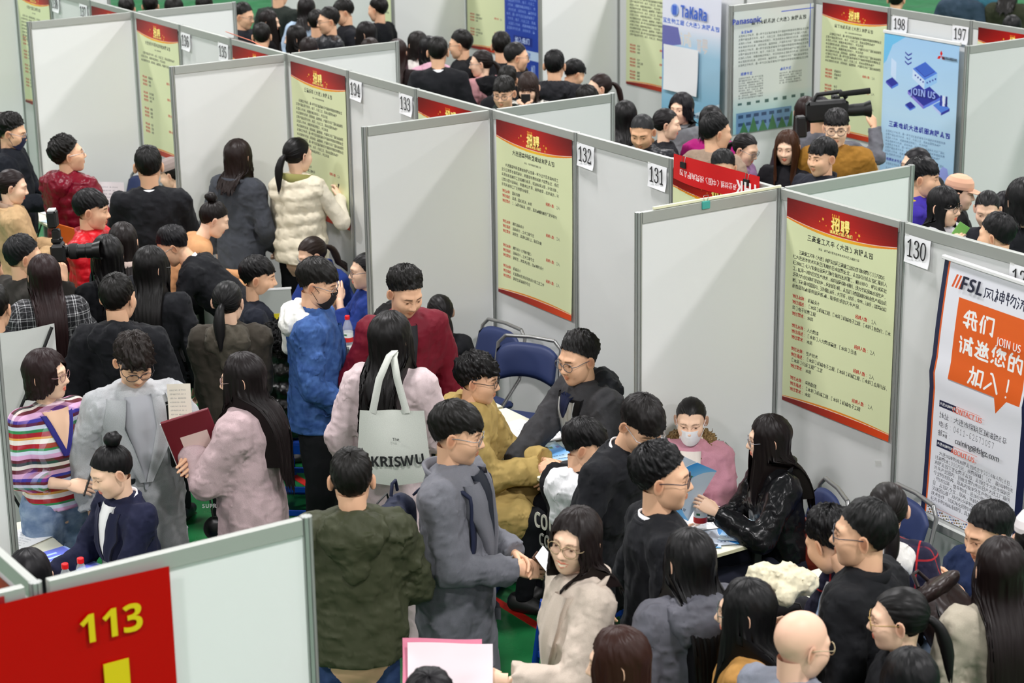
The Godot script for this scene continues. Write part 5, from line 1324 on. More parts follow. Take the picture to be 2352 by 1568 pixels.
func build_person(sp: Dictionary) -> void:
	var b := body_of(sp)
	var s: float = b.s; var fem: bool = b.fem; var F: Transform3D = b.F; var fw := F.basis.z.normalized()
	var near: bool = sp.get("near", 0) >= 1
	var wide: float = sp.get("wide", 1.0)
	var root := thing("person", sp.lab, "person", Vector3(sp.x, 0, sp.z), deg_to_rad(sp.yaw))
	b.root = root; b.sp = sp
	var th: float = sp.get("th", 0.010)
	# body under the clothes
	var bp := torso_prims(b, -0.016, fem, wide)
	for e in ["la", "ra"]:
		bp.append(prim(b["S" + e], b["E" + e], 0.044 * s, 0.038 * s, 0.03)); bp.append(prim(b["E" + e], b["W" + e], 0.038 * s, 0.027 * s, 0.02))
	for e in ["L", "R"]:
		bp.append(prim(b["H" + e], b["K" + e], 0.070 * s, 0.045 * s, 0.04)); bp.append(prim(b["K" + e], b["A" + e], 0.044 * s, 0.034 * s, 0.03))
	var jb := {"prims": bp, "cell": 0.020 if sp.has("bare") else 0.036, "seed": folk.size()}
	# top garment
	var tp := torso_prims(b, th, fem, wide)
	var hem: float = sp.get("hem", b.hipy - 0.10)
	if b.seat == 0.0:
		var q := 1.28 if hem > b.hipy - 0.2 else 1.25
		tp.append(prim(F * Vector3(0, 0.0, 0), Vector3(0, hem - 0.12, 0.0), (0.156 * (0.95 if fem else 1.0) + th) * s, ((0.160 if hem > b.hipy - 0.2 else 0.180 + sp.get("flare", 0.015)) + th) * s, 0.06, Vector3(0, 0, 1), q))
	elif b.seat > 0.0 and hem < b.hipy - 0.16:
		for e in ["L", "R"]: tp.append(prim(b["H" + e], b["H" + e].lerp(b["K" + e], 0.75), (0.10 + th) * s, (0.085 + th) * s, 0.06))
	b.tor = tp.duplicate()
	var cuff: float = sp.get("cuff", 0.96)
	var at: float = th * sp.get("sleeve", 0.9)
	var tops := []
	for e in ["la", "ra"]:
		if sp.get("vest", 0) == 1: continue
		tops.append(prim(b["S" + e], b["E" + e], (0.052 + at) * s, (0.047 + at) * s, 0.045 * s))
		tops.append(prim(b["E" + e], b["E" + e].lerp(b["W" + e], cuff), (0.046 + at) * s, (0.038 + at) * s, 0.025 * s, Vector3.ZERO, 1.0, true))
	tp.append_array(tops)
	var jt := {"prims": tp, "cell": (0.0150 if near else 0.023), "wr": sp.get("wr", 0.016), "ws": Vector3(10, 6, 10), "seed": folk.size() + 3, "cuts": [[Vector3(0, hem, 0), Vector3(0, -1, 0)]]}
	if sp.has("quilt"): jt.quilt = sp.quilt
	# trousers
	var lp := [prim(Vector3(-0.06 * s, b.hipy + 0.0, -0.005), Vector3(0.06 * s, b.hipy + 0.0, -0.005), 0.108 * s, 0.108 * s, 0.05)]
	var lw: float = sp.get("leg", 0.0)
	for e in ["L", "R"]:
		lp.append(prim(b["H" + e], b["K" + e], (0.082 + lw) * s, (0.060 + lw) * s, 0.035)); lp.append(prim(b["K" + e], b["A" + e], (0.058 + lw) * s, (0.050 + lw) * s, 0.03))
	var jl := {"prims": lp, "cell": (0.018 if sp.get("near", 0) >= 2 else 0.032), "wr": 0.010, "seed": folk.size() + 5, "cuts": [[Vector3(0, 0.065, 0), Vector3(0, -1, 0)]]}
	b.jb = jb; b.jt = jt; b.jl = jl
	jobs.append(jb); jobs.append(jt); jobs.append(jl)
	if sp.get("vest", 0) == 1:
		var vp := []
		for e in ["la", "ra"]:
			vp.append(prim(b["S" + e], b["E" + e], 0.056 * s, 0.052 * s, 0.045 * s)); vp.append(prim(b["E" + e], b["W" + e], 0.052 * s, 0.042 * s, 0.025 * s, Vector3.ZERO, 1.0, true))
		b.js = {"prims": vp, "cell": 0.016, "wr": 0.010, "seed": folk.size() + 9}; jobs.append(b.js)
	# hoods and thick collars
	if sp.has("hood"):
		var hd := []
		var kk: float = sp.get("hoodsize", 1.0)
		var prev := Vector3.ZERO
		for i in 9:
			var a := deg_to_rad(35.0 + 290.0 * i / 8.0)
			var back := (1.0 - cos(a)) * 0.5
			var v := F * Vector3(sin(a) * 0.098, 0.475 + 0.035 * back - 0.05 * (1.0 - back), cos(a) * 0.088 - 0.012)
			if i > 0: hd.append(prim(prev, v, (0.026 + 0.016 * back) * s * kk, (0.026 + 0.016 * back) * s * kk, 0.02))
			prev = v
		hd.append(prim(F * Vector3(-0.075, 0.46, -0.105), F * Vector3(0.075, 0.46, -0.105), 0.048 * s * kk, 0.048 * s * kk, 0.05))
		hd.append(prim(F * Vector3(0, 0.44, -0.115), F * Vector3(0, 0.33, -0.135), 0.075 * s * kk, 0.045 * s * kk, 0.06, fw, 1.5))
		b.jh = {"prims": hd, "cell": 0.012 if near else 0.017, "wr": 0.026 if sp.get("hoodfur", 0) == 1 else 0.016, "ws": Vector3(60, 60, 60) if sp.get("hoodfur", 0) == 1 else Vector3(13, 9, 13), "seed": folk.size() + 2}
		jobs.append(b.jh)
	folk.append(b)
func finish_person(b: Dictionary) -> void:
	var sp: Dictionary = b.sp; var root: Node3D = b.root; var s: float = b.s; var F: Transform3D = b.F; var fem: bool = b.fem
	var near: bool = sp.get("near", 0) >= 1
	var tone: Color = C(sp.get("skin", "e2b391" if not fem else "efc6aa")).srgb_to_linear()
	# the body: coarse figure, neck, head and hands in one mesh
	var V := PackedVector3Array(b.jb.V); var N := PackedVector3Array(b.jb.N); var I := PackedInt32Array(b.jb.I)
	var Cc := PackedColorArray(); Cc.resize(V.size()); Cc.fill(tone)
	var hs: float = s * 0.985
	var TH := Transform3D(b.Bh * Basis.from_scale(Vector3(hs * sp.get("face", 1.0), hs, hs)), b.hc)
	append_part(V, N, I, Cc, head_template(fem, sp.get("jaw", 1.0 if not fem else 0.93), near, sp.get("smile", 0) == 1, sp.get("hair", "crop") != "bald"), TH, tone)
	var nst := SurfaceTool.new(); nst.begin(Mesh.PRIMITIVE_TRIANGLES)
	var n0: Vector3 = F * Vector3(0, 0.44, -0.012); var n2: Vector3 = TH * Vector3(0, -0.045, -0.020)
	tube_into(nst, PackedVector3Array([n0, n0.lerp(n2, 0.35), n0.lerp(n2, 0.7), n2]), 0.06, 0.05, 16, false, 1.0, PackedFloat32Array([0.072 * s, 0.054 * s * (0.92 if fem else 1.05), 0.052 * s * (0.9 if fem else 1.05), 0.055 * s]))
	nst.index()
	var na := nst.commit_to_arrays()
	append_part(V, N, I, Cc, {"V": na[Mesh.ARRAY_VERTEX], "N": na[Mesh.ARRAY_NORMAL], "I": na[Mesh.ARRAY_INDEX]}, Transform3D(), tone)
	for e in [[1.0, "la"], [-1.0, "ra"]]:
		var W: Vector3 = b["W" + e[1]]; var E: Vector3 = b["E" + e[1]]
		var z := (W - E).normalized()
		if sp.has("hd_" + e[1]): z = (z + Basis(Vector3.UP, b.tw) * (sp["hd_" + e[1]] as Vector3)).normalized()
		var up: Vector3 = sp.get("hu_" + e[1], Vector3(e[0] * 0.8, 0.6, 0.15) if z.y > -0.7 else Vector3(e[0], 0, 0.3))
		var x := up.cross(z).normalized(); var y := z.cross(x)
		append_part(V, N, I, Cc, hand_template(e[0], sp.get("curl", 0.55)), Transform3D(Basis(x, y, z) * Basis.from_scale(Vector3(s, s, s) * (0.92 if fem else 1.0)), W), tone)
		b["T" + e[1]] = root.transform * Transform3D(Basis(x, y, z), W)
	var sm := mat(Color.WHITE, 0.48); sm.vertex_color_use_as_albedo = true; sm.metallic_specular = 0.42
	part("body", arrays_mesh(V, N, I, Cc), sm, root)
	# clothes
	var tm: Material = sp.mat if sp.has("mat") else clothm(C(sp.tc), sp.get("rough", 0.85), sp.get("cloth", ""))
	b.tm = tm
	part(sp.get("top", "jacket"), arrays_mesh(b.jt.V, b.jt.N, b.jt.I), tm, root)
	if b.jl.V.size() > 0: part("trousers", arrays_mesh(b.jl.V, b.jl.N, b.jl.I), clothm(C(sp.get("bot", "17181c")), 0.85, sp.get("bcloth", "")), root)
	if b.has("js"): part("sleeves", arrays_mesh(b.js.V, b.js.N, b.js.I), clothm(C(sp.get("sc", sp.tc)), 0.9, "wool"), root)
	if b.has("jh"):
		var hm: Material = tm if sp.hood == "" else clothm(C(sp.hood), 0.9, "fur" if sp.get("hoodfur", 0) == 1 else "wool")
		part("fur_collar" if sp.get("hoodfur", 0) == 1 else "hood", arrays_mesh(b.jh.V, b.jh.N, b.jh.I), hm, root)
	var shm := mat(C(sp.get("shoe", "141414")), 0.5)
	for e in ["L", "R"]:
		var A: Vector3 = b["A" + e]
		var o := part("shoe", shoe_mesh(), shm, root, Vector3(A.x, 0, A.z)); o.rotation.y = 0.18 if e == "L" else -0.18
	# head wear and hair
	var style: String = sp.get("hair", "crop")
	if HAIR.has(style):
		var hmt := mat(C(sp.get("hc", "15120f")).darkened(0.25), 0.44); hmt.metallic_specular = 0.32
		var TT: Transform3D = TH.affine_inverse() * Transform3D(F.basis, b.nb)
		var grav: Vector3 = (TH.basis.inverse() * Vector3.DOWN).normalized()
		var to := TT * Transform3D(Basis(), Vector3(0, 0.155, 0))
		var o := part("hair", hair_mesh(style, sp.get("sd", folk.find(b)), grav, near, to, sp.get("th", 0.010) + 0.012), hmt, root)
		o.transform = TH
	if sp.has("gl"):
		var gm := mat(C(sp.gl), 0.3, 0.6 if sp.gl > "7" else 0.0)
		var o := part("glasses", glasses_mesh(sp.get("glr", 0.0225), 0.0017 if near else 0.0015), gm, root); o.transform = TH
		var lm := mat(Color(0.85, 0.88, 0.95, 0.12), 0.05); lm.transparency = BaseMaterial3D.TRANSPARENCY_ALPHA
		part("lens", lens_mesh(sp.get("glr", 0.0225)), lm, o)
	if sp.has("mask"):
		var o := part("face_mask", mask_mesh(), mat(C(sp.mask), 0.8), root); o.transform = TH
		for sd in [-1.0, 1.0]:
			part("ear_loop", tube(PackedVector3Array([Vector3(sd * 0.066, -0.022, 0.036), Vector3(sd * 0.083, 0.012, -0.004)]), 0.0014, -1, 5), mat(C(sp.mask), 0.8), o)
			part("ear_loop", tube(PackedVector3Array([Vector3(sd * 0.060, -0.070, 0.036), Vector3(sd * 0.083, -0.020, -0.008)]), 0.0014, -1, 5), mat(C(sp.mask), 0.8), o)
	if sp.has("cap"):
		var cm := clothm(C(sp.cap), 0.85)
		var prof := PackedVector2Array([Vector2(0.094, 0.0), Vector2(0.096, 0.02), Vector2(0.090, 0.05), Vector2(0.070, 0.078), Vector2(0.035, 0.094), Vector2(0.0001, 0.098)])
		var o := part("cap", lathe(prof, 28), cm, root); o.transform = TH * Transform3D(Basis.from_scale(Vector3(0.95, 1, 1.1)), Vector3(0, 0.048, -0.013))
		if sp.get("brim", 1) == 1:
			var ol := PackedVector2Array()
			for k in 13:
				var a := PI * k / 12
				ol.append(Vector2(cos(a) * 0.085, 0.06 + sin(a) * 0.10))
			var br := part("brim", prism(ol, 0.005), cm, o, Vector3(0, 0.002, 0.0)); br.rotation.x = 0.18
	# collars
	var NB := Transform3D(F.basis.orthonormalized() * Basis.from_scale(Vector3(s, s, s)), b.nb)
	for c in sp.get("collar", []):
		var k: String = c[0]
		var cmat: Material = tm if c[1] == "" else clothm(C(c[1]), 0.8, c[2] if c.size() > 2 else "")
		var mesh: ArrayMesh
		var at := Vector3(0, -0.012, 0)
		if k == "shirt": mesh = ring_band(0.066, 0.068, 0.046, 0.005, 0.30, 0.045, 0.02)
		elif k == "suit": mesh = ring_band(0.080, 0.080, 0.034, 0.010, 0.5, 0.09, 0.06); at = Vector3(0, -0.022, -0.002)
		elif k == "stand": mesh = ring_band(0.080, 0.082, 0.062, 0.012, 0.35, 0.03, 0.10)
		elif k == "coat": mesh = ring_band(0.092, 0.090, 0.060, 0.014, 0.75, 0.06, 0.22); at = Vector3(0, -0.025, -0.004)
		elif k == "turtle": mesh = ring_band(0.063, 0.066, 0.075, 0.008, 0.0, 0.01, 0.02)
		elif k == "scarf": mesh = ring_band(0.095, 0.095, 0.085, 0.03, 0.0, 0.01, 0.12); at = Vector3(0, -0.03, 0)
		if mesh:
			var o := part("scarf" if k == "scarf" else "collar", mesh, cmat, root); o.transform = NB * Transform3D(Basis(), at)
	# pieces laid on the cloth: [name, colour, [[y, xl, xr], ...], offset, front(1)/back(-1)]
	var Fu := Transform3D(F.basis, F.origin)
	for q in sp.get("patch", []):
		part(q[0], strip_patch(b.tor, Fu, q[2], q[3] + 0.009, q[4]), tm if q[1] == "" else clothm(C(q[1]), q[5] if q.size() > 5 else 0.7), root)
	for q in sp.get("button", []):
		var p := surface_z(b.tor, Fu, q[0], q[1], q[2])
		var o := part("button", box(0.026 * q[3], 0.026 * q[3], 0.007, 0.005), mat(C(q[4]), 0.35), root); o.transform = Transform3D(F.basis.orthonormalized(), p + F.basis.z.normalized() * 0.003 * q[2])
	for q in sp.get("text", []):
		var p := surface_z(b.tor, Fu, q[1], q[2], -1.0)
		var o := part("lettering", letters(q[0], q[3], true, false, 0.004), mat(C(q[4]), 0.7), root); o.transform = Transform3D(F.basis.orthonormalized() * Basis(Vector3.UP, PI) * Basis.from_scale(Vector3(0.85, 1.25, 1)), p - F.basis.z.normalized() * 0.012)
func append_part(V: PackedVector3Array, N: PackedVector3Array, I: PackedInt32Array, Cc: PackedColorArray, t: Dictionary, T3: Transform3D, tone: Color) -> void:
	var base := V.size()
	V.append_array(T3 * (t.V as PackedVector3Array))
	var nb := T3.basis.orthonormalized()
	N.append_array(Transform3D(nb, Vector3.ZERO) * (t.N as PackedVector3Array))
	if t.has("C"):
		for c in t.C: Cc.append(Color(c.r * tone.r, c.g * tone.g, c.b * tone.b))
	else:
		var cc := PackedColorArray(); cc.resize((t.V as PackedVector3Array).size()); cc.fill(tone); Cc.append_array(cc)
	for k in t.I: I.append(base + k)
func work(from: int) -> void:
	for k in range(from, jobs.size(), 4): run_job(jobs[k])
func people() -> void:
	for sp in crowd(): build_person(sp)
	var th := []
	for k in 4:
		var t := Thread.new(); t.start(work.bind(k)); th.append(t)
	for t in th: t.wait_to_finish()
	for b in folk: finish_person(b)
	jobs.clear()
func crowd() -> Array:
	return [
		{"x": 9.216, "z": 3.137, "yaw": 241.6, "h": 1.73, "hy": -2, "lab": "man in an olive hooded parka and jeans seen from behind beside the red sign's wall", "tc": "3b3e2c", "th": 0.03, "hem": 0.84, "hood": "", "hoodsize": 1.15, "wr": 0.02, "near": 2, "bot": "33466b", "bcloth": "denim", "la": "f", "ra": "f", "hair": "crop", "top": "parka", "rough": 0.6, "collar": [["stand", "23263a"]], "sleeve": 0.8},
		{"x": 9.119, "z": 2.605, "yaw": 130.5, "h": 1.8, "hy": 8, "lab": "tall man in a long grey overcoat with a navy backpack holding an envelope", "tc": "6c6d74", "cloth": "wool", "th": 0.02, "hem": 0.5, "near": 2, "hair": "bowl", "gl": "9a9a9a", "la": "k", "ra": Vector3(-0.12, -0.31, 0.27), "hp": 12, "top": "overcoat", "collar": [["coat", ""]], "patch": [["shirt_front", "20242d", [[0.5, -0.045, 0.045], [0.4, -0.05, 0.05], [0.22, -0.01, 0.012]], 0.008, 1], ["lapel", "", [[0.48, 0.05, 0.115], [0.36, 0.045, 0.135], [0.3, 0.03, 0.1], [0.12, 0.002, 0.03]], 0.018, 1], ["lapel", "", [[0.48, -0.115, -0.05], [0.36, -0.135, -0.045], [0.3, -0.1, -0.03], [0.12, -0.03, -0.002]], 0.018, 1], ["pocket_flap", "", [[-0.1, 0.07, 0.2], [-0.15, 0.07, 0.2]], 0.014, 1]], "bot": "15161a"},
		{"x": 7.74, "z": 2.104, "yaw": 218.4, "h": 1.77, "hy": -8, "lab": "woman with long wavy black hair and a pale pink coat carrying the white tote bag", "f": 1, "tc": "cfbcbe", "cloth": "wool", "th": 0.026, "hem": 0.55, "near": 2, "hair": "wavy", "hc": "130f0f", "la": "d", "ra": "f", "top": "coat", "shoe": "a8977c", "flare": 0.03, "bot": "cbb9bb", "hp": 4},
		{"x": 6.836, "z": 1.531, "yaw": 77.8, "h": 1.75, "hy": 10, "lab": "man in a maroon hooded jacket looking down at the long haired woman", "hp": 28, "lean": 9, "tc": "6b1425", "th": 0.024, "hem": 0.78, "hood": "1c1c1d", "near": 1, "hair": "spiky", "la": "d", "ra": "d", "rough": 0.6, "wr": 0.014, "patch": [["shirt_front", "2a2a2d", [[0.5, -0.04, 0.04], [0.3, -0.02, 0.02], [0.18, -0.005, 0.005]], 0.006, 1], ["pocket_flap", "", [[0.2, 0.06, 0.16], [0.16, 0.06, 0.16]], 0.01, 1]], "button": [[0.08, 0.18, 1, 0.5, "c9c9c9"], [0.14, 0.18, 1, 0.5, "c9c9c9"]], "collar": [["coat", "1c1c1e"]]},
		{"x": 6.616, "z": 1.917, "yaw": 144.2, "h": 1.77, "hy": -7, "lab": "young man in a blue denim jacket with white hood and black face mask", "hp": 18, "tc": "42639b", "cloth": "denim", "th": 0.022, "hem": 0.84, "hood": "e9e8e2", "hoodsize": 1.1, "mask": "17171a", "gl": "8d8d90", "near": 2, "hair": "bowl", "hc": "161310", "la": Vector3(0, -0.42, 0.22), "ra": Vector3(-0.02, -0.42, 0.22), "bot": "121316", "wr": 0.022, "rough": 0.7, "leg": 0.02, "collar": [["coat", ""]], "patch": [["chest_pocket", "", [[0.34, 0.05, 0.13], [0.24, 0.055, 0.125], [0.22, 0.09, 0.1]], 0.008, 1], ["placket", "", [[0.44, -0.02, 0.02], [0, -0.02, 0.02]], 0.006, 1]]},
		{"x": 6.307, "z": 2.263, "yaw": 236.9, "h": 1.64, "hy": -12, "lab": "woman in a brown fleece hoodie with a cream hair clip and ponytail", "f": 1, "tc": "3b362f", "cloth": "wool", "th": 0.034, "hem": 0.62, "hood": "4b463d", "near": 1, "hair": "lowpony", "hc": "131213", "la": "x", "ra": "x", "top": "hoodie"},
		{"x": 7.622, "z": 2.816, "yaw": 306.6, "h": 1.67, "hy": 18, "lab": "woman in a pale rose knit coat with very long straight dark hair", "f": 1, "tc": "c6adb0", "cloth": "tweed", "th": 0.036, "hem": 0.38, "near": 2, "hair": "longer", "hc": "1a1112", "la": "h", "ra": Vector3(-0.02, -0.16, 0.32), "gl": "a38a86", "top": "coat", "flare": 0.05, "bot": "1a1a1c"},
		{"x": 7.176, "z": 3.18, "yaw": 75.5, "h": 1.73, "hy": 6, "lab": "man in a long light grey coat reading a dark red folder", "hp": 34, "tc": "b4b6b9", "cloth": "tweed", "th": 0.024, "hem": 0.36, "near": 2, "hair": "curly", "hc": "2b221e", "gl": "23242e", "glr": 0.026, "la": Vector3(0.03, -0.22, 0.3), "ra": "d", "top": "coat", "flare": 0.03, "collar": [["turtle", "a4a5ab"], ["coat", ""]], "patch": [["sweater_front", "a4a5ab", [[0.5, -0.06, 0.06], [0.38, -0.075, 0.075], [0.16, -0.02, 0.03], [0.06, -0.005, 0.005]], 0.006, 1], ["lapel", "", [[0.49, -0.14, -0.06], [0.36, -0.17, -0.08], [0.28, -0.11, -0.05], [0.1, -0.03, 0]], 0.02, 1], ["lapel", "", [[0.49, 0.06, 0.13], [0.36, 0.07, 0.16], [0.24, 0.04, 0.11], [0.1, 0, 0.03]], 0.02, 1], ["shoulder_strap", "141414", [[0.46, 0.12, 0.155], [0.3, 0.125, 0.16], [0.14, 0.13, 0.165]], 0.022, 1]], "button": [[-0.07, 0.24, 1, 1.15, "1c1f24"], [-0.06, 0.1, 1, 1.15, "1c1f24"], [-0.05, -0.04, 1, 1.15, "1c1f24"], [-0.04, -0.18, 1, 1.15, "1c1f24"]], "bot": "15161a"},
		{"x": 6.952, "z": 3.528, "yaw": 98, "h": 1.65, "hy": 38, "lab": "woman in a rainbow striped sweater and pale jeans holding a pen", "f": 1, "tc": "ffffff", "mat": stripes(), "th": 0.008, "hem": 0.86, "near": 2, "hair": "bob", "hc": "2a1516", "gl": "a0787a", "la": Vector3(0.06, -0.42, 0.16), "ra": Vector3(-0.12, -0.3, 0.2), "cuff": 0.62, "bare": 1, "bot": "8a9cb4", "bcloth": "denim", "top": "sweater", "wr": 0.006, "leg": 0.022, "hp": 2, "patch": [["neckline", "33307c", [[0.475, -0.085, -0.062], [0.38, -0.055, -0.03], [0.27, -0.012, 0.012]], 0.006, 1], ["neckline", "33307c", [[0.475, 0.062, 0.085], [0.38, 0.03, 0.055], [0.27, -0.012, 0.012]], 0.006, 1], ["skin_front", "e8bfa2", [[0.49, -0.07, 0.07], [0.38, -0.034, 0.034], [0.285, -0.004, 0.004]], 0.004, 1, 0.5]]},
		{"x": 7.587, "z": 3.387, "yaw": 6.6, "h": 1.68, "hy": -8, "lab": "woman in a navy suit with a top bun sitting at the lower left table", "sit": 0.48, "f": 1, "hp": 22, "lean": 8, "tc": "1d2038", "th": 0.01, "collar": [["shirt", "efeff2"], ["suit", ""]], "near": 2, "hair": "bun", "hc": "141214", "la": "t", "ra": "t", "top": "suit_jacket", "cloth": "wool", "patch": [["shirt_front", "e8e8ea", [[0.5, -0.05, 0.05], [0.36, -0.03, 0.03], [0.24, -0.003, 0.003]], 0.006, 1], ["lapel", "", [[0.48, 0.045, 0.1], [0.36, 0.03, 0.1], [0.24, 0, 0.04]], 0.012, 1], ["lapel", "", [[0.48, -0.1, -0.045], [0.36, -0.1, -0.03], [0.24, -0.04, 0]], 0.012, 1]], "bot": "1d2038"},
		{"x": 8.302, "z": 4.17, "yaw": 220.9, "h": 1.58, "hy": 0, "lab": "dark haired person sitting low behind the grey rail at the lower left corner", "sit": 0.4, "f": 1, "tc": "4a1522", "hair": "bob", "hc": "17141a", "th": 0.012},
		{"x": 5.282, "z": 2.883, "yaw": 257.8, "h": 1.66, "hy": 0, "lab": "woman in a black and white plaid coat with long straight auburn hair", "f": 1, "tc": "ffffff", "mat": plaid(0), "th": 0.03, "hem": 0.5, "near": 1, "hair": "longer", "hc": "2a1415", "top": "coat", "wr": 0.012},
		{"x": 6.235, "z": 2.851, "yaw": 232.9, "h": 1.75, "hy": -15, "lab": "man in a black hooded coat standing behind the man in the light grey coat", "tc": "141519", "th": 0.026, "hem": 0.5, "hood": "", "hoodsize": 1.2, "near": 1, "hair": "crop", "top": "coat", "cloth": "wool"},
		{"x": 5.431, "z": 2.312, "yaw": 234.9, "h": 1.65, "hy": -40, "lab": "woman in a black suit with long straight black hair hanging to mid back", "f": 1, "hair": "longer", "hc": "110e0e", "near": 1, "gl": "8d8d90", "tc": "1a1b1f", "th": 0.012, "collar": [["shirt", "efeff2"], ["suit", ""]], "cloth": "wool", "top": "suit_jacket"},
		{"x": 4.977, "z": 2.382, "yaw": 260.1, "h": 1.63, "hy": 0, "lab": "woman in a black suit with loose black hair beside the photographer's lens", "f": 1, "hair": "wavy", "hc": "0f0d0e", "near": 1, "tc": "1a1b1f", "th": 0.012, "collar": [["shirt", "efeff2"], ["suit", ""]], "cloth": "wool", "top": "suit_jacket"},
		{"x": 4.606, "z": 2.13, "yaw": 242.6, "h": 1.6, "hy": 0, "lab": "woman with straight dark brown hair and a checked scarf", "f": 1, "tc": "22242a", "hair": "long", "hc": "1d1413", "collar": [["scarf", "b5a39a"]], "near": 1},
		{"x": 4.941, "z": 2.879, "yaw": 198.3, "h": 1.7, "hy": -28, "lab": "photographer in a dark grey jacket raising a camera", "tc": "35322f", "th": 0.02, "hair": "crop", "hc": "1a1a1c", "near": 1, "la": Vector3(0.02, 0.02, 0.26), "ra": Vector3(-0.16, 0.02, 0.28), "wr": 0.016},
		{"x": 4.644, "z": 2.986, "yaw": 221.3, "h": 1.56, "hy": 0, "lab": "man in black cut off by the left edge beside the photographer", "tc": "121317", "hair": "crop", "th": 0.02},
		{"x": 5.931, "z": 3.409, "yaw": 231.2, "h": 1.72, "hy": 0, "lab": "person in dark navy cut off by the left edge behind the plaid coat", "tc": "14161e", "hair": "crop", "th": 0.02},
		{"x": 4.149, "z": 2.145, "yaw": 140.4, "h": 1.72, "hy": 8, "lab": "young man in a bright red padded jacket seen in profile", "tc": "b30f1c", "th": 0.028, "quilt": [0.008, 0.07], "hair": "bowl", "hc": "131113", "near": 1, "collar": [["stand", ""]], "rough": 0.4, "la": "f", "ra": "f"},
		{"x": 2.713, "z": 1.7, "yaw": 197.1, "h": 1.77, "hy": -30, "lab": "man with spiky hair and glasses in a dark red quilted vest jacket", "hp": -6, "tc": "690c20", "th": 0.034, "quilt": [0.01, 0.075], "hood": "", "hair": "spiky", "gl": "c0c0c0", "near": 1, "rough": 0.35, "la": "f", "ra": "f"},
		{"x": 3.521, "z": 1.47, "yaw": 246.8, "h": 1.8, "hy": -2, "lab": "broad man in a black suit with white collar seen from behind at left", "hair": "crop", "near": 1, "la": "f", "ra": "f", "wide": 1.06, "hc": "131211", "tc": "1a1b1f", "th": 0.012, "collar": [["shirt", "efeff2"], ["suit", ""]], "cloth": "wool", "top": "suit_jacket"},
		{"x": 1.763, "z": 0.511, "yaw": 316.3, "h": 1.6, "hy": 0, "lab": "woman with a pale grey beret sitting behind the broad black suit", "sit": 0.45, "f": 1, "tc": "1c1d22", "hair": "tied", "cap": "9b8c88", "brim": 0, "hp": 20},
		{"x": 2.859, "z": 2.183, "yaw": 168.4, "h": 1.63, "hy": -10, "lab": "woman in a camel coat with a gold star hair clip", "f": 1, "hp": 14, "tc": "c0a077", "cloth": "wool", "th": 0.028, "hem": 0.45, "hair": "lowpony", "hc": "231414", "collar": [["turtle", "9a8270"], ["coat", ""]], "near": 1, "top": "coat", "la": "f", "ra": "f"},
		{"x": 1.494, "z": 1.672, "yaw": 145.3, "h": 1.73, "hy": 0, "lab": "man with a navy face mask in a dark jacket at the left edge", "hp": 18, "tc": "14171e", "th": 0.024, "hair": "spiky", "mask": "1c2144", "gl": "a0a0a8", "near": 1, "la": "f", "ra": "f", "hood": ""},
		{"x": 1.154, "z": 1.607, "yaw": 150.6, "h": 1.68, "hy": 0, "lab": "brown haired person behind the man with the navy mask", "f": 1, "tc": "5d4a4a", "hair": "mid", "hc": "2a1b18"},
		{"x": 3.124, "z": 0.644, "yaw": 206.4, "h": 1.68, "hy": 8, "lab": "woman in a long charcoal coat with a wavy brown bob", "f": 1, "tc": "43464d", "cloth": "wool", "th": 0.018, "hem": 0.28, "near": 1, "hair": "mid", "hc": "291b18", "top": "coat", "la": "d", "ra": Vector3(0.02, -0.45, 0.15), "collar": [["coat", ""]]},
		{"x": 3.478, "z": 0.36, "yaw": 214.7, "h": 1.72, "hy": -24, "lab": "woman in a cream quilted vest writing while she reads the poster", "f": 1, "tc": "dfd6c0", "th": 0.03, "quilt": [0.012, 0.085], "vest": 1, "sc": "e0d8c4", "hem": 0.84, "near": 1, "hair": "lowpony", "hc": "120f0f", "la": "f", "ra": Vector3(0.02, -0.12, 0.27), "top": "vest", "collar": [["scarf", "8d8a52"], ["stand", ""]], "rough": 0.55, "bot": "111214"},
		{"x": 3.986, "z": 1.616, "yaw": 163, "h": 1.62, "hy": 0, "lab": "woman in a tan top with a messy bun bending over a table", "f": 1, "hp": 24, "lean": 34, "tc": "c69468", "th": 0.012, "hair": "bun", "hc": "1a1312", "near": 1, "la": "f", "ra": "f", "wr": 0.008, "top": "sweater"},
		{"x": 4.69, "z": 1.38, "yaw": 318.6, "h": 1.66, "hy": 16, "lab": "man in a black suit bowing low with his head down", "lean": 46, "hp": 34, "hair": "crop", "gl": "b0b0b0", "near": 1, "la": "f", "ra": "f", "hc": "17161a", "tc": "1a1b1f", "th": 0.012, "collar": [["shirt", "efeff2"], ["suit", ""]], "cloth": "wool", "top": "suit_jacket"},
		{"x": 4.969, "z": 1.442, "yaw": 150, "h": 1.73, "hy": -2, "lab": "man in a dark navy jacket sitting in profile at the blue jackets' table", "sit": 0.45, "tc": "1c1f29", "hair": "bowl", "hc": "131112", "near": 1, "collar": [["suit", ""]], "la": "t", "ra": "t", "cloth": "wool"},
		{"x": 4.292, "z": 0.438, "yaw": 4.6, "h": 1.62, "hy": -14, "lab": "woman with glasses in a blue work jacket leaning over papers", "sit": 0.45, "f": 1, "lean": 26, "hp": 26, "tc": "22377b", "th": 0.016, "hair": "lowpony", "hc": "382a25", "gl": "8d8d95", "near": 1, "la": "t", "ra": "t", "wr": 0.014, "collar": [["stand", ""]], "top": "work_jacket"},
		{"x": 5.062, "z": 0.728, "yaw": 339, "h": 1.6, "hy": 0, "lab": "woman with round glasses in a blue work jacket half hidden by the divider post", "sit": 0.45, "f": 1, "hp": 6, "tc": "22377b", "th": 0.016, "hair": "tied", "hc": "171316", "gl": "50505a", "glr": 0.026, "near": 1, "la": "m", "ra": Vector3(-0.1, -0.02, 0.24), "cuff": 0.75, "bare": 1, "top": "work_jacket", "collar": [["stand", ""]]},
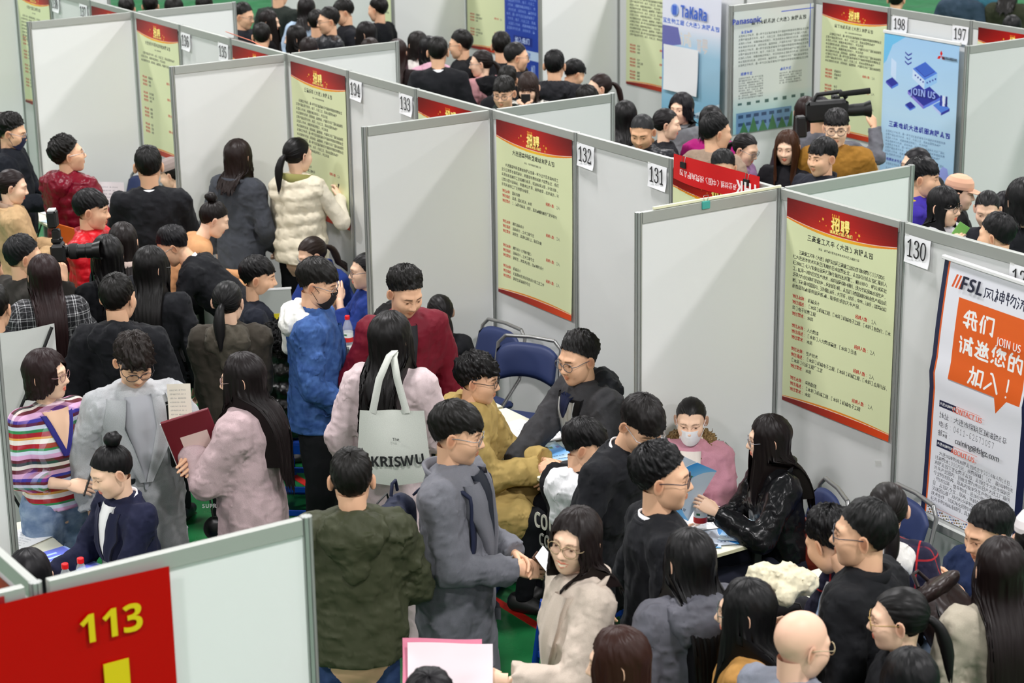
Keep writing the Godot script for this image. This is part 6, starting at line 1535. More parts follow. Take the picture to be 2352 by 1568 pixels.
		{"x": 6.067, "z": 0.821, "yaw": 231, "h": 1.54, "hy": -332, "lab": "woman in black with a ponytail sitting behind the man in maroon", "sit": 0.45, "f": 1, "tc": "17181c", "hair": "lowpony", "hc": "151112", "near": 1, "la": "t", "ra": "t", "th": 0.014},
		{"x": 7.34, "z": 1.495, "yaw": 131.9, "h": 1.74, "hy": 2, "lab": "man in a khaki hooded jacket sitting with clasped hands at the table", "sit": 0.45, "lean": 10, "tc": "ad945a", "th": 0.03, "hood": "", "hem": 0.34, "near": 2, "hair": "curly", "hc": "151313", "gl": "1c1d22", "la": Vector3(-0.06, -0.24, 0.36), "ra": Vector3(0.16, -0.24, 0.36), "mirror": false, "bot": "131418", "wr": 0.018, "rough": 0.75, "collar": [["stand", "1b1c20"]]},
		{"x": 7.525, "z": 0.686, "yaw": 357.1, "h": 1.82, "hy": 12, "lab": "interviewer with glasses in a dark grey jacket holding a pen", "sit": 0.46, "lean": 14, "hp": 12, "tc": "3d3d40", "cloth": "tweed", "th": 0.026, "hood": "222428", "hoodsize": 1.1, "near": 2, "hair": "spiky", "hc": "151312", "gl": "55565c", "glr": 0.025, "la": Vector3(0.06, -0.28, 0.3), "ra": Vector3(-0.16, -0.27, 0.44), "wr": 0.016, "top": "jacket", "patch": [["jacket_lining", "141416", [[0.49, -0.1, 0.1], [0.3, -0.09, 0.09], [0, -0.07, 0.07]], 0.006, 1], ["shirt_front", "cfd2cf", [[0.48, -0.065, 0.065], [0.3, -0.055, 0.055], [0, -0.05, 0.05]], 0.01, 1], ["sweater_neck", "1d2440", [[0.5, -0.045, 0.045], [0.43, -0.025, 0.025], [0.4, -0.004, 0.004]], 0.015, 1], ["pocket_flap", "", [[0.3, 0.12, 0.19], [0.26, 0.12, 0.19]], 0.012, 1]], "bot": "1b1c22"},
		{"x": 8.567, "z": 1.568, "yaw": 186.7, "h": 1.72, "hy": -48, "lab": "young man in a black lettered hoodie with a white hood sitting at the table", "sit": 0.45, "hp": 16, "tc": "161619", "th": 0.026, "hood": "e6e6e8", "hoodsize": 1.15, "hem": 0.3, "near": 2, "hair": "bowl", "hc": "121011", "la": "t", "ra": "t", "bot": "141518", "top": "hoodie", "text": [["COURAGE", 0, 0.29, 0.062, "e4dcd0"], ["COURAGE", 0, 0.2, 0.05, "a8a49e"]]},
		{"x": 9.012, "z": 1.853, "yaw": 115, "h": 1.75, "hy": -26, "lab": "bespectacled young man in a black suit bending over beside the masked woman", "hp": 36, "lean": 22, "hair": "bowl", "hc": "1a1514", "gl": "b8b8bc", "near": 1, "tc": "1a1b1f", "th": 0.012, "collar": [["shirt", "efeff2"], ["suit", ""]], "cloth": "wool", "top": "suit_jacket"},
		{"x": 10.016, "z": 2.217, "yaw": 156.7, "h": 1.79, "hy": -18, "lab": "man in a black suit and white collar with dark framed glasses in profile", "hair": "spiky", "hc": "131214", "gl": "1a2038", "near": 2, "la": "d", "ra": "d", "hp": 4, "tc": "1a1b1f", "th": 0.012, "collar": [["shirt", "efeff2"], ["suit", ""]], "cloth": "wool", "top": "suit_jacket"},
		{"x": 8.295, "z": 0.715, "yaw": 49.8, "h": 1.56, "hy": -2, "lab": "woman with a white face mask and a pink fur collared coat", "sit": 0.4, "f": 1, "hp": 14, "tc": "c98f9e", "cloth": "wool", "th": 0.028, "hood": "9c8258", "hoodfur": 1, "hoodsize": 1.25, "mask": "ececef", "hair": "tied", "hc": "1c1717", "near": 1, "la": "t", "ra": "t", "top": "coat", "collar": [["turtle", "dfd5cc"]], "patch": [["sweater_front", "dfd5cc", [[0.5, -0.06, 0.06], [0.2, -0.05, 0.05]], 0.008, 1]]},
		{"x": 8.937, "z": 0.643, "yaw": 337.6, "h": 1.63, "hy": -10, "lab": "woman in a shiny black leather jacket showing a brochure", "sit": 0.45, "f": 1, "hp": 6, "lean": 8, "tc": "121214", "rough": 0.26, "th": 0.016, "hair": "long", "hc": "1c1313", "gl": "9a9aa0", "near": 2, "la": Vector3(-0.02, -0.1, 0.34), "ra": "t", "wr": 0.016, "top": "leather_jacket", "collar": [["coat", ""]], "bot": "1a1c28"},
		{"x": 10.161, "z": 2.708, "yaw": 343.1, "h": 1.69, "hy": 42, "lab": "laughing woman with glasses in a cream coat holding out a pink folder", "f": 1, "hr": -8, "tc": "cbbcae", "cloth": "wool", "th": 0.024, "hem": 0.4, "near": 2, "hair": "mid", "hc": "221817", "smile": 1, "gl": "b09a78", "glr": 0.026, "la": Vector3(0.03, -0.22, 0.36), "ra": "d", "hp": 4, "top": "coat", "cuff": 0.86, "collar": [["coat", ""]], "patch": [["lapel", "", [[0.48, 0.05, 0.12], [0.3, 0.03, 0.12], [0.1, 0, 0.03]], 0.014, 1]], "button": [[0.05, 0.02, 1, 1.2, "202024"]]},
		{"x": 10.538, "z": 2.468, "yaw": 259.8, "h": 1.67, "hy": 2, "lab": "woman with straight black hair in a padded grey hooded coat with pink stripes", "f": 1, "tc": "56565e", "th": 0.04, "hood": "", "hoodsize": 1.25, "hem": 0.5, "near": 2, "hair": "longer", "hc": "100e10", "rough": 0.6, "wr": 0.018, "top": "padded_coat", "patch": [["stripe", "b07f86", [[0.21, -0.21, 0.21], [0.165, -0.21, 0.21]], 0.006, -1], ["shoulder_strap", "1d3a33", [[0.44, -0.16, -0.12], [0.25, -0.15, -0.11], [0, -0.14, -0.1]], 0.012, -1]]},
		{"x": 10.908, "z": 2.509, "yaw": 314.1, "h": 1.62, "hy": 2, "lab": "woman with straight black hair and round glasses in a mustard top", "f": 1, "tc": "b08246", "hair": "longer", "hc": "0f0e10", "gl": "3a4a48", "glr": 0.026, "near": 2, "hp": 4, "th": 0.012, "top": "sweater"},
		{"x": 11.331, "z": 2.654, "yaw": 180.4, "h": 1.7, "hy": -10, "lab": "bald man with glasses in a grey suit at the bottom edge", "tc": "7d818d", "cloth": "wool", "th": 0.014, "hair": "bald", "gl": "b8a98a", "near": 2, "collar": [["suit", "2a2c3c"], ["suit", ""]], "wide": 1.1, "skin": "e6b9a0", "top": "suit_jacket", "jaw": 1.08, "hp": 14},
		{"x": 10.86, "z": 1.557, "yaw": 290.1, "h": 1.72, "hy": -10, "lab": "young person in a pale denim jacket bending down with a leather backpack", "lean": 44, "hp": 30, "tc": "a8bbd4", "cloth": "denim", "th": 0.018, "hair": "spiky", "hc": "0f0e10", "near": 1, "la": "f", "ra": "f"},
		{"x": 10.45, "z": 1.434, "yaw": 218.2, "h": 1.6, "hy": -342, "lab": "woman in a navy and red plaid jacket with white hood and ponytail", "f": 1, "tc": "ffffff", "mat": plaid(1), "th": 0.03, "hood": "e6e3df", "hoodsize": 1.15, "hair": "lowpony", "hc": "17100f", "near": 1, "top": "jacket"},
		{"x": 10.867, "z": 1.936, "yaw": 294.8, "h": 1.77, "hy": 20, "lab": "man with glasses in a black high necked jacket standing by the backpack", "tc": "151619", "th": 0.022, "hair": "crop", "hc": "131313", "gl": "3a3c46", "near": 2, "collar": [["stand", ""]], "la": "d", "ra": "d", "hp": 2, "patch": [["zip_tape", "d5d5d8", [[0.47, 0.045, 0.052], [0.28, 0.05, 0.056]], 0.004, 1]]},
		{"x": 10.424, "z": 0.743, "yaw": 359.4, "h": 1.76, "hy": -8, "lab": "man in a navy jacket resting his chin behind clasped hands", "sit": 0.45, "hp": 16, "tc": "1c2a4c", "th": 0.028, "hair": "crop", "hc": "151416", "near": 2, "la": Vector3(-0.17, -0.02, 0.22), "ra": Vector3(0.15, -0.04, 0.24), "mirror": false, "curl": 0.9, "cuff": 0.68, "bare": 1, "lean": 6, "wr": 0.016},
		{"x": 11.225, "z": 1.602, "yaw": 240.9, "h": 1.66, "hy": -6, "lab": "woman with long reddish black hair in a stone coloured coat at right edge", "f": 1, "tc": "aea594", "cloth": "wool", "th": 0.024, "hem": 0.45, "hair": "longer", "hc": "1c0f0f", "near": 2, "top": "coat"},
		{"x": 11.262, "z": 2.12, "yaw": 315.7, "h": 1.62, "hy": 0, "lab": "woman with gold glasses and red lips in black near the bottom right", "f": 1, "tc": "131417", "hair": "lowpony", "hc": "131112", "gl": "b89a62", "glr": 0.026, "near": 2, "hp": 6, "th": 0.016},
		{"x": 11.62, "z": 2.411, "yaw": 265.3, "h": 1.6, "hy": 0, "lab": "dark haired woman with a green shoulder strap at the bottom edge", "f": 1, "tc": "15161a", "hair": "long", "hc": "100f12", "near": 1, "patch": [["shoulder_strap", "1f5a3c", [[0.46, 0.11, 0.15], [0.2, 0.11, 0.15]], 0.014, -1]]},
		{"x": 11.013, "z": 3.129, "yaw": 315.9, "h": 1.64, "hy": 6, "lab": "woman with glossy chestnut hair in profile at the bottom edge", "f": 1, "tc": "23222a", "hair": "longer", "hc": "3b1b12", "near": 2},
		{"x": 10.998, "z": 3.857, "yaw": 237.5, "h": 1.68, "hy": 0, "lab": "top of a dark head at the bottom edge below the grey overcoat", "tc": "1b1c20", "hair": "crop", "hc": "18151a"},
		{"x": 11.013, "z": 1.2, "yaw": 212, "h": 1.6, "hy": 0, "lab": "person with a white dotted hat cut off by the right edge", "f": 1, "tc": "2a2a30", "hair": "tied", "cap": "e0dada", "brim": 0},
		{"x": -2.708, "z": -2.287, "yaw": 124, "h": 1.74, "hy": 2, "lab": "man with glasses in a dark collar above the divider at top left", "tc": "1a1c22", "hair": "crop", "gl": "6a6a70", "hp": 14},
		{"x": -2.855, "z": -2.642, "yaw": 143.3, "h": 1.62, "hy": 0, "lab": "long haired woman in dark brown facing right at the top", "f": 1, "tc": "1d1a1c", "hair": "longer", "hc": "1c1312"},
		{"x": -1.58, "z": -1.93, "yaw": 239.6, "h": 1.7, "hy": 0, "lab": "black haired man seen from behind over the orange streamer", "tc": "1c1d22", "hair": "crop"},
		{"x": -3.556, "z": -3.128, "yaw": 213, "h": 1.8, "hy": 0, "lab": "tall man in a dark green jacket cut off by the top edge", "tc": "262c28", "hair": "crop", "th": 0.02},
		{"x": -3.068, "z": -3.161, "yaw": 232.3, "h": 1.68, "hy": 0, "lab": "woman in a pale blue jacket leaning over at the top edge", "f": 1, "tc": "a9bdd3", "hair": "mid", "hc": "1c1616", "th": 0.024, "lean": 14},
		{"x": -2.277, "z": -2.882, "yaw": 212.1, "h": 1.66, "hy": 0, "lab": "person in a black and white checked shirt beside the leather jacket", "tc": "ffffff", "mat": plaid(0), "hair": "crop"},
		{"x": -1.87, "z": -2.807, "yaw": 351.8, "h": 1.74, "hy": -5, "lab": "man with glasses in a dark leather jacket facing left at the top", "tc": "202125", "rough": 0.35, "hair": "crop", "gl": "3a3a3e", "la": "f", "ra": "f"},
		{"x": -2.423, "z": -3.292, "yaw": 341.4, "h": 1.72, "hy": 0, "lab": "young man turning left behind the leather jacket", "tc": "1a1b20", "hair": "bowl", "hp": 18},
		{"x": -1.726, "z": -2.367, "yaw": 327.7, "h": 1.62, "hy": 0, "lab": "woman with black hair facing left near the orange streamer", "f": 1, "tc": "1c1a1e", "hair": "wavy", "hc": "14100f", "la": "h", "ra": "h"},
		{"x": -1.01, "z": -2.117, "yaw": 240.3, "h": 1.62, "hy": 0, "lab": "woman with dark brown hair seen from behind beside the far divider", "f": 1, "tc": "241b1b", "hair": "longer", "hc": "211413"},
		{"x": -1.305, "z": -2.897, "yaw": 310.8, "h": 1.66, "hy": 0, "lab": "woman with long black hair in a red top in the far aisle", "f": 1, "tc": "8c1a1c", "hair": "long", "hc": "151010"},
		{"x": -2.464, "z": -3.694, "yaw": 300.4, "h": 1.7, "hy": 0, "lab": "dark figure in the middle of the far row cut by the top edge", "tc": "15161a", "hair": "crop"},
		{"x": -0.724, "z": -2.598, "yaw": 220.7, "h": 1.6, "hy": 0, "lab": "head of a brown haired woman in front of the red top", "f": 1, "tc": "2a2022", "hair": "mid", "hc": "2c1f1b"},
		{"x": -0.184, "z": -2.571, "yaw": 224.9, "h": 1.66, "hy": 0, "lab": "woman with very long reddish brown hair at the end of the far divider", "f": 1, "tc": "1f1718", "hair": "longer", "hc": "2b1613"},
		{"x": -0.643, "z": -3.051, "yaw": 99.3, "h": 1.63, "hy": 0, "lab": "woman in a white coat facing the camera in the far aisle", "f": 1, "tc": "d9d5cf", "hair": "mid", "hc": "1f1917", "hp": 14},
		{"x": -0.247, "z": -2.949, "yaw": 269.1, "h": 1.64, "hy": 0, "lab": "woman with black hair in a pink hooded top behind the suit", "f": 1, "tc": "d5a6b8", "hair": "mid", "hc": "131113", "hood": ""},
		{"x": 0.629, "z": -2.506, "yaw": 236.8, "h": 1.78, "hy": 0, "lab": "man in a black suit and white collar with thinning hair in the far aisle", "hair": "crop", "wide": 1.05, "tc": "1a1b1f", "th": 0.012, "collar": [["shirt", "efeff2"], ["suit", ""]], "cloth": "wool", "top": "suit_jacket"},
		{"x": 0.178, "z": -3.032, "yaw": 328.2, "h": 1.74, "hy": -10, "lab": "man with glasses in a black hoodie looking left in the far aisle", "tc": "17181b", "hair": "crop", "gl": "4a4a50", "hood": ""},
		{"x": 0.681, "z": -2.921, "yaw": 277.7, "h": 1.64, "hy": 45, "lab": "woman in a pink coat with a black hood and hair knot", "f": 1, "tc": "c08c90", "cloth": "wool", "th": 0.028, "hood": "17171a", "hair": "lowpony", "hc": "241a18", "gl": "8a8a8e", "near": 1},
		{"x": 0.502, "z": -3.242, "yaw": 227.1, "h": 1.74, "hy": 0, "lab": "man in dark clothes behind the crew cut man", "tc": "16171b", "hair": "crop"},
		{"x": 1.135, "z": -2.968, "yaw": 176.7, "h": 1.76, "hy": -20, "lab": "crew cut man with glasses and a black jacket looking right", "tc": "191a1f", "hair": "buzz", "gl": "6a6a70", "hc": "1f1d1d"},
		{"x": 2.338, "z": -2.075, "yaw": 43, "h": 1.72, "hy": -4, "lab": "young man with glasses and a bowl cut facing the camera over the wall", "tc": "1d2722", "hair": "bowl", "gl": "5a5a60", "near": 1, "hood": "", "hp": 12},
		{"x": 1.449, "z": -2.685, "yaw": 226.9, "h": 1.62, "hy": 0, "lab": "black hair behind the bowl cut man", "tc": "17181b", "hair": "bowl"},
		{"x": 2.076, "z": -2.479, "yaw": 46.4, "h": 1.68, "hy": 0, "lab": "woman with brown fringe and a black and white fur coat holding a phone", "f": 1, "hp": 16, "tc": "cfcac0", "mat": plaid(2), "th": 0.034, "hair": "longb", "hc": "3a2a25", "la": "m", "ra": "m", "wr": 0.03, "near": 1},
		{"x": 1.737, "z": -2.966, "yaw": 231.6, "h": 1.76, "hy": -6, "lab": "man with short black hair in a dark hooded sweater seen from behind", "tc": "232327", "hair": "crop", "hc": "121112", "hood": "", "near": 1, "th": 0.02},
		{"x": 1.414, "z": -3.353, "yaw": 173, "h": 1.6, "hy": 0, "lab": "young man with a black bowl cut bowing his head", "hp": 30, "tc": "1c1d21", "hair": "bowl", "hc": "0f0e0f"},
		{"x": 2.243, "z": -3.069, "yaw": 336.4, "h": 1.63, "hy": 0, "lab": "woman with a brown ponytail looking left over the divider", "f": 1, "tc": "1f1b1d", "hair": "pony", "hc": "2c1a17", "hp": 4},
		{"x": 2.787, "z": -2.55, "yaw": 204.7, "h": 1.66, "hy": 0, "lab": "top of a black head behind the rear divider", "tc": "17181b", "hair": "bowl"},
		{"x": 3.426, "z": -2.451, "yaw": 229.7, "h": 1.64, "hy": 0, "lab": "woman with black hair in a tan coat seen from behind", "f": 1, "tc": "7c5b3c", "cloth": "wool", "hair": "mid", "hc": "141112", "near": 1, "th": 0.024},
		{"x": 4.298, "z": -1.973, "yaw": 37.3, "h": 1.74, "hy": 0, "lab": "man with short grey hair in a black padded jacket looking down", "hp": 24, "tc": "1a1b20", "th": 0.03, "quilt": [0.007, 0.06], "hair": "buzz", "hc": "2c2c2e", "near": 1, "rough": 0.4, "wide": 1.05, "skin": "d9a884"},
		{"x": 3.824, "z": -2.525, "yaw": 148.6, "h": 1.64, "hy": -4, "lab": "woman in a black suit with sleek tied hair facing right", "f": 1, "tc": "1a1b20", "hair": "tied", "hc": "1a1416", "near": 1, "collar": [["suit", ""]]},
		{"x": 3.416, "z": -3.001, "yaw": 16.2, "h": 1.64, "hy": 6, "lab": "woman with short black hair, black scarf and grey coat", "f": 1, "tc": "74767a", "cloth": "wool", "hair": "bob", "hc": "17131a", "collar": [["scarf", "1a1a1c"]], "near": 1, "th": 0.024, "hp": 4},
		{"x": 3.905, "z": -2.895, "yaw": 221.4, "h": 1.62, "hy": 0, "lab": "woman with black hair and a magenta jacket seen from behind", "f": 1, "tc": "a81f72", "hair": "bob", "hc": "141113"},
		{"x": 4.873, "z": -2.158, "yaw": 193.2, "h": 1.8, "hy": -30, "lab": "man in a taupe jacket with dark backpack straps", "tc": "94806f", "cloth": "wool", "hair": "crop", "hc": "121112", "near": 1, "th": 0.02, "patch": [["shoulder_strap", "1b1b1e", [[0.46, -0.15, -0.11], [0.2, -0.16, -0.12]], 0.02, -1], ["shoulder_strap", "1b1b1e", [[0.46, 0.11, 0.15], [0.2, 0.12, 0.16]], 0.02, -1]]},
		{"x": 5.33, "z": -1.864, "yaw": 51, "h": 1.66, "hy": 0, "lab": "person with swept back black hair peeping over the red banner", "hp": 18, "tc": "1a1b20", "hair": "crop", "hc": "121112", "near": 1},
		{"x": 4.656, "z": -2.581, "yaw": 124.3, "h": 1.58, "hy": -12, "lab": "woman with glasses and a ponytail in a lilac and magenta jacket", "f": 1, "hp": 22, "tc": "8c6a8e", "hair": "lowpony", "hc": "171213", "gl": "6a6a72", "near": 1, "th": 0.02, "patch": [["stripe", "a81f5c", [[0.3, -0.2, 0.2], [0.22, -0.2, 0.2]], 0.006, 1]]},
		{"x": 4.964, "z": -2.74, "yaw": 39.3, "h": 1.63, "hy": -4, "lab": "woman with long auburn hair and red lips in a black top", "f": 1, "hp": 12, "tc": "1b1a1e", "hair": "long", "hc": "4a2813", "near": 1},
		{"x": 4.12, "z": -3.64, "yaw": 224.8, "h": 1.64, "hy": 0, "lab": "woman with long dark red brown hair in front of the yellow poster", "f": 1, "tc": "2a2226", "hair": "longer", "hc": "2b1714"},
		{"x": 4.537, "z": -3.409, "yaw": 198.4, "h": 1.72, "hy": -20, "lab": "camera operator in a grey sweater shouldering a video camera", "tc": "65656c", "cloth": "wool", "hair": "crop", "hc": "17151a", "la": "d", "ra": Vector3(0.16, 0.12, 0.22), "near": 1},
		{"x": 5.191, "z": -2.988, "yaw": 44, "h": 1.78, "hy": 4, "lab": "man with glasses in a tan jacket with a shearling collar", "hp": 6, "tc": "8f6526", "th": 0.03, "hair": "bowl", "hc": "141213", "gl": "4a4a52", "glr": 0.026, "near": 1, "collar": [["coat", "b09a78", "fur"]], "skin": "efc8a8"},
		{"x": 5.673, "z": -2.443, "yaw": 8.3, "h": 1.72, "hy": -2, "lab": "young man in a dark jacket turning left below the video camera", "tc": "20222b", "th": 0.02, "hair": "bowl", "hc": "131112", "near": 1, "hp": 6, "collar": [["stand", ""]]},
		{"x": 5.917, "z": -3.074, "yaw": 317.8, "h": 1.62, "hy": 0, "lab": "woman with glasses behind the purple shirt", "f": 1, "tc": "2a2a30", "hair": "tied", "hc": "17141a", "gl": "7a7a80"},
		{"x": 6.578, "z": -2.459, "yaw": 131.6, "h": 1.74, "hy": -2, "lab": "person in a purple and yellow work shirt with a black bowl cut", "tc": "3a2c90", "hair": "bowl", "hc": "121114", "near": 1, "collar": [["stand", "c9a81c"]], "th": 0.02, "la": "f", "ra": "f"},
		{"x": 6.524, "z": -2.846, "yaw": 128.6, "h": 1.56, "hy": 6, "lab": "person wearing a peach baseball cap in the far right aisle", "f": 1, "tc": "1d1b1c", "hair": "tied", "hc": "1a1413", "cap": "d9a98e", "near": 1},
		{"x": 7.036, "z": -2.208, "yaw": 105, "h": 1.67, "hy": 2, "lab": "woman with glasses in a pale grey coat raising a green card", "f": 1, "tc": "c5c3c8", "th": 0.024, "hair": "longb", "hc": "121013", "gl": "8a8078", "near": 1, "la": "f", "ra": Vector3(0.02, 0.02, 0.18), "hp": 4},
		{"x": 6.268, "z": -2.884, "yaw": 215.3, "h": 1.5, "hy": 0, "lab": "black hair between the purple shirt and the green card", "tc": "1a1b1f", "hair": "crop"},
		{"x": 7.045, "z": -2.587, "yaw": 37.8, "h": 1.6, "hy": 0, "lab": "woman with parted black hair looking down in the far right aisle", "f": 1, "hp": 22, "tc": "23242a", "hair": "tied", "hc": "131112", "near": 1},
		{"x": 6.836, "z": -2.963, "yaw": 23.4, "h": 1.5, "hy": 0, "lab": "woman with a fringe and glasses behind the parted hair", "f": 1, "hp": 16, "tc": "2c2224", "hair": "longb", "hc": "17131a", "gl": "7a7a80"},
		{"x": 7.889, "z": -1.799, "yaw": 263.6, "h": 1.72, "hy": 28, "lab": "man with short hair in a light grey hooded jacket turning left", "tc": "8b8c94", "hair": "crop", "hc": "161416", "near": 1, "th": 0.02, "hood": ""},
		{"x": 7.592, "z": -2.315, "yaw": 242.9, "h": 1.8, "hy": 0, "lab": "dark haired person at the right edge of the far aisle", "tc": "17181c", "hair": "bob", "hc": "100f11", "f": 1, "near": 1},
		{"x": 7.517, "z": -2.47, "yaw": 212.6, "h": 1.6, "hy": 0, "lab": "second dark haired person cut off by the right edge of the far aisle", "tc": "141518", "hair": "bob", "hc": "100f11", "f": 1},
		{"x": 0.298, "z": -8.155, "yaw": 216.5, "h": 1.7, "hy": 0, "lab": "dark figure beyond the white rail at the top right", "tc": "1d2024", "hair": "crop"},
		{"x": 0.194, "z": -9.178, "yaw": 204.8, "h": 1.74, "hy": 0, "lab": "person in a dark blue jacket beyond the rail at the top right", "tc": "2a3a48", "hair": "crop", "th": 0.03},
		{"x": 0.178, "z": -9.52, "yaw": 224.2, "h": 1.72, "hy": 0, "lab": "person in a teal jacket beyond the rail at the top right", "tc": "2a5a68", "hair": "crop", "th": 0.03},
		{"x": 0.589, "z": -9.449, "yaw": 213.6, "h": 1.72, "hy": 0, "lab": "person in a dark green coat at the top right corner", "tc": "2b2e20", "hair": "mid", "f": 1, "th": 0.03},
		{"x": 2.009, "z": -8.026, "yaw": 203.4, "h": 1.62, "hy": 0, "lab": "black haired head beyond the rail at the top right corner", "f": 1, "tc": "1a1a1c", "hair": "mid", "hc": "111012"},
		{"x": -4.286, "z": -2.014, "yaw": 231.5, "h": 1.68, "hy": 0, "lab": "dark figure at the top edge left of the far booths", "tc": "1b1c22", "hair": "crop"},
		{"x": -3.583, "z": -1.959, "yaw": 240.9, "h": 1.74, "hy": 0, "lab": "black haired person at the top edge beyond the first divider", "tc": "181a20", "hair": "mid", "f": 1},
		{"x": -4.115, "z": -1.675, "yaw": 232.1, "h": 1.7, "hy": 0, "lab": "person in navy at the top edge above number sheets", "tc": "1d2438", "hair": "crop"},
		{"x": -3.643, "z": -2.325, "yaw": 215, "h": 1.72, "hy": 0, "lab": "person in black at the top edge above the far divider", "tc": "131418", "hair": "crop"},
	]
func stripes() -> Material:
	var cols := ["e8e2da", "5c1626", "d9a9cf", "3a339a", "5c1626", "cfd9ea", "2d8a50", "a8141f", "e0a046", "efe8e0", "a8141f", "2d8a50", "cfd9ea", "d9a9cf", "5c1626", "1f3a38"]
	var hs := [5, 5, 6, 4, 4, 5, 4, 6, 3, 6, 6, 3, 5, 6, 4, 4]
	var tot := 0
	for h in hs: tot += h
	var im := Image.create(8, tot * 4, false, Image.FORMAT_RGBA8)
	var y := 0
	for k in cols.size():
		im.fill_rect(Rect2i(0, y, 8, hs[k] * 4), Color.html(cols[k])); y += hs[k] * 4
	var m := textured(image_tex(im), 0.85); m.uv1_triplanar = true; m.uv1_scale = Vector3(3.6, 3.6, 3.6); m.texture_filter = BaseMaterial3D.TEXTURE_FILTER_LINEAR
	return m
func plaid(kind: int) -> Material:
	if T.has("plaid%d" % kind): return textured_plaid(T["plaid%d" % kind], kind)
	var n := 128
	var im := Image.create(n, n, false, Image.FORMAT_RGBA8)
	var r := RandomNumberGenerator.new(); r.seed = 5 + kind
	for y in n:
		for x in n:
			var c: Color
			if kind == 0:
				var a := 1.0 if x % 32 in [2, 3, 7, 8, 20] else 0.0
				var b := 1.0 if y % 32 in [2, 3, 7, 8, 20] else 0.0
				c = Color(0.05, 0.05, 0.07).lerp(Color(0.85, 0.85, 0.85), clampf((a + b) * (0.35 + 0.5 * r.randf()), 0, 1))
			elif kind == 1:
				var a := 1.0 if x % 64 in [10, 11, 12] else 0.0
				var b := 1.0 if y % 64 in [10, 11, 12] else 0.0
				c = Color(0.09, 0.08, 0.19).lerp(Color(0.75, 0.13, 0.16), clampf(a + b, 0, 1))
			else:
				c = Color(0.08, 0.08, 0.08) if noise.get_noise_2d(x * 0.06, y * 0.06) > 0.12 else Color(0.86, 0.84, 0.8)
			im.set_pixel(x, y, c)
	T["plaid%d" % kind] = image_tex(im)
	return textured_plaid(T["plaid%d" % kind], kind)
func textured_plaid(t: Texture2D, kind: int) -> Material:
	var m := textured(t, 0.9); m.uv1_triplanar = true
	var k: float = [3.2, 3.0, 3.0][kind]
	m.uv1_scale = Vector3(k, k, k)
	return m
# ---------------------------------------------------------------- tables, chairs, stools
func folding_table(x0: float, x1: float, z0: float, z1: float, label: String) -> Node3D:
	var w := x1 - x0; var d := z1 - z0
	var t := thing("folding_table", label, "table", Vector3((x0 + x1) * 0.5, 0, (z0 + z1) * 0.5), 0.0)
	part("tabletop", box(w, 0.024, d, 0.004), mat(Color(0.93, 0.92, 0.85), 0.35), t, Vector3(0, 0.728, 0))
	part("edge_band", box(w + 0.004, 0.016, d + 0.004), mat(Color(0.78, 0.76, 0.64), 0.5), t, Vector3(0, 0.727, 0))
	for sx in [-1, 1]:
		for sz in [-1, 1]:
			part("leg", box(0.026, 0.70, 0.045, 0.003), M.black, t, Vector3(sx * (w * 0.5 - 0.07), 0.366, sz * (d * 0.5 - 0.06)))
		part("foot_bar", box(0.03, 0.025, d - 0.05, 0.004), M.black, t, Vector3(sx * (w * 0.5 - 0.07), 0.013, 0))
		part("cross_bar", box(0.024, 0.03, d - 0.12), M.black, t, Vector3(sx * (w * 0.5 - 0.07), 0.40, 0))
		part("brace", tube(PackedVector3Array([Vector3(sx * (w * 0.5 - 0.07), 0.42, 0), Vector3(sx * (w * 0.5 - 0.32), 0.70, 0)]), 0.008, -1, 6), M.black, t)
	part("apron", box(w - 0.2, 0.035, 0.02), M.black, t, Vector3(0, 0.695, d * 0.5 - 0.09)); part("apron", box(w - 0.2, 0.035, 0.02), M.black, t, Vector3(0, 0.695, -d * 0.5 + 0.09))
	return t
var chair0: Node3D
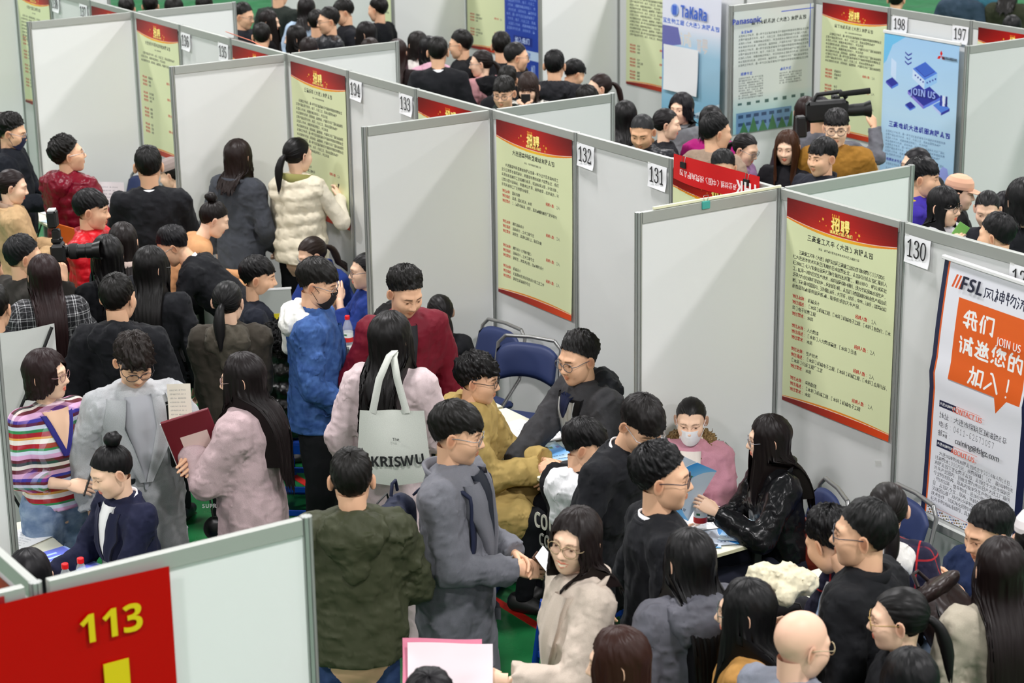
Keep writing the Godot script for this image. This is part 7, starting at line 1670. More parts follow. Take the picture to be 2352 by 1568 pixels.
func folding_chair(x: float, z: float, turn: float, label: String) -> Node3D:
	var t: Node3D
	if chair0:
		t = chair0.duplicate(); t.name = numbered("folding_chair"); add_child(t)
		t.position = Vector3(x, 0, z); t.rotation.y = turn; t.set_meta("label", label)
		return t
	t = thing("folding_chair", label, "chair", Vector3(x, 0, z), turn, "blue padded folding chairs")
	var pad := mat(Color(0.11, 0.17, 0.34), 0.6); var frame := mat(Color(0.58, 0.58, 0.58), 0.3, 0.7)
	var st := SurfaceTool.new(); st.begin(Mesh.PRIMITIVE_TRIANGLES)
	# back pad: rounded above, hollowed below, bowed backwards
	var nx := 14; var ny := 8
	for side in 2:
		for j in ny + 1:
			for i in nx + 1:
				var u := -1.0 + 2.0 * i / nx; var v := float(j) / ny
				var top := 0.86 - 0.05 * u * u * u * u; var bot := 0.62 + 0.045 * (1.0 - u * u)
				var edge := minf(1.0, minf((1.0 - absf(u)) * 7.0, minf(v, 1.0 - v) * 6.0))
				st.add_vertex(Vector3(u * 0.20, lerpf(bot, top, v), -0.215 - 0.06 * (v - 0.5) + 0.035 * u * u + (0.014 if side == 0 else -0.014) * sqrt(edge)))
	for side in 2:
		for j in ny:
			for i in nx:
				var a := side * (nx + 1) * (ny + 1) + j * (nx + 1) + i
				var q := [a, a + nx + 2, a + 1, a, a + nx + 1, a + nx + 2]
				if side == 1: q.reverse()
				for k in q: st.add_index(k)
	st.generate_normals()
	part("backrest", st.commit(), pad, t)
	part("seat", box(0.39, 0.045, 0.38, 0.018), pad, t, Vector3(0, 0.435, 0.02))
	for sx in [-1.0, 1.0]:
		part("frame_tube", tube(PackedVector3Array([Vector3(sx * 0.16, 0.885, -0.255), Vector3(sx * 0.205, 0.84, -0.245), Vector3(sx * 0.215, 0.60, -0.19), Vector3(sx * 0.215, 0.42, -0.02), Vector3(sx * 0.215, 0.01, 0.26)]), 0.0115, -1, 8), frame, t)
		part("leg", tube(PackedVector3Array([Vector3(sx * 0.19, 0.43, 0.10), Vector3(sx * 0.19, 0.25, -0.06), Vector3(sx * 0.19, 0.01, -0.26)]), 0.0115, -1, 8), frame, t)
		part("foot_cap", box(0.03, 0.02, 0.035, 0.005), M.black, t, Vector3(sx * 0.215, 0.010, 0.26)); part("foot_cap", box(0.03, 0.02, 0.035, 0.005), M.black, t, Vector3(sx * 0.19, 0.010, -0.26))
	part("top_tube", tube(PackedVector3Array([Vector3(-0.16, 0.885, -0.255), Vector3(0, 0.892, -0.262), Vector3(0.16, 0.885, -0.255)]), 0.0115, -1, 8), frame, t)
	part("cross_bar", tube(PackedVector3Array([Vector3(-0.19, 0.14, -0.155), Vector3(0.19, 0.14, -0.155)]), 0.009, -1, 8), frame, t)
	part("cross_bar", tube(PackedVector3Array([Vector3(-0.215, 0.12, 0.185), Vector3(0.215, 0.12, 0.185)]), 0.009, -1, 8), frame, t)
	chair0 = t
	return t
var stool0: Node3D
func stool(x: float, z: float, turn: float, label: String) -> Node3D:
	var t: Node3D
	if stool0:
		t = stool0.duplicate(); t.name = numbered("plastic_stool"); add_child(t)
		t.position = Vector3(x, 0, z); t.rotation.y = turn; t.set_meta("label", label)
		return t
	t = thing("plastic_stool", label, "stool", Vector3(x, 0, z), turn, "blue plastic stools")
	var m := mat(Color(0.03, 0.27, 0.72), 0.35)
	part("seat", box(0.28, 0.03, 0.28, 0.012), m, t, Vector3(0, 0.435, 0))
	for k in 4:
		var b := Basis(Vector3.UP, PI * 0.5 * k)
		for q in [["apron", 0.40, 0.137, 0.06, 0.272], ["rung", 0.16, 0.160, 0.035, 0.31], ["rung", 0.02, 0.174, 0.035, 0.34]]:
			var o := part(q[0], box(q[4], q[3], 0.012, 0.003), m, t); o.transform = Transform3D(b, b * Vector3(0, q[1], q[2]))
		var c := Basis(Vector3.UP, PI * 0.5 * k + PI * 0.25)
		part("leg", tube(PackedVector3Array([c * Vector3(0, 0.43, 0.185), c * Vector3(0, 0.0, 0.245)]), 0.026, 0.024, 4), m, t)
	stool0 = t
	return t
func who(begin: String) -> Dictionary:
	for b in folk:
		if (b.sp.lab as String).begins_with(begin): return b
	push_error("nobody: " + begin)
	return folk[0]
func furniture() -> void:
	folding_table(6.72, 7.94, 0.79, 1.26, "white folding table between the interviewer and the man in khaki")
	folding_table(5.46, 6.68, 0.79, 1.26, "white folding table beside the man in maroon, mostly hidden")
	folding_table(8.15, 9.05, 0.79, 1.26, "white folding table spread with brochures before the leather jacket")
	folding_table(9.45, 10.66, 0.79, 1.26, "white folding table under the man with clasped hands")
	folding_table(4.02, 5.34, 0.79, 1.26, "white folding table with a bottle before the blue work jackets")
	folding_table(2.76, 3.97, 0.79, 1.26, "white folding table behind the bowing man in black")
	folding_table(0.06, 1.26, 0.79, 1.26, "white folding table at the left edge by the navy face mask")
	folding_table(1.32, 2.62, 0.79, 1.26, "white folding table behind the dark red quilted jacket")
	folding_table(6.78, 7.99, 3.60, 4.07, "white folding table at the lower left with a blue sheet on it")
	folding_chair(6.22, 0.42, 0.55, "empty blue folding chair with a black strap, against the white wall")
	folding_chair(5.78, 0.42, 0.1, "blue folding chair behind the black jacket right of the maroon man")
	folding_chair(9.25, 0.40, -0.2, "blue folding chair holding a white paper shopping bag")
	folding_chair(0.42, 0.42, 0.1, "blue folding chair right of the dark red quilted jacket")
	folding_chair(0.95, 0.45, -0.1, "second blue folding chair beside the broad black suit")
	folding_chair(3.25, 0.42, 0.0, "blue folding chair behind the charcoal coat and cream vest")
	folding_chair(4.62, 0.42, 0.1, "blue folding chair left of the round glasses in a blue work jacket")
	stool(5.95, 3.36, 0.1, "blue plastic stool behind the pale jeans at the left edge")
	for b in folk:
		var seat: float = b.seat
		if seat <= 0.0: continue
		var l: String = b.sp.lab
		var short := " ".join(l.split(" ").slice(0, 9))
		var r: Node3D = b.root
		if r.position.z < 1.2 and r.position.x < 10.9:
			folding_chair(r.position.x, r.position.z, r.rotation.y, "blue folding chair under the " + short).scale = Vector3.ONE
		else:
			stool(r.position.x, r.position.z, r.rotation.y, "blue plastic stool under the " + short)

# ---------------------------------------------------------------- things on tables and in hands
func flat_sheet(called: String, label: String, cat: String, w: float, h: float, at: Vector3, turn: float, m: Material, group := "", curl := 0.004) -> MeshInstance3D:
	# paper lying on a surface
	var mesh := sheet(w, h, 6, 8, func(u: float, v: float) -> Vector3: return Vector3(0, 0, curl * (u * u + v * v * 0.5) + 0.0012))
	var o := single(called, mesh, m, label, cat, at, 0.0, group)
	o.rotation = Vector3(-PI / 2, turn, 0)
	return o
func brochure_tex(kind: int) -> ImageTexture:
	var im := Image.create(256, 360, false, Image.FORMAT_RGBA8)
	for y in 360:
		for x in 256:
			var u := x / 256.0; var v := y / 360.0
			var c := Color(0.80, 0.86, 0.92)
			if kind == 0:
				var d := Vector2(u - 1.25, (v - 0.5) * 1.4).length()
				c = Color(0.78, 0.82, 0.88) if d > 1.02 else Color(0.25, 0.58, 0.85).lerp(Color(0.75, 0.88, 0.95), clampf((1.0 - d) * 1.6, 0, 1))
				if d > 1.02 and d < 1.035: c = Color(0.93, 0.95, 0.97)
				if d < 0.72: c = Color(0.75, 0.80, 0.86)
				elif d < 0.86 and d > 0.74 and v > 0.25 and v < 0.75: c = Color(0.25, 0.42, 0.22) if d < 0.80 else Color(0.10, 0.15, 0.18)
			else:
				c = Color(0.20, 0.55, 0.88).lerp(Color(0.85, 0.93, 0.98), clampf(absf(v - 0.45 - 0.2 * sin(u * 3.0)) * 2.6, 0, 1))
				if v > 0.36 and v < 0.46 and int(x / 22) % 2 == 0: c = [Color(0.9, 0.9, 0.9), Color(0.2, 0.45, 0.3), Color(0.35, 0.3, 0.6)][int(x / 44) % 3]
			im.set_pixel(x, y, c)
	draw_text(im, "三菱重工叉车有限公司" if kind == 0 else "大连新型建材有限公司", 24, 300, 18, Color(0.15, 0.2, 0.3), 0.1)
	return image_tex(im)
func text_sheet_tex() -> ImageTexture:
	var im := Image.create(256, 360, false, Image.FORMAT_RGBA8); im.fill(Color(0.95, 0.95, 0.96))
	for k in 9: draw_text(im, FILL[k % 4].substr(0, 14), 24, 40 + k * 30, 12, Color(0.5, 0.52, 0.56), 0.07)
	return image_tex(im)
func held(called: String, label: String, cat: String, mesh: Mesh, m: Material, at: Vector3, x_to: Vector3, y_to: Vector3) -> MeshInstance3D:
	# a flat thing with its centre at a point, its x and y axes along two directions
	var o := single(called, mesh, m, label, cat)
	var x := x_to.normalized(); var z := x.cross(y_to).normalized()
	o.transform = Transform3D(Basis(x, z.cross(x), z), at)
	return o
func bottle(at: Vector3, label: String) -> void:
	var t := thing("water_bottle", label, "bottle", at, 0.6, "red capped water bottles")
	var pet := mat(Color(0.9, 0.93, 0.95, 0.22), 0.05); pet.transparency = BaseMaterial3D.TRANSPARENCY_ALPHA
	part("bottle_body", lathe(PackedVector2Array([Vector2(0.0001, 0), Vector2(0.028, 0.0), Vector2(0.031, 0.008), Vector2(0.031, 0.05), Vector2(0.0325, 0.055), Vector2(0.0325, 0.115), Vector2(0.031, 0.12), Vector2(0.029, 0.145), Vector2(0.018, 0.178), Vector2(0.0135, 0.188), Vector2(0.0135, 0.198)]), 24), pet, t)
	part("label", lathe(PackedVector2Array([Vector2(0.0332, 0.082), Vector2(0.0332, 0.114)]), 24), mat(Color(0.90, 0.92, 0.93), 0.5), t)
	part("label", lathe(PackedVector2Array([Vector2(0.0332, 0.054), Vector2(0.0332, 0.082)]), 24), mat(Color(0.78, 0.07, 0.10), 0.5), t)
	part("lettering", box(0.018, 0.010, 0.001), mat(Color(0.1, 0.4, 0.25), 0.5), t, Vector3(0, 0.10, 0.0335))
	part("cap", lathe(PackedVector2Array([Vector2(0.0152, 0.192), Vector2(0.0155, 0.194), Vector2(0.0155, 0.212), Vector2(0.014, 0.215), Vector2(0.0001, 0.2155)]), 20), mat(Color(0.88, 0.05, 0.10), 0.4), t)
func pen(label: String, a: Vector3, b: Vector3) -> void:
	var t := thing("pen", label, "pen", a)
	part("barrel", tube(PackedVector3Array([Vector3.ZERO, (b - a) * 0.9]), 0.0048, 0.0048, 8), M.black, t)
	part("tip", tube(PackedVector3Array([(b - a) * 0.9, b - a]), 0.0042, 0.001, 8), M.steel, t)
func blob(called: String, prims: Array, cell: float, m: Material, parent: Node, wr := 0.008, quilt := [], cuts := [], ws := Vector3(10, 7, 10)) -> MeshInstance3D:
	var job := {"prims": prims, "cell": cell, "wr": wr, "seed": 4, "quilt": quilt, "cuts": cuts, "ws": ws}
	run_job(job)
	return part(called, arrays_mesh(job.V, job.N, job.I), m, parent)
func strap(path: PackedVector3Array, w: float, th: float) -> ArrayMesh:
	# a flat band along a path, its width across the view of the path's bend
	return band(path, w, th, Vector3.UP)
func band(path: PackedVector3Array, w: float, th: float, across: Vector3) -> ArrayMesh:
	var st := SurfaceTool.new(); st.begin(Mesh.PRIMITIVE_TRIANGLES)
	var n := path.size()
	for i in n:
		var tg := (path[mini(i + 1, n - 1)] - path[maxi(i - 1, 0)]).normalized()
		var x := (across - tg * across.dot(tg)).normalized(); var y := tg.cross(x)
		for q in [[-1, -1], [1, -1], [1, 1], [-1, 1]]: st.add_vertex(path[i] + x * q[0] * w * 0.5 + y * q[1] * th * 0.5)
	for i in n - 1:
		for k in 4:
			var a := i * 4 + k; var b := i * 4 + (k + 1) % 4
			for q in [a, b + 4, b, a, a + 4, b + 4]: st.add_index(q)
	st.generate_normals()
	return st.commit()
func backpack(b: Dictionary, called: String, label: String, col: String, rough: float, at: Vector3, size: Vector3, straps := true, flap := false) -> Node3D:
	var root: Node3D = b.root; var F: Transform3D = b.F
	var t := thing(called, label, "backpack", root.position, root.rotation.y)
	var m := clothm(C(col), rough)
	var fw := F.basis.z.normalized(); var c := F * at
	var ux := F.basis.x.normalized(); var uy := F.basis.y.normalized()
	blob("bag_body", [prim(c - uy * size.y * 0.30 - ux * size.x * 0.22, c + uy * size.y * 0.24 - ux * size.x * 0.18, size.x * 0.30, size.x * 0.26, 0.03, fw, size.x * 0.6 / size.z), prim(c - uy * size.y * 0.30 + ux * size.x * 0.22, c + uy * size.y * 0.24 + ux * size.x * 0.18, size.x * 0.30, size.x * 0.26, 0.03, fw, size.x * 0.6 / size.z)], 0.013, m, t, 0.008)
	blob("front_pocket", [prim(c - uy * size.y * 0.26 - fw * size.z * 0.42 - ux * size.x * 0.16, c - uy * size.y * 0.26 - fw * size.z * 0.42 + ux * size.x * 0.16, size.x * 0.24, size.x * 0.24, 0.03, fw, 2.2)], 0.013, m, t, 0.008)
	if flap: blob("flap", [prim(c + uy * size.y * 0.34 - ux * size.x * 0.2 - fw * size.z * 0.2, c + uy * size.y * 0.34 + ux * size.x * 0.2 - fw * size.z * 0.2, size.x * 0.25, size.x * 0.25, 0.03, uy, 2.2)], 0.013, m, t, 0.006)
	part("zip", band(PackedVector3Array([c + uy * size.y * 0.1 - ux * size.x * 0.40 - fw * size.z * 0.32, c + uy * size.y * 0.40 - ux * size.x * 0.2 - fw * size.z * 0.34, c + uy * size.y * 0.40 + ux * size.x * 0.2 - fw * size.z * 0.34, c + uy * size.y * 0.1 + ux * size.x * 0.40 - fw * size.z * 0.32]), 0.008, 0.004, fw), M.black, t)
	part("grab_handle", tube(PackedVector3Array([c + uy * size.y * 0.46 - ux * 0.04, c + uy * (size.y * 0.46 + 0.05) - ux * 0.02, c + uy * (size.y * 0.46 + 0.05) + ux * 0.02, c + uy * size.y * 0.46 + ux * 0.04]), 0.008, -1, 6), m, t)
	if straps:
		for sd in [-1.0, 1.0]:
			var path := PackedVector3Array()
			for k in 9:
				var y := lerpf(0.20, 0.44, k / 8.0)
				path.append(surface_z(b.tor, F, sd * (0.135 - 0.02 * k / 8.0), y, 1.0) + fw * 0.018)
			path.append(F * Vector3(sd * 0.115, 0.500, 0.02)); path.append(F * Vector3(sd * 0.11, 0.500, -0.05))
			path.append(surface_z(b.tor, F, sd * 0.10, 0.43, -1.0) - fw * 0.02)
			part("shoulder_strap", band(path, 0.05, 0.010, ux), m, t)
	return t
func props() -> void:
	var white := textured(text_sheet_tex(), 0.6); var bro := textured(brochure_tex(0), 0.3); var blu := textured(brochure_tex(1), 0.3)
	var ty := 0.741
	# table of the interviewer
	flat_sheet("paper_sheet", "white paper under the interviewer's pen", "paper", 0.21, 0.297, Vector3(7.06, ty, 0.96), 0.2, M.paper)
	flat_sheet("paper_sheet", "stack of white forms in the middle of the interviewer's table", "paper", 0.30, 0.25, Vector3(7.20, ty + 0.002, 0.90), -0.1, white)
	flat_sheet("brochure", "blue brochure nearest the khaki sleeve on the interviewer's table", "brochure", 0.21, 0.29, Vector3(7.44, ty, 1.02), 1.35, blu)
	flat_sheet("brochure", "second blue brochure overlapped by the first on the interviewer's table", "brochure", 0.21, 0.29, Vector3(7.50, ty, 0.96), 1.2, blu, "", 0.006)
	single("notebook", box(0.10, 0.012, 0.15, 0.003), M.black, "small black notebook at the table edge by the khaki sleeve", "notebook", Vector3(7.33, ty + 0.006, 1.13), 0.9)
	pen("blue ballpoint pen on the interviewer's table", Vector3(7.32, ty + 0.006, 1.06), Vector3(7.43, ty + 0.006, 0.98))
	# the brochure table
	flat_sheet("paper_sheet", "white form at the back of the brochure table", "paper", 0.21, 0.297, Vector3(8.62, ty, 0.92), 0.3, white)
	flat_sheet("paper_sheet", "white form fanned over the first on the brochure table", "paper", 0.21, 0.297, Vector3(8.74, ty + 0.003, 0.90), -0.3, white)
	flat_sheet("brochure", "pale blue brochure at the near left of the brochure table", "brochure", 0.21, 0.297, Vector3(8.84, ty, 1.09), 0.9, bro)
	flat_sheet("brochure", "brochure with a blue arc in the middle of the fan", "brochure", 0.21, 0.297, Vector3(8.90, ty + 0.004, 0.95), 1.1, bro)
	flat_sheet("brochure", "bright blue brochure at the right corner of the brochure table", "brochure", 0.21, 0.297, Vector3(8.93, ty + 0.008, 0.88), 0.7, blu, "", 0.008)
	single("mobile_phone", box(0.075, 0.009, 0.15, 0.004), mat(Color(0.22, 0.26, 0.30), 0.2), "grey phone at the front edge of the brochure table", "phone", Vector3(8.99, ty + 0.005, 1.17), 0.5)
	bottle(Vector3(8.80, ty, 1.05), "red capped water bottle on the brochure table by the suited man")
	bottle(Vector3(5.23, ty, 0.97), "red capped water bottle on the table by the denim jacket")
	bottle(Vector3(7.90, ty, 3.86), "red capped bottle nearer the blue sheet, peeping over the lower left rail")
	bottle(Vector3(7.88, ty, 3.78), "red capped bottle on the right, peeping over the lower left rail")
	# table by the denim jacket
	var yel := mat(Color(0.92, 0.86, 0.42), 0.6)
	flat_sheet("paper_sheet", "pale yellow sheet behind the bottle by the denim jacket", "paper", 0.3, 0.22, Vector3(4.92, ty, 0.92), 0.2, yel)
	flat_sheet("paper_sheet", "white sheet in front of the bottle by the denim jacket", "paper", 0.21, 0.297, Vector3(5.22, ty, 1.12), 0.5, white)
	flat_sheet("paper_sheet", "white sheet under the arms of the blue work jackets", "paper", 0.21, 0.297, Vector3(4.56, ty, 0.98), -0.4, white)
	var sn := thing("snack_bag", "crumpled yellow snack bag beside the bottle", "snack", Vector3(5.16, ty, 1.06))
	blob("bag", [prim(Vector3(-0.04, 0.018, 0), Vector3(0.04, 0.018, 0.02), 0.022, 0.02, 0.02)], 0.008, mat(Color(0.9, 0.68, 0.1), 0.3), sn, 0.02, [], [[Vector3(0, 0.001, 0), Vector3(0, -1, 0)]], Vector3(40, 40, 40))
	single("mobile_phone", box(0.075, 0.009, 0.15, 0.004), M.black, "black phone on the table by the maroon sleeve", "phone", Vector3(5.26, ty + 0.005, 1.02), 1.1)
	# lower left table
	var bluesheet := Image.create(256, 180, false, Image.FORMAT_RGBA8); bluesheet.fill(Color(0.45, 0.50, 0.90))
	bluesheet.fill_rect(Rect2i(0, 0, 256, 8), Color(0.62, 0.72, 0.95)); bluesheet.fill_rect(Rect2i(0, 172, 256, 8), Color(0.62, 0.72, 0.95))
	for k in 7:
		bluesheet.fill_rect(Rect2i(30 + k * 30, 50, 12, 60 + (k * 23) % 40), Color(0.75, 0.86, 0.98))
	draw_text(bluesheet, "专业技术", 60, 20, 22, Color(0.9, 0.94, 1.0), 0.12)
	flat_sheet("display_sheet", "laminated blue sheet on the lower left table", "sheet", 0.36, 0.26, Vector3(7.40, ty, 3.70), 0.15, textured(image_tex(bluesheet), 0.3))
	flat_sheet("paper_sheet", "printed sheet at the left end of the lower left table", "paper", 0.21, 0.297, Vector3(7.02, ty, 3.76), 0.4, white)
	# far left table and the right hand table
	flat_sheet("paper_sheet", "white papers on the table by the navy face mask", "paper", 0.3, 0.25, Vector3(0.55, ty, 1.05), 0.1, white)
	flat_sheet("brochure", "blue brochure on the table by the camel coat", "brochure", 0.21, 0.297, Vector3(0.95, ty, 1.10), 0.3, blu)
	flat_sheet("paper_sheet", "cream paper on the table under the clasped hands", "paper", 0.3, 0.24, Vector3(10.10, ty, 0.92), 0.0, yel)
	flat_sheet("paper_sheet", "white form on the table right of the clasped hands", "paper", 0.21, 0.297, Vector3(10.30, ty, 1.05), 0.3, white)
	single("mobile_phone", box(0.075, 0.009, 0.15, 0.004), M.black, "black phone on the right hand table", "phone", Vector3(10.44, ty + 0.008, 1.06), 0.9)
	# held things
	var b := who("tall man in a long grey")
	var H: Vector3 = (b.Tla.origin + b.Tra.origin) * 0.5
	var fw: Vector3 = (b.Tla.basis.z + b.Tra.basis.z).normalized()
	held("leaflet", "folded white leaflet held by the man in the grey overcoat", "leaflet", sheet(0.15, 0.21, 4, 6, wave(0.008, 1.0)), M.paper, H + fw * 0.17 + Vector3(0, 0.0, 0), fw.cross(Vector3.UP), fw * 0.8 + Vector3(0, -0.55, 0))
	held("mobile_phone", "bronze phone held over the leaflet", "phone", box(0.075, 0.15, 0.009, 0.003), mat(Color(0.35, 0.22, 0.14), 0.25, 0.4), H + fw * 0.14 + Vector3(0, 0.016, 0), fw.cross(Vector3.UP), fw * 0.8 + Vector3(0, -0.5, 0))
	backpack(b, "backpack", "navy backpack on the back of the grey overcoat", "20253a", 0.7, Vector3(0, 0.18, -0.25), Vector3(0.30, 0.46, 0.16))
	b = who("laughing woman")
	var hand: Transform3D = b.Tla
	var out_dir: Vector3 = hand.basis.z
	var pf := thing("document_folder", "pink and clear plastic folder held out by the laughing woman", "folder")
	var px := (out_dir * Vector3(1, 0, 1)).normalized(); var nrm := Vector3(0.45, 0.75, 0.35).normalized()
	var pxx := (px - nrm * px.dot(nrm)).normalized()
	pf.transform = Transform3D(Basis(pxx, nrm.cross(pxx), nrm), hand.origin + out_dir * 0.19)
	var clear := mat(Color(0.88, 0.82, 0.84), 0.2)
	part("cover", sheet(0.31, 0.23, 8, 6, wave(0.014, 0.7), 0.002), clear, pf, Vector3(0.0, 0, 0.006))
	part("inner_sheet", sheet(0.29, 0.21, 6, 6, wave(0.012, 0.4)), mat(Color(0.80, 0.45, 0.55), 0.5), pf, Vector3(0.03, -0.035, 0.0))
	single("plastic_bag", box(0.04, 0.34, 0.20, 0.01), mat(Color(0.02, 0.28, 0.74), 0.4), "flat blue bag hanging beside the laughing woman's coat", "bag", Vector3(9.88, 0.95, 2.62), 0.5)
	b = who("man in a long light grey")
	hand = b.Tla
	var folder := thing("document_folder", "dark red folder with a pale label held against the light grey coat", "folder")
	folder.transform = Transform3D(Basis.looking_at(Vector3(-0.86, 0.22, -0.35).normalized(), Vector3(-0.1, 1, 0.25)), hand.origin + Vector3(0.035, 0.10, 0.0))
	part("cover", box(0.23, 0.32, 0.016, 0.003), mat(Color(0.40, 0.03, 0.11), 0.5), folder)
	part("label", box(0.13, 0.15, 0.002), mat(Color(0.85, 0.75, 0.72), 0.6), folder, Vector3(0.01, -0.02, 0.009))
	part("pages", box(0.215, 0.30, 0.008), M.paper, folder, Vector3(-0.012, 0, -0.002))
	held("paper_sheet", "curled white sheets under the dark red folder", "paper", sheet(0.20, 0.16, 6, 6, func(u: float, v: float) -> Vector3: return Vector3(0, 0, 0.07 * u * u)), M.paper, hand.origin + Vector3(0.06, -0.05, -0.14), Vector3(0.4, -0.3, -0.85), Vector3(0.3, 0.9, 0.0))
	# the small black bag on his shoulder strap
	var rp: Vector3 = b.root.position
	var sb := thing("shoulder_bag", "small black quilted bag with a tassel beside the light grey coat", "bag", rp + Vector3(0.22, 0.72, -0.33), 1.0)
	blob("bag_body", [prim(Vector3(-0.05, 0, 0), Vector3(0.05, 0, 0), 0.062, 0.062, 0.02, Vector3(0, 0, 1), 1.7)], 0.010, mat(Color(0.02, 0.02, 0.022), 0.35), sb, 0.004)
	part("tassel", tube(PackedVector3Array([Vector3(0.03, -0.05, 0.04), Vector3(0.035, -0.15, 0.045)]), 0.006, 0.009, 6), M.black, sb)
	part("strap", band(PackedVector3Array([Vector3(-0.06, 0.04, 0), Vector3(-0.09, 0.28, -0.03), Vector3(-0.13, 0.52, -0.06)]), 0.034, 0.003, Vector3(0, 0, 1)), M.black, sb)
	for k in 5: part("lettering", letters("SUPR", 0.02, true), M.white, sb, Vector3(-0.075 - 0.012 * k, 0.12 + 0.09 * k, 0.012 - 0.012 * k)) if k < 2 else null
	b = who("woman in a pale rose")
	held("brochure", "tall cream brochure held by the rose knit coat", "brochure", sheet(0.11, 0.24, 4, 6, wave(0.004, 1.0)), textured(text_sheet_tex(), 0.5, Color(0.98, 0.95, 0.88)), b.Tla.origin + (b.Tla.basis.z as Vector3) * 0.09 + Vector3(0, 0.09, 0), Vector3(0.5, 0, -0.85), Vector3.UP)
	b = who("woman in a rainbow")
	var wr: Transform3D = b.Tra
	pen("black capped pen held across the striped sweater", wr.origin + wr.basis.z * 0.09 - wr.basis.x * 0.06 + Vector3(0, 0.015, 0), wr.origin + wr.basis.z * 0.10 + wr.basis.x * 0.09 + Vector3(0, 0.0, 0))
	b = who("interviewer"); wr = b.Tra
	pen("black pen in the interviewer's hand", wr.origin + wr.basis.z * 0.06 + Vector3(0.05, 0.07, -0.05), wr.origin + wr.basis.z * 0.13 + Vector3(-0.02, -0.03, 0.03))
	b = who("woman in a shiny black"); wr = b.Tla
	var lb := held("brochure", "pale blue company brochure held up by the woman in leather", "brochure", sheet(0.21, 0.295, 6, 8, wave(0.006, 2.0), 0.002), bro, wr.origin + (wr.basis.z as Vector3) * 0.12 + Vector3(-0.06, 0.05, 0.03), Vector3(0.48, -0.42, -0.72), Vector3(0.35, 0.86, -0.2))
	part("emblem", box(0.02, 0.02, 0.001), mat(Color(0.8, 0.1, 0.1), 0.5), lb, Vector3(-0.02, -0.05, 0.006))
	var hb := thing("handbag", "red brown leather handbag on the lap of the woman in leather", "bag", Vector3(8.99, 0.55, 0.60), 0.35)
	blob("bag_body", [prim(Vector3(-0.11, 0.05, 0), Vector3(0.11, 0.05, 0), 0.115, 0.115, 0.03, Vector3(0, 0, 1), 1.8)], 0.012, mat(Color(0.45, 0.14, 0.085), 0.42), hb, 0.006)
	part("strap", tube(PackedVector3Array([Vector3(-0.08, 0.15, 0.02), Vector3(-0.05, 0.24, 0.03), Vector3(0.05, 0.24, 0.03), Vector3(0.08, 0.15, 0.02)]), 0.007, -1, 8), mat(Color(0.36, 0.11, 0.07), 0.4), hb)
	part("buckle", box(0.03, 0.035, 0.012, 0.004), mat(Color(0.75, 0.6, 0.35), 0.25, 0.8), hb, Vector3(0.02, 0.12, 0.066))
	var pb := thing("shopping_bag", "white paper shopping bag with a blue handle on the chair", "bag", Vector3(9.25, 0.46, 0.42), 0.5)
	var bw := mat(Color(0.86, 0.86, 0.88), 0.45)
	for q in [[0.26, 0.32, 0.0, 0.05], [0.26, 0.32, 0.0, -0.05]]: part("side_panel", box(q[0], q[1], 0.002), bw, pb, Vector3(q[2], 0.16, q[3]))
	for sx in [-1, 1]: part("side_panel", box(0.002, 0.32, 0.10), bw, pb, Vector3(sx * 0.13, 0.16, 0))
	part("bottom", box(0.26, 0.002, 0.10), bw, pb, Vector3(0, 0.001, 0))
	part("stripe", box(0.26, 0.02, 0.001), mat(Color(0.3, 0.55, 0.8), 0.5), pb, Vector3(0, 0.06, 0.0518)); part("stripe", box(0.26, 0.008, 0.001), mat(Color(0.3, 0.55, 0.8), 0.5), pb, Vector3(0, 0.085, 0.0518))
	part("handle", tube(PackedVector3Array([Vector3(-0.05, 0.31, 0.053), Vector3(-0.05, 0.22, 0.06), Vector3(-0.048, 0.15, 0.06)]), 0.004, -1, 6), mat(Color(0.12, 0.2, 0.75), 0.5), pb)
	part("handle", tube(PackedVector3Array([Vector3(0.05, 0.31, 0.053), Vector3(0.04, 0.40, 0.05), Vector3(-0.04, 0.40, 0.05), Vector3(-0.05, 0.31, 0.053)]), 0.0035, -1, 6), mat(Color(0.12, 0.2, 0.75), 0.5), pb)
	# the tote bag on the pale pink coat
	b = who("woman with long wavy")
	var tote := thing("tote_bag", "white canvas tote bag lettered in black on the pale pink coat", "bag", Vector3(8.03, 1.03, 2.27))
	tote.basis = Basis.looking_at(Vector3(-0.80, 0, -0.60), Vector3.UP)
	var canvas := clothm(Color(0.80, 0.81, 0.78), 0.85, "wool")
	var bulge := func(sg: float) -> Callable: return func(u: float, v: float) -> Vector3: return Vector3((u - 0.5) * -0.06 * (1.0 - v), 0.03 * absf(u - 0.5) * v, sg * 0.05 * sin(PI * u) * sin(PI * minf(v * 0.75, 1.0)) + 0.008 * sin(u * 9.0) * (1.0 - v))
	part("front_panel", sheet(0.36, 0.36, 14, 12, bulge.call(1.0)), canvas, tote, Vector3(0, 0.17, 0)); part("back_panel", sheet(0.36, 0.36, 14, 12, bulge.call(-1.0)), canvas, tote, Vector3(0, 0.17, -0.003))
	part("handle", band(PackedVector3Array([Vector3(-0.09, 0.34, 0.01), Vector3(-0.055, 0.50, 0.0), Vector3(-0.01, 0.60, -0.05), Vector3(0.01, 0.61, -0.10)]), 0.035, 0.003, Vector3(1, 0.2, 0.2)), canvas, tote)
	part("handle", band(PackedVector3Array([Vector3(0.07, 0.34, 0.01), Vector3(0.03, 0.50, 0.0), Vector3(0.01, 0.59, -0.05), Vector3(0.01, 0.60, -0.10)]), 0.035, 0.003, Vector3(1, 0.2, 0.2)), canvas, tote)
	var kw := part("lettering", letters("KRIS", 0.05, true), M.ink, tote, Vector3(-0.03, 0.115, 0.052)); kw.rotation = Vector3(0, -0.12, 0.05)
	var kw2 := part("lettering", letters("WU", 0.05, true), M.ink, tote, Vector3(0.095, 0.122, 0.047)); kw2.rotation = Vector3(0, 0.2, 0.08)
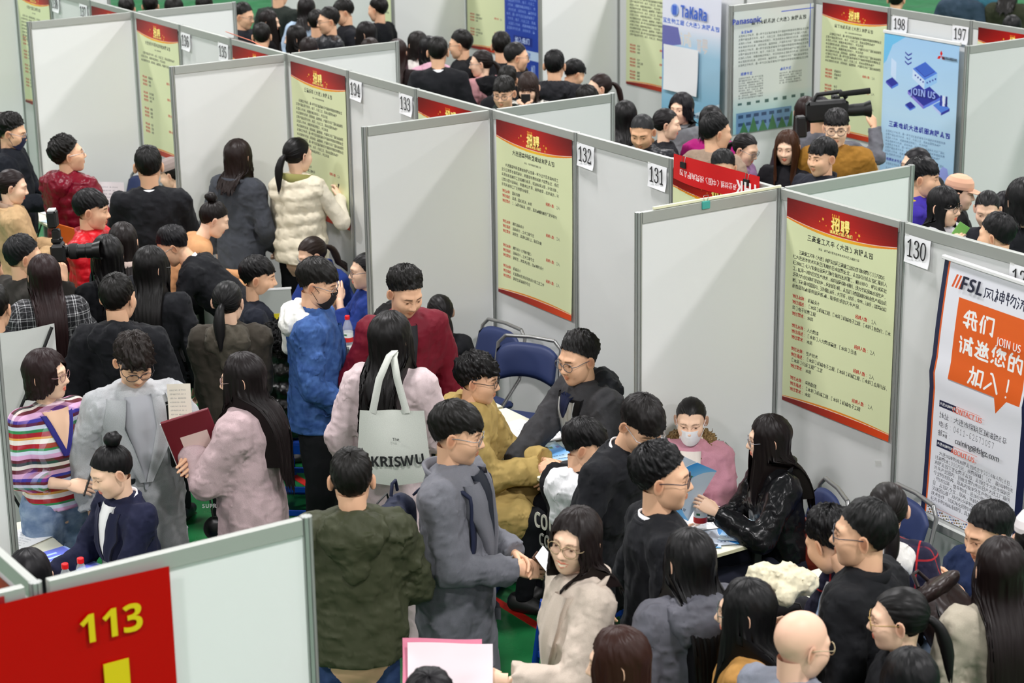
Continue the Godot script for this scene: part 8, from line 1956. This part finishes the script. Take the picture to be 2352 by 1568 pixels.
	part("lettering", letters("The", 0.014), M.ink, tote, Vector3(0.02, 0.225, 0.052))
	# backpacks of the others
	b = who("young person in a pale denim")
	backpack(b, "leather_backpack", "dark brown leather backpack with a flap worn by the bending person", "2a201f", 0.35, Vector3(0, 0.16, -0.24), Vector3(0.30, 0.36, 0.17), true, true)
	var fl := thing("fleece_hood", "cream fleece hood lying behind the leather backpack", "clothing", Vector3(10.42, 1.28, 1.93))
	blob("fleece", [prim(Vector3(-0.07, 0, 0.05), Vector3(0.06, 0.0, -0.06), 0.06, 0.05, 0.04), prim(Vector3(0.0, 0.02, -0.02), Vector3(0.08, -0.02, 0.05), 0.045, 0.04, 0.04)], 0.010, clothm(Color(0.86, 0.83, 0.72), 0.95), fl, 0.012, [], [], Vector3(26, 26, 26))
	b = who("woman in a navy and red")
	backpack(b, "backpack", "charcoal backpack right of the navy and red plaid jacket", "26262a", 0.7, Vector3(0.42, 0.0, 0.10), Vector3(0.28, 0.40, 0.17), false)
	# photographer's camera
	b = who("photographer")
	var cam := thing("photo_camera", "black camera with a long lens and a raised flash at left", "camera", Vector3(4.93, 1.56, 2.66))
	cam.basis = Basis.looking_at(Vector3(0.55, 0.03, -0.83).normalized(), Vector3.UP)
	part("camera_body", box(0.14, 0.10, 0.06, 0.014), M.black, cam); part("grip", box(0.035, 0.10, 0.085, 0.012), M.black, cam, Vector3(0.06, 0, -0.012))
	part("viewfinder", box(0.06, 0.035, 0.06, 0.01), M.black, cam, Vector3(0, 0.065, 0))
	var lens := part("lens_barrel", lathe(PackedVector2Array([Vector2(0.036, 0), Vector2(0.038, 0.03), Vector2(0.043, 0.035), Vector2(0.043, 0.085), Vector2(0.040, 0.09), Vector2(0.040, 0.13), Vector2(0.044, 0.135), Vector2(0.044, 0.17), Vector2(0.056, 0.215), Vector2(0.052, 0.215), Vector2(0.040, 0.165), Vector2(0.0001, 0.16)]), 24), mat(Color(0.03, 0.03, 0.032), 0.4), cam, Vector3(0, -0.005, -0.03)); lens.rotation.x = -PI / 2
	part("zoom_ring", lathe(PackedVector2Array([Vector2(0.0445, 0.04), Vector2(0.0455, 0.045), Vector2(0.0455, 0.075), Vector2(0.0445, 0.08)]), 24), mat(Color(0.06, 0.06, 0.06), 0.8), cam, Vector3(0, -0.005, -0.03)).rotation.x = -PI / 2
	part("flash_foot", box(0.05, 0.06, 0.045, 0.008), M.black, cam, Vector3(0, 0.10, 0.0)); part("flash_head", box(0.075, 0.10, 0.055, 0.01), M.black, cam, Vector3(0.0, 0.19, 0.012)); part("flash_window", box(0.06, 0.008, 0.04), M.white, cam, Vector3(0, 0.243, 0.012))
	# video camera
	var vc := thing("video_camera", "black shoulder video camera over the crowd in the far aisle", "camera", Vector3(4.93, 1.70, -3.13))
	vc.basis = Basis.looking_at(Vector3(0.50, 0.05, -0.85).normalized(), Vector3.UP)
	part("camera_body", box(0.10, 0.15, 0.30, 0.02), M.black, vc); part("battery", box(0.09, 0.15, 0.07, 0.01), mat(Color(0.07, 0.07, 0.075), 0.5), vc, Vector3(0.0, -0.10, 0.19))
	part("carry_handle", tube(PackedVector3Array([Vector3(0, 0.07, 0.10), Vector3(0, 0.12, 0.07), Vector3(0, 0.13, -0.10), Vector3(0, 0.08, -0.14)]), 0.016, -1, 8), M.black, vc)
	part("microphone", tube(PackedVector3Array([Vector3(0.05, 0.12, -0.08), Vector3(0.05, 0.13, -0.30)]), 0.020, 0.022, 12), mat(Color(0.04, 0.04, 0.04), 0.95), vc)
	var vl := part("lens_barrel", lathe(PackedVector2Array([Vector2(0.04, 0), Vector2(0.045, 0.05), Vector2(0.045, 0.12), Vector2(0.062, 0.17), Vector2(0.05, 0.165), Vector2(0.0001, 0.15)]), 20), M.black, vc, Vector3(0, -0.01, -0.14)); vl.rotation.x = -PI / 2
	part("viewfinder", box(0.10, 0.045, 0.05, 0.01), M.black, vc, Vector3(-0.09, 0.07, -0.08))
	# small things in other hands
	b = who("woman with glasses in a pale grey")
	held("card", "light green card raised by the woman in the pale grey coat", "card", box(0.075, 0.11, 0.004, 0.001), mat(Color(0.48, 0.72, 0.36), 0.5), b.Tra.origin + (b.Tra.basis.z as Vector3) * 0.10, Vector3(0.45, -0.55, -0.7), Vector3(0.2, 0.8, -0.3))
	b = who("woman with brown fringe")
	held("mobile_phone", "phone raised by the woman in the black and white fur coat", "phone", box(0.075, 0.15, 0.009, 0.003), M.black, b.Tra.origin + (b.Tra.basis.z as Vector3) * 0.09, Vector3(0.6, 0, -0.8), Vector3.UP)
	b = who("woman in a cream quilted")
	pen("dark marker pen in the raised hand of the cream vest", b.Tra.origin + (b.Tra.basis.z as Vector3) * 0.05 + Vector3(0, 0.06, 0), b.Tra.origin + (b.Tra.basis.z as Vector3) * 0.10 + Vector3(0, -0.05, 0))
	b = who("woman in a tan top")
	held("pencil_case", "yellow phone case held by the bending woman in tan", "phone", box(0.07, 0.14, 0.012, 0.004), mat(Color(0.88, 0.66, 0.24), 0.4), b.Tla.origin + (b.Tla.basis.z as Vector3) * 0.11, Vector3(0.5, 0.2, -0.8), Vector3(0.3, 0.6, 0.2))
	b = who("woman in a camel")
	held("clipboard", "orange folder held by the woman in the camel coat", "folder", box(0.23, 0.31, 0.008, 0.002), mat(Color(0.78, 0.38, 0.10), 0.5), b.Tla.origin + (b.Tla.basis.z as Vector3) * 0.10, Vector3(0.75, -0.2, -0.62), Vector3(0.2, 0.95, 0.1))
	b = who("man with spiky hair")
	held("paper_sheet", "white papers held up by the man in the dark red quilted jacket", "paper", sheet(0.21, 0.29, 4, 4, wave(0.004, 1.0)), white, b.Tla.origin + (b.Tla.basis.z as Vector3) * 0.10 + Vector3(0, 0.09, 0), Vector3(0.7, 0, -0.7), Vector3.UP)
	b = who("man in an olive")
	held("brochure", "white brochure held in front of the olive parka", "brochure", sheet(0.21, 0.29, 4, 4, wave(0.01, 1.0)), M.paper, b.Tla.origin + (b.Tla.basis.z as Vector3) * 0.12 + Vector3(0, 0.02, 0), Vector3(0.55, 0.0, -0.83), Vector3(-0.6, 0.7, -0.3))
	b = who("young man in a blue denim")
	held("magazine", "rolled dark green magazine in the denim jacket's hand", "magazine", sheet(0.15, 0.22, 8, 6, func(u: float, v: float) -> Vector3: return Vector3(0, 0, 0.05 * sin(PI * u))), mat(Color(0.14, 0.22, 0.2), 0.4), b.Tra.origin + (b.Tra.basis.z as Vector3) * 0.10, Vector3(0.6, 0.1, -0.7), Vector3(0.1, 0.9, 0.3))
	# clear folder on the table and the coat on the stool
	b = who("man in a dark navy jacket")
	var cf := thing("document_folder", "clear plastic folder with a yellow lower half held at the table", "folder", Vector3(5.10, 1.02, 1.38))
	cf.basis = Basis.looking_at(Vector3(-0.75, -0.1, -0.64).normalized(), Vector3(-0.25, 1, -0.1))
	var cl := mat(Color(0.72, 0.74, 0.72, 0.5), 0.25); cl.transparency = BaseMaterial3D.TRANSPARENCY_ALPHA
	part("cover", box(0.20, 0.28, 0.004), mat(Color(0.62, 0.64, 0.62), 0.25), cf); part("yellow_sheet", box(0.17, 0.12, 0.002), mat(Color(0.75, 0.70, 0.12), 0.5), cf, Vector3(0, -0.07, 0.004)); part("rim", box(0.21, 0.012, 0.006), M.white, cf, Vector3(0, 0.14, 0.0))
	var pc := thing("padded_coat", "black padded coat with a fur hood draped over the blue stool", "coat", Vector3(5.66, 0.0, 1.60), 0.9)
	var puff := mat(Color(0.018, 0.018, 0.02), 0.32)
	blob("coat", [prim(Vector3(0, 0.56, 0), Vector3(0, 0.98, -0.02), 0.19, 0.15, 0.06, Vector3(0, 0, 1), 1.2), prim(Vector3(-0.15, 0.92, 0), Vector3(-0.20, 0.52, 0.03), 0.075, 0.07, 0.06), prim(Vector3(0.15, 0.92, 0), Vector3(0.20, 0.52, 0.03), 0.075, 0.07, 0.06)], 0.017, puff, pc, 0.02, [0.016, 0.10], [[Vector3(0, 0.46, 0), Vector3(0, -1, 0)]])
	blob("fur_hood", [prim(Vector3(-0.10, 1.03, 0), Vector3(0.10, 1.03, 0.0), 0.085, 0.085, 0.04), prim(Vector3(0, 1.06, -0.05), Vector3(0, 1.02, 0.08), 0.08, 0.07, 0.04)], 0.012, clothm(Color(0.05, 0.05, 0.055), 0.9, "fur"), pc, 0.05, [], [], Vector3(55, 40, 55))
	stool(5.66, 1.60, 0.9, "blue plastic stool with two windows under the black padded coat")
	# the back of a display stand at the left edge
	var xs := thing("display_stand", "back of a white display banner on a black rod stand at the left edge", "banner", Vector3(6.55, 0.0, 3.42))
	xs.basis = Basis.looking_at(Vector3(-0.82, 0, -0.57), Vector3.UP)
	part("sheet", sheet(0.62, 1.45, 10, 12, func(u: float, v: float) -> Vector3: return Vector3(0, -0.035 * sin(PI * u) * (1.0 - v), 0.05 * sin(PI * u))), mat(Color(0.80, 0.80, 0.79), 0.5), xs, Vector3(-0.22, 0.915, -0.03))
	for q in [[Vector3(0.085, 1.63, 0.0), Vector3(-0.05, 1.30, 0.10), Vector3(-0.22, 0.95, 0.12)], [Vector3(-0.5, 1.63, 0.0), Vector3(-0.35, 1.30, 0.10), Vector3(-0.22, 0.95, 0.12)], [Vector3(0.085, 0.2, 0.0), Vector3(-0.22, 0.95, 0.12)], [Vector3(-0.5, 0.2, 0.0), Vector3(-0.22, 0.95, 0.12)], [Vector3(-0.22, 0.95, 0.12), Vector3(-0.2, 0.0, 0.42)]]:
		part("rod", tube(PackedVector3Array(q), 0.009, 0.007, 8), M.black, xs)
	part("hub", box(0.06, 0.06, 0.04, 0.01), M.black, xs, Vector3(-0.22, 0.95, 0.12))
	# the orange streamer on the far wall
	single("streamer", band(PackedVector3Array([Vector3(1.70, 2.17, -0.02), Vector3(2.1, 2.15, -0.03), Vector3(2.45, 2.10, -0.05), Vector3(2.68, 2.06, -0.06)]), 0.05, 0.004, Vector3(0, 0.5, 1)), mat(Color(0.92, 0.45, 0.32), 0.35), "orange and pink ribbon streamer lying along the far wall's top", "streamer")
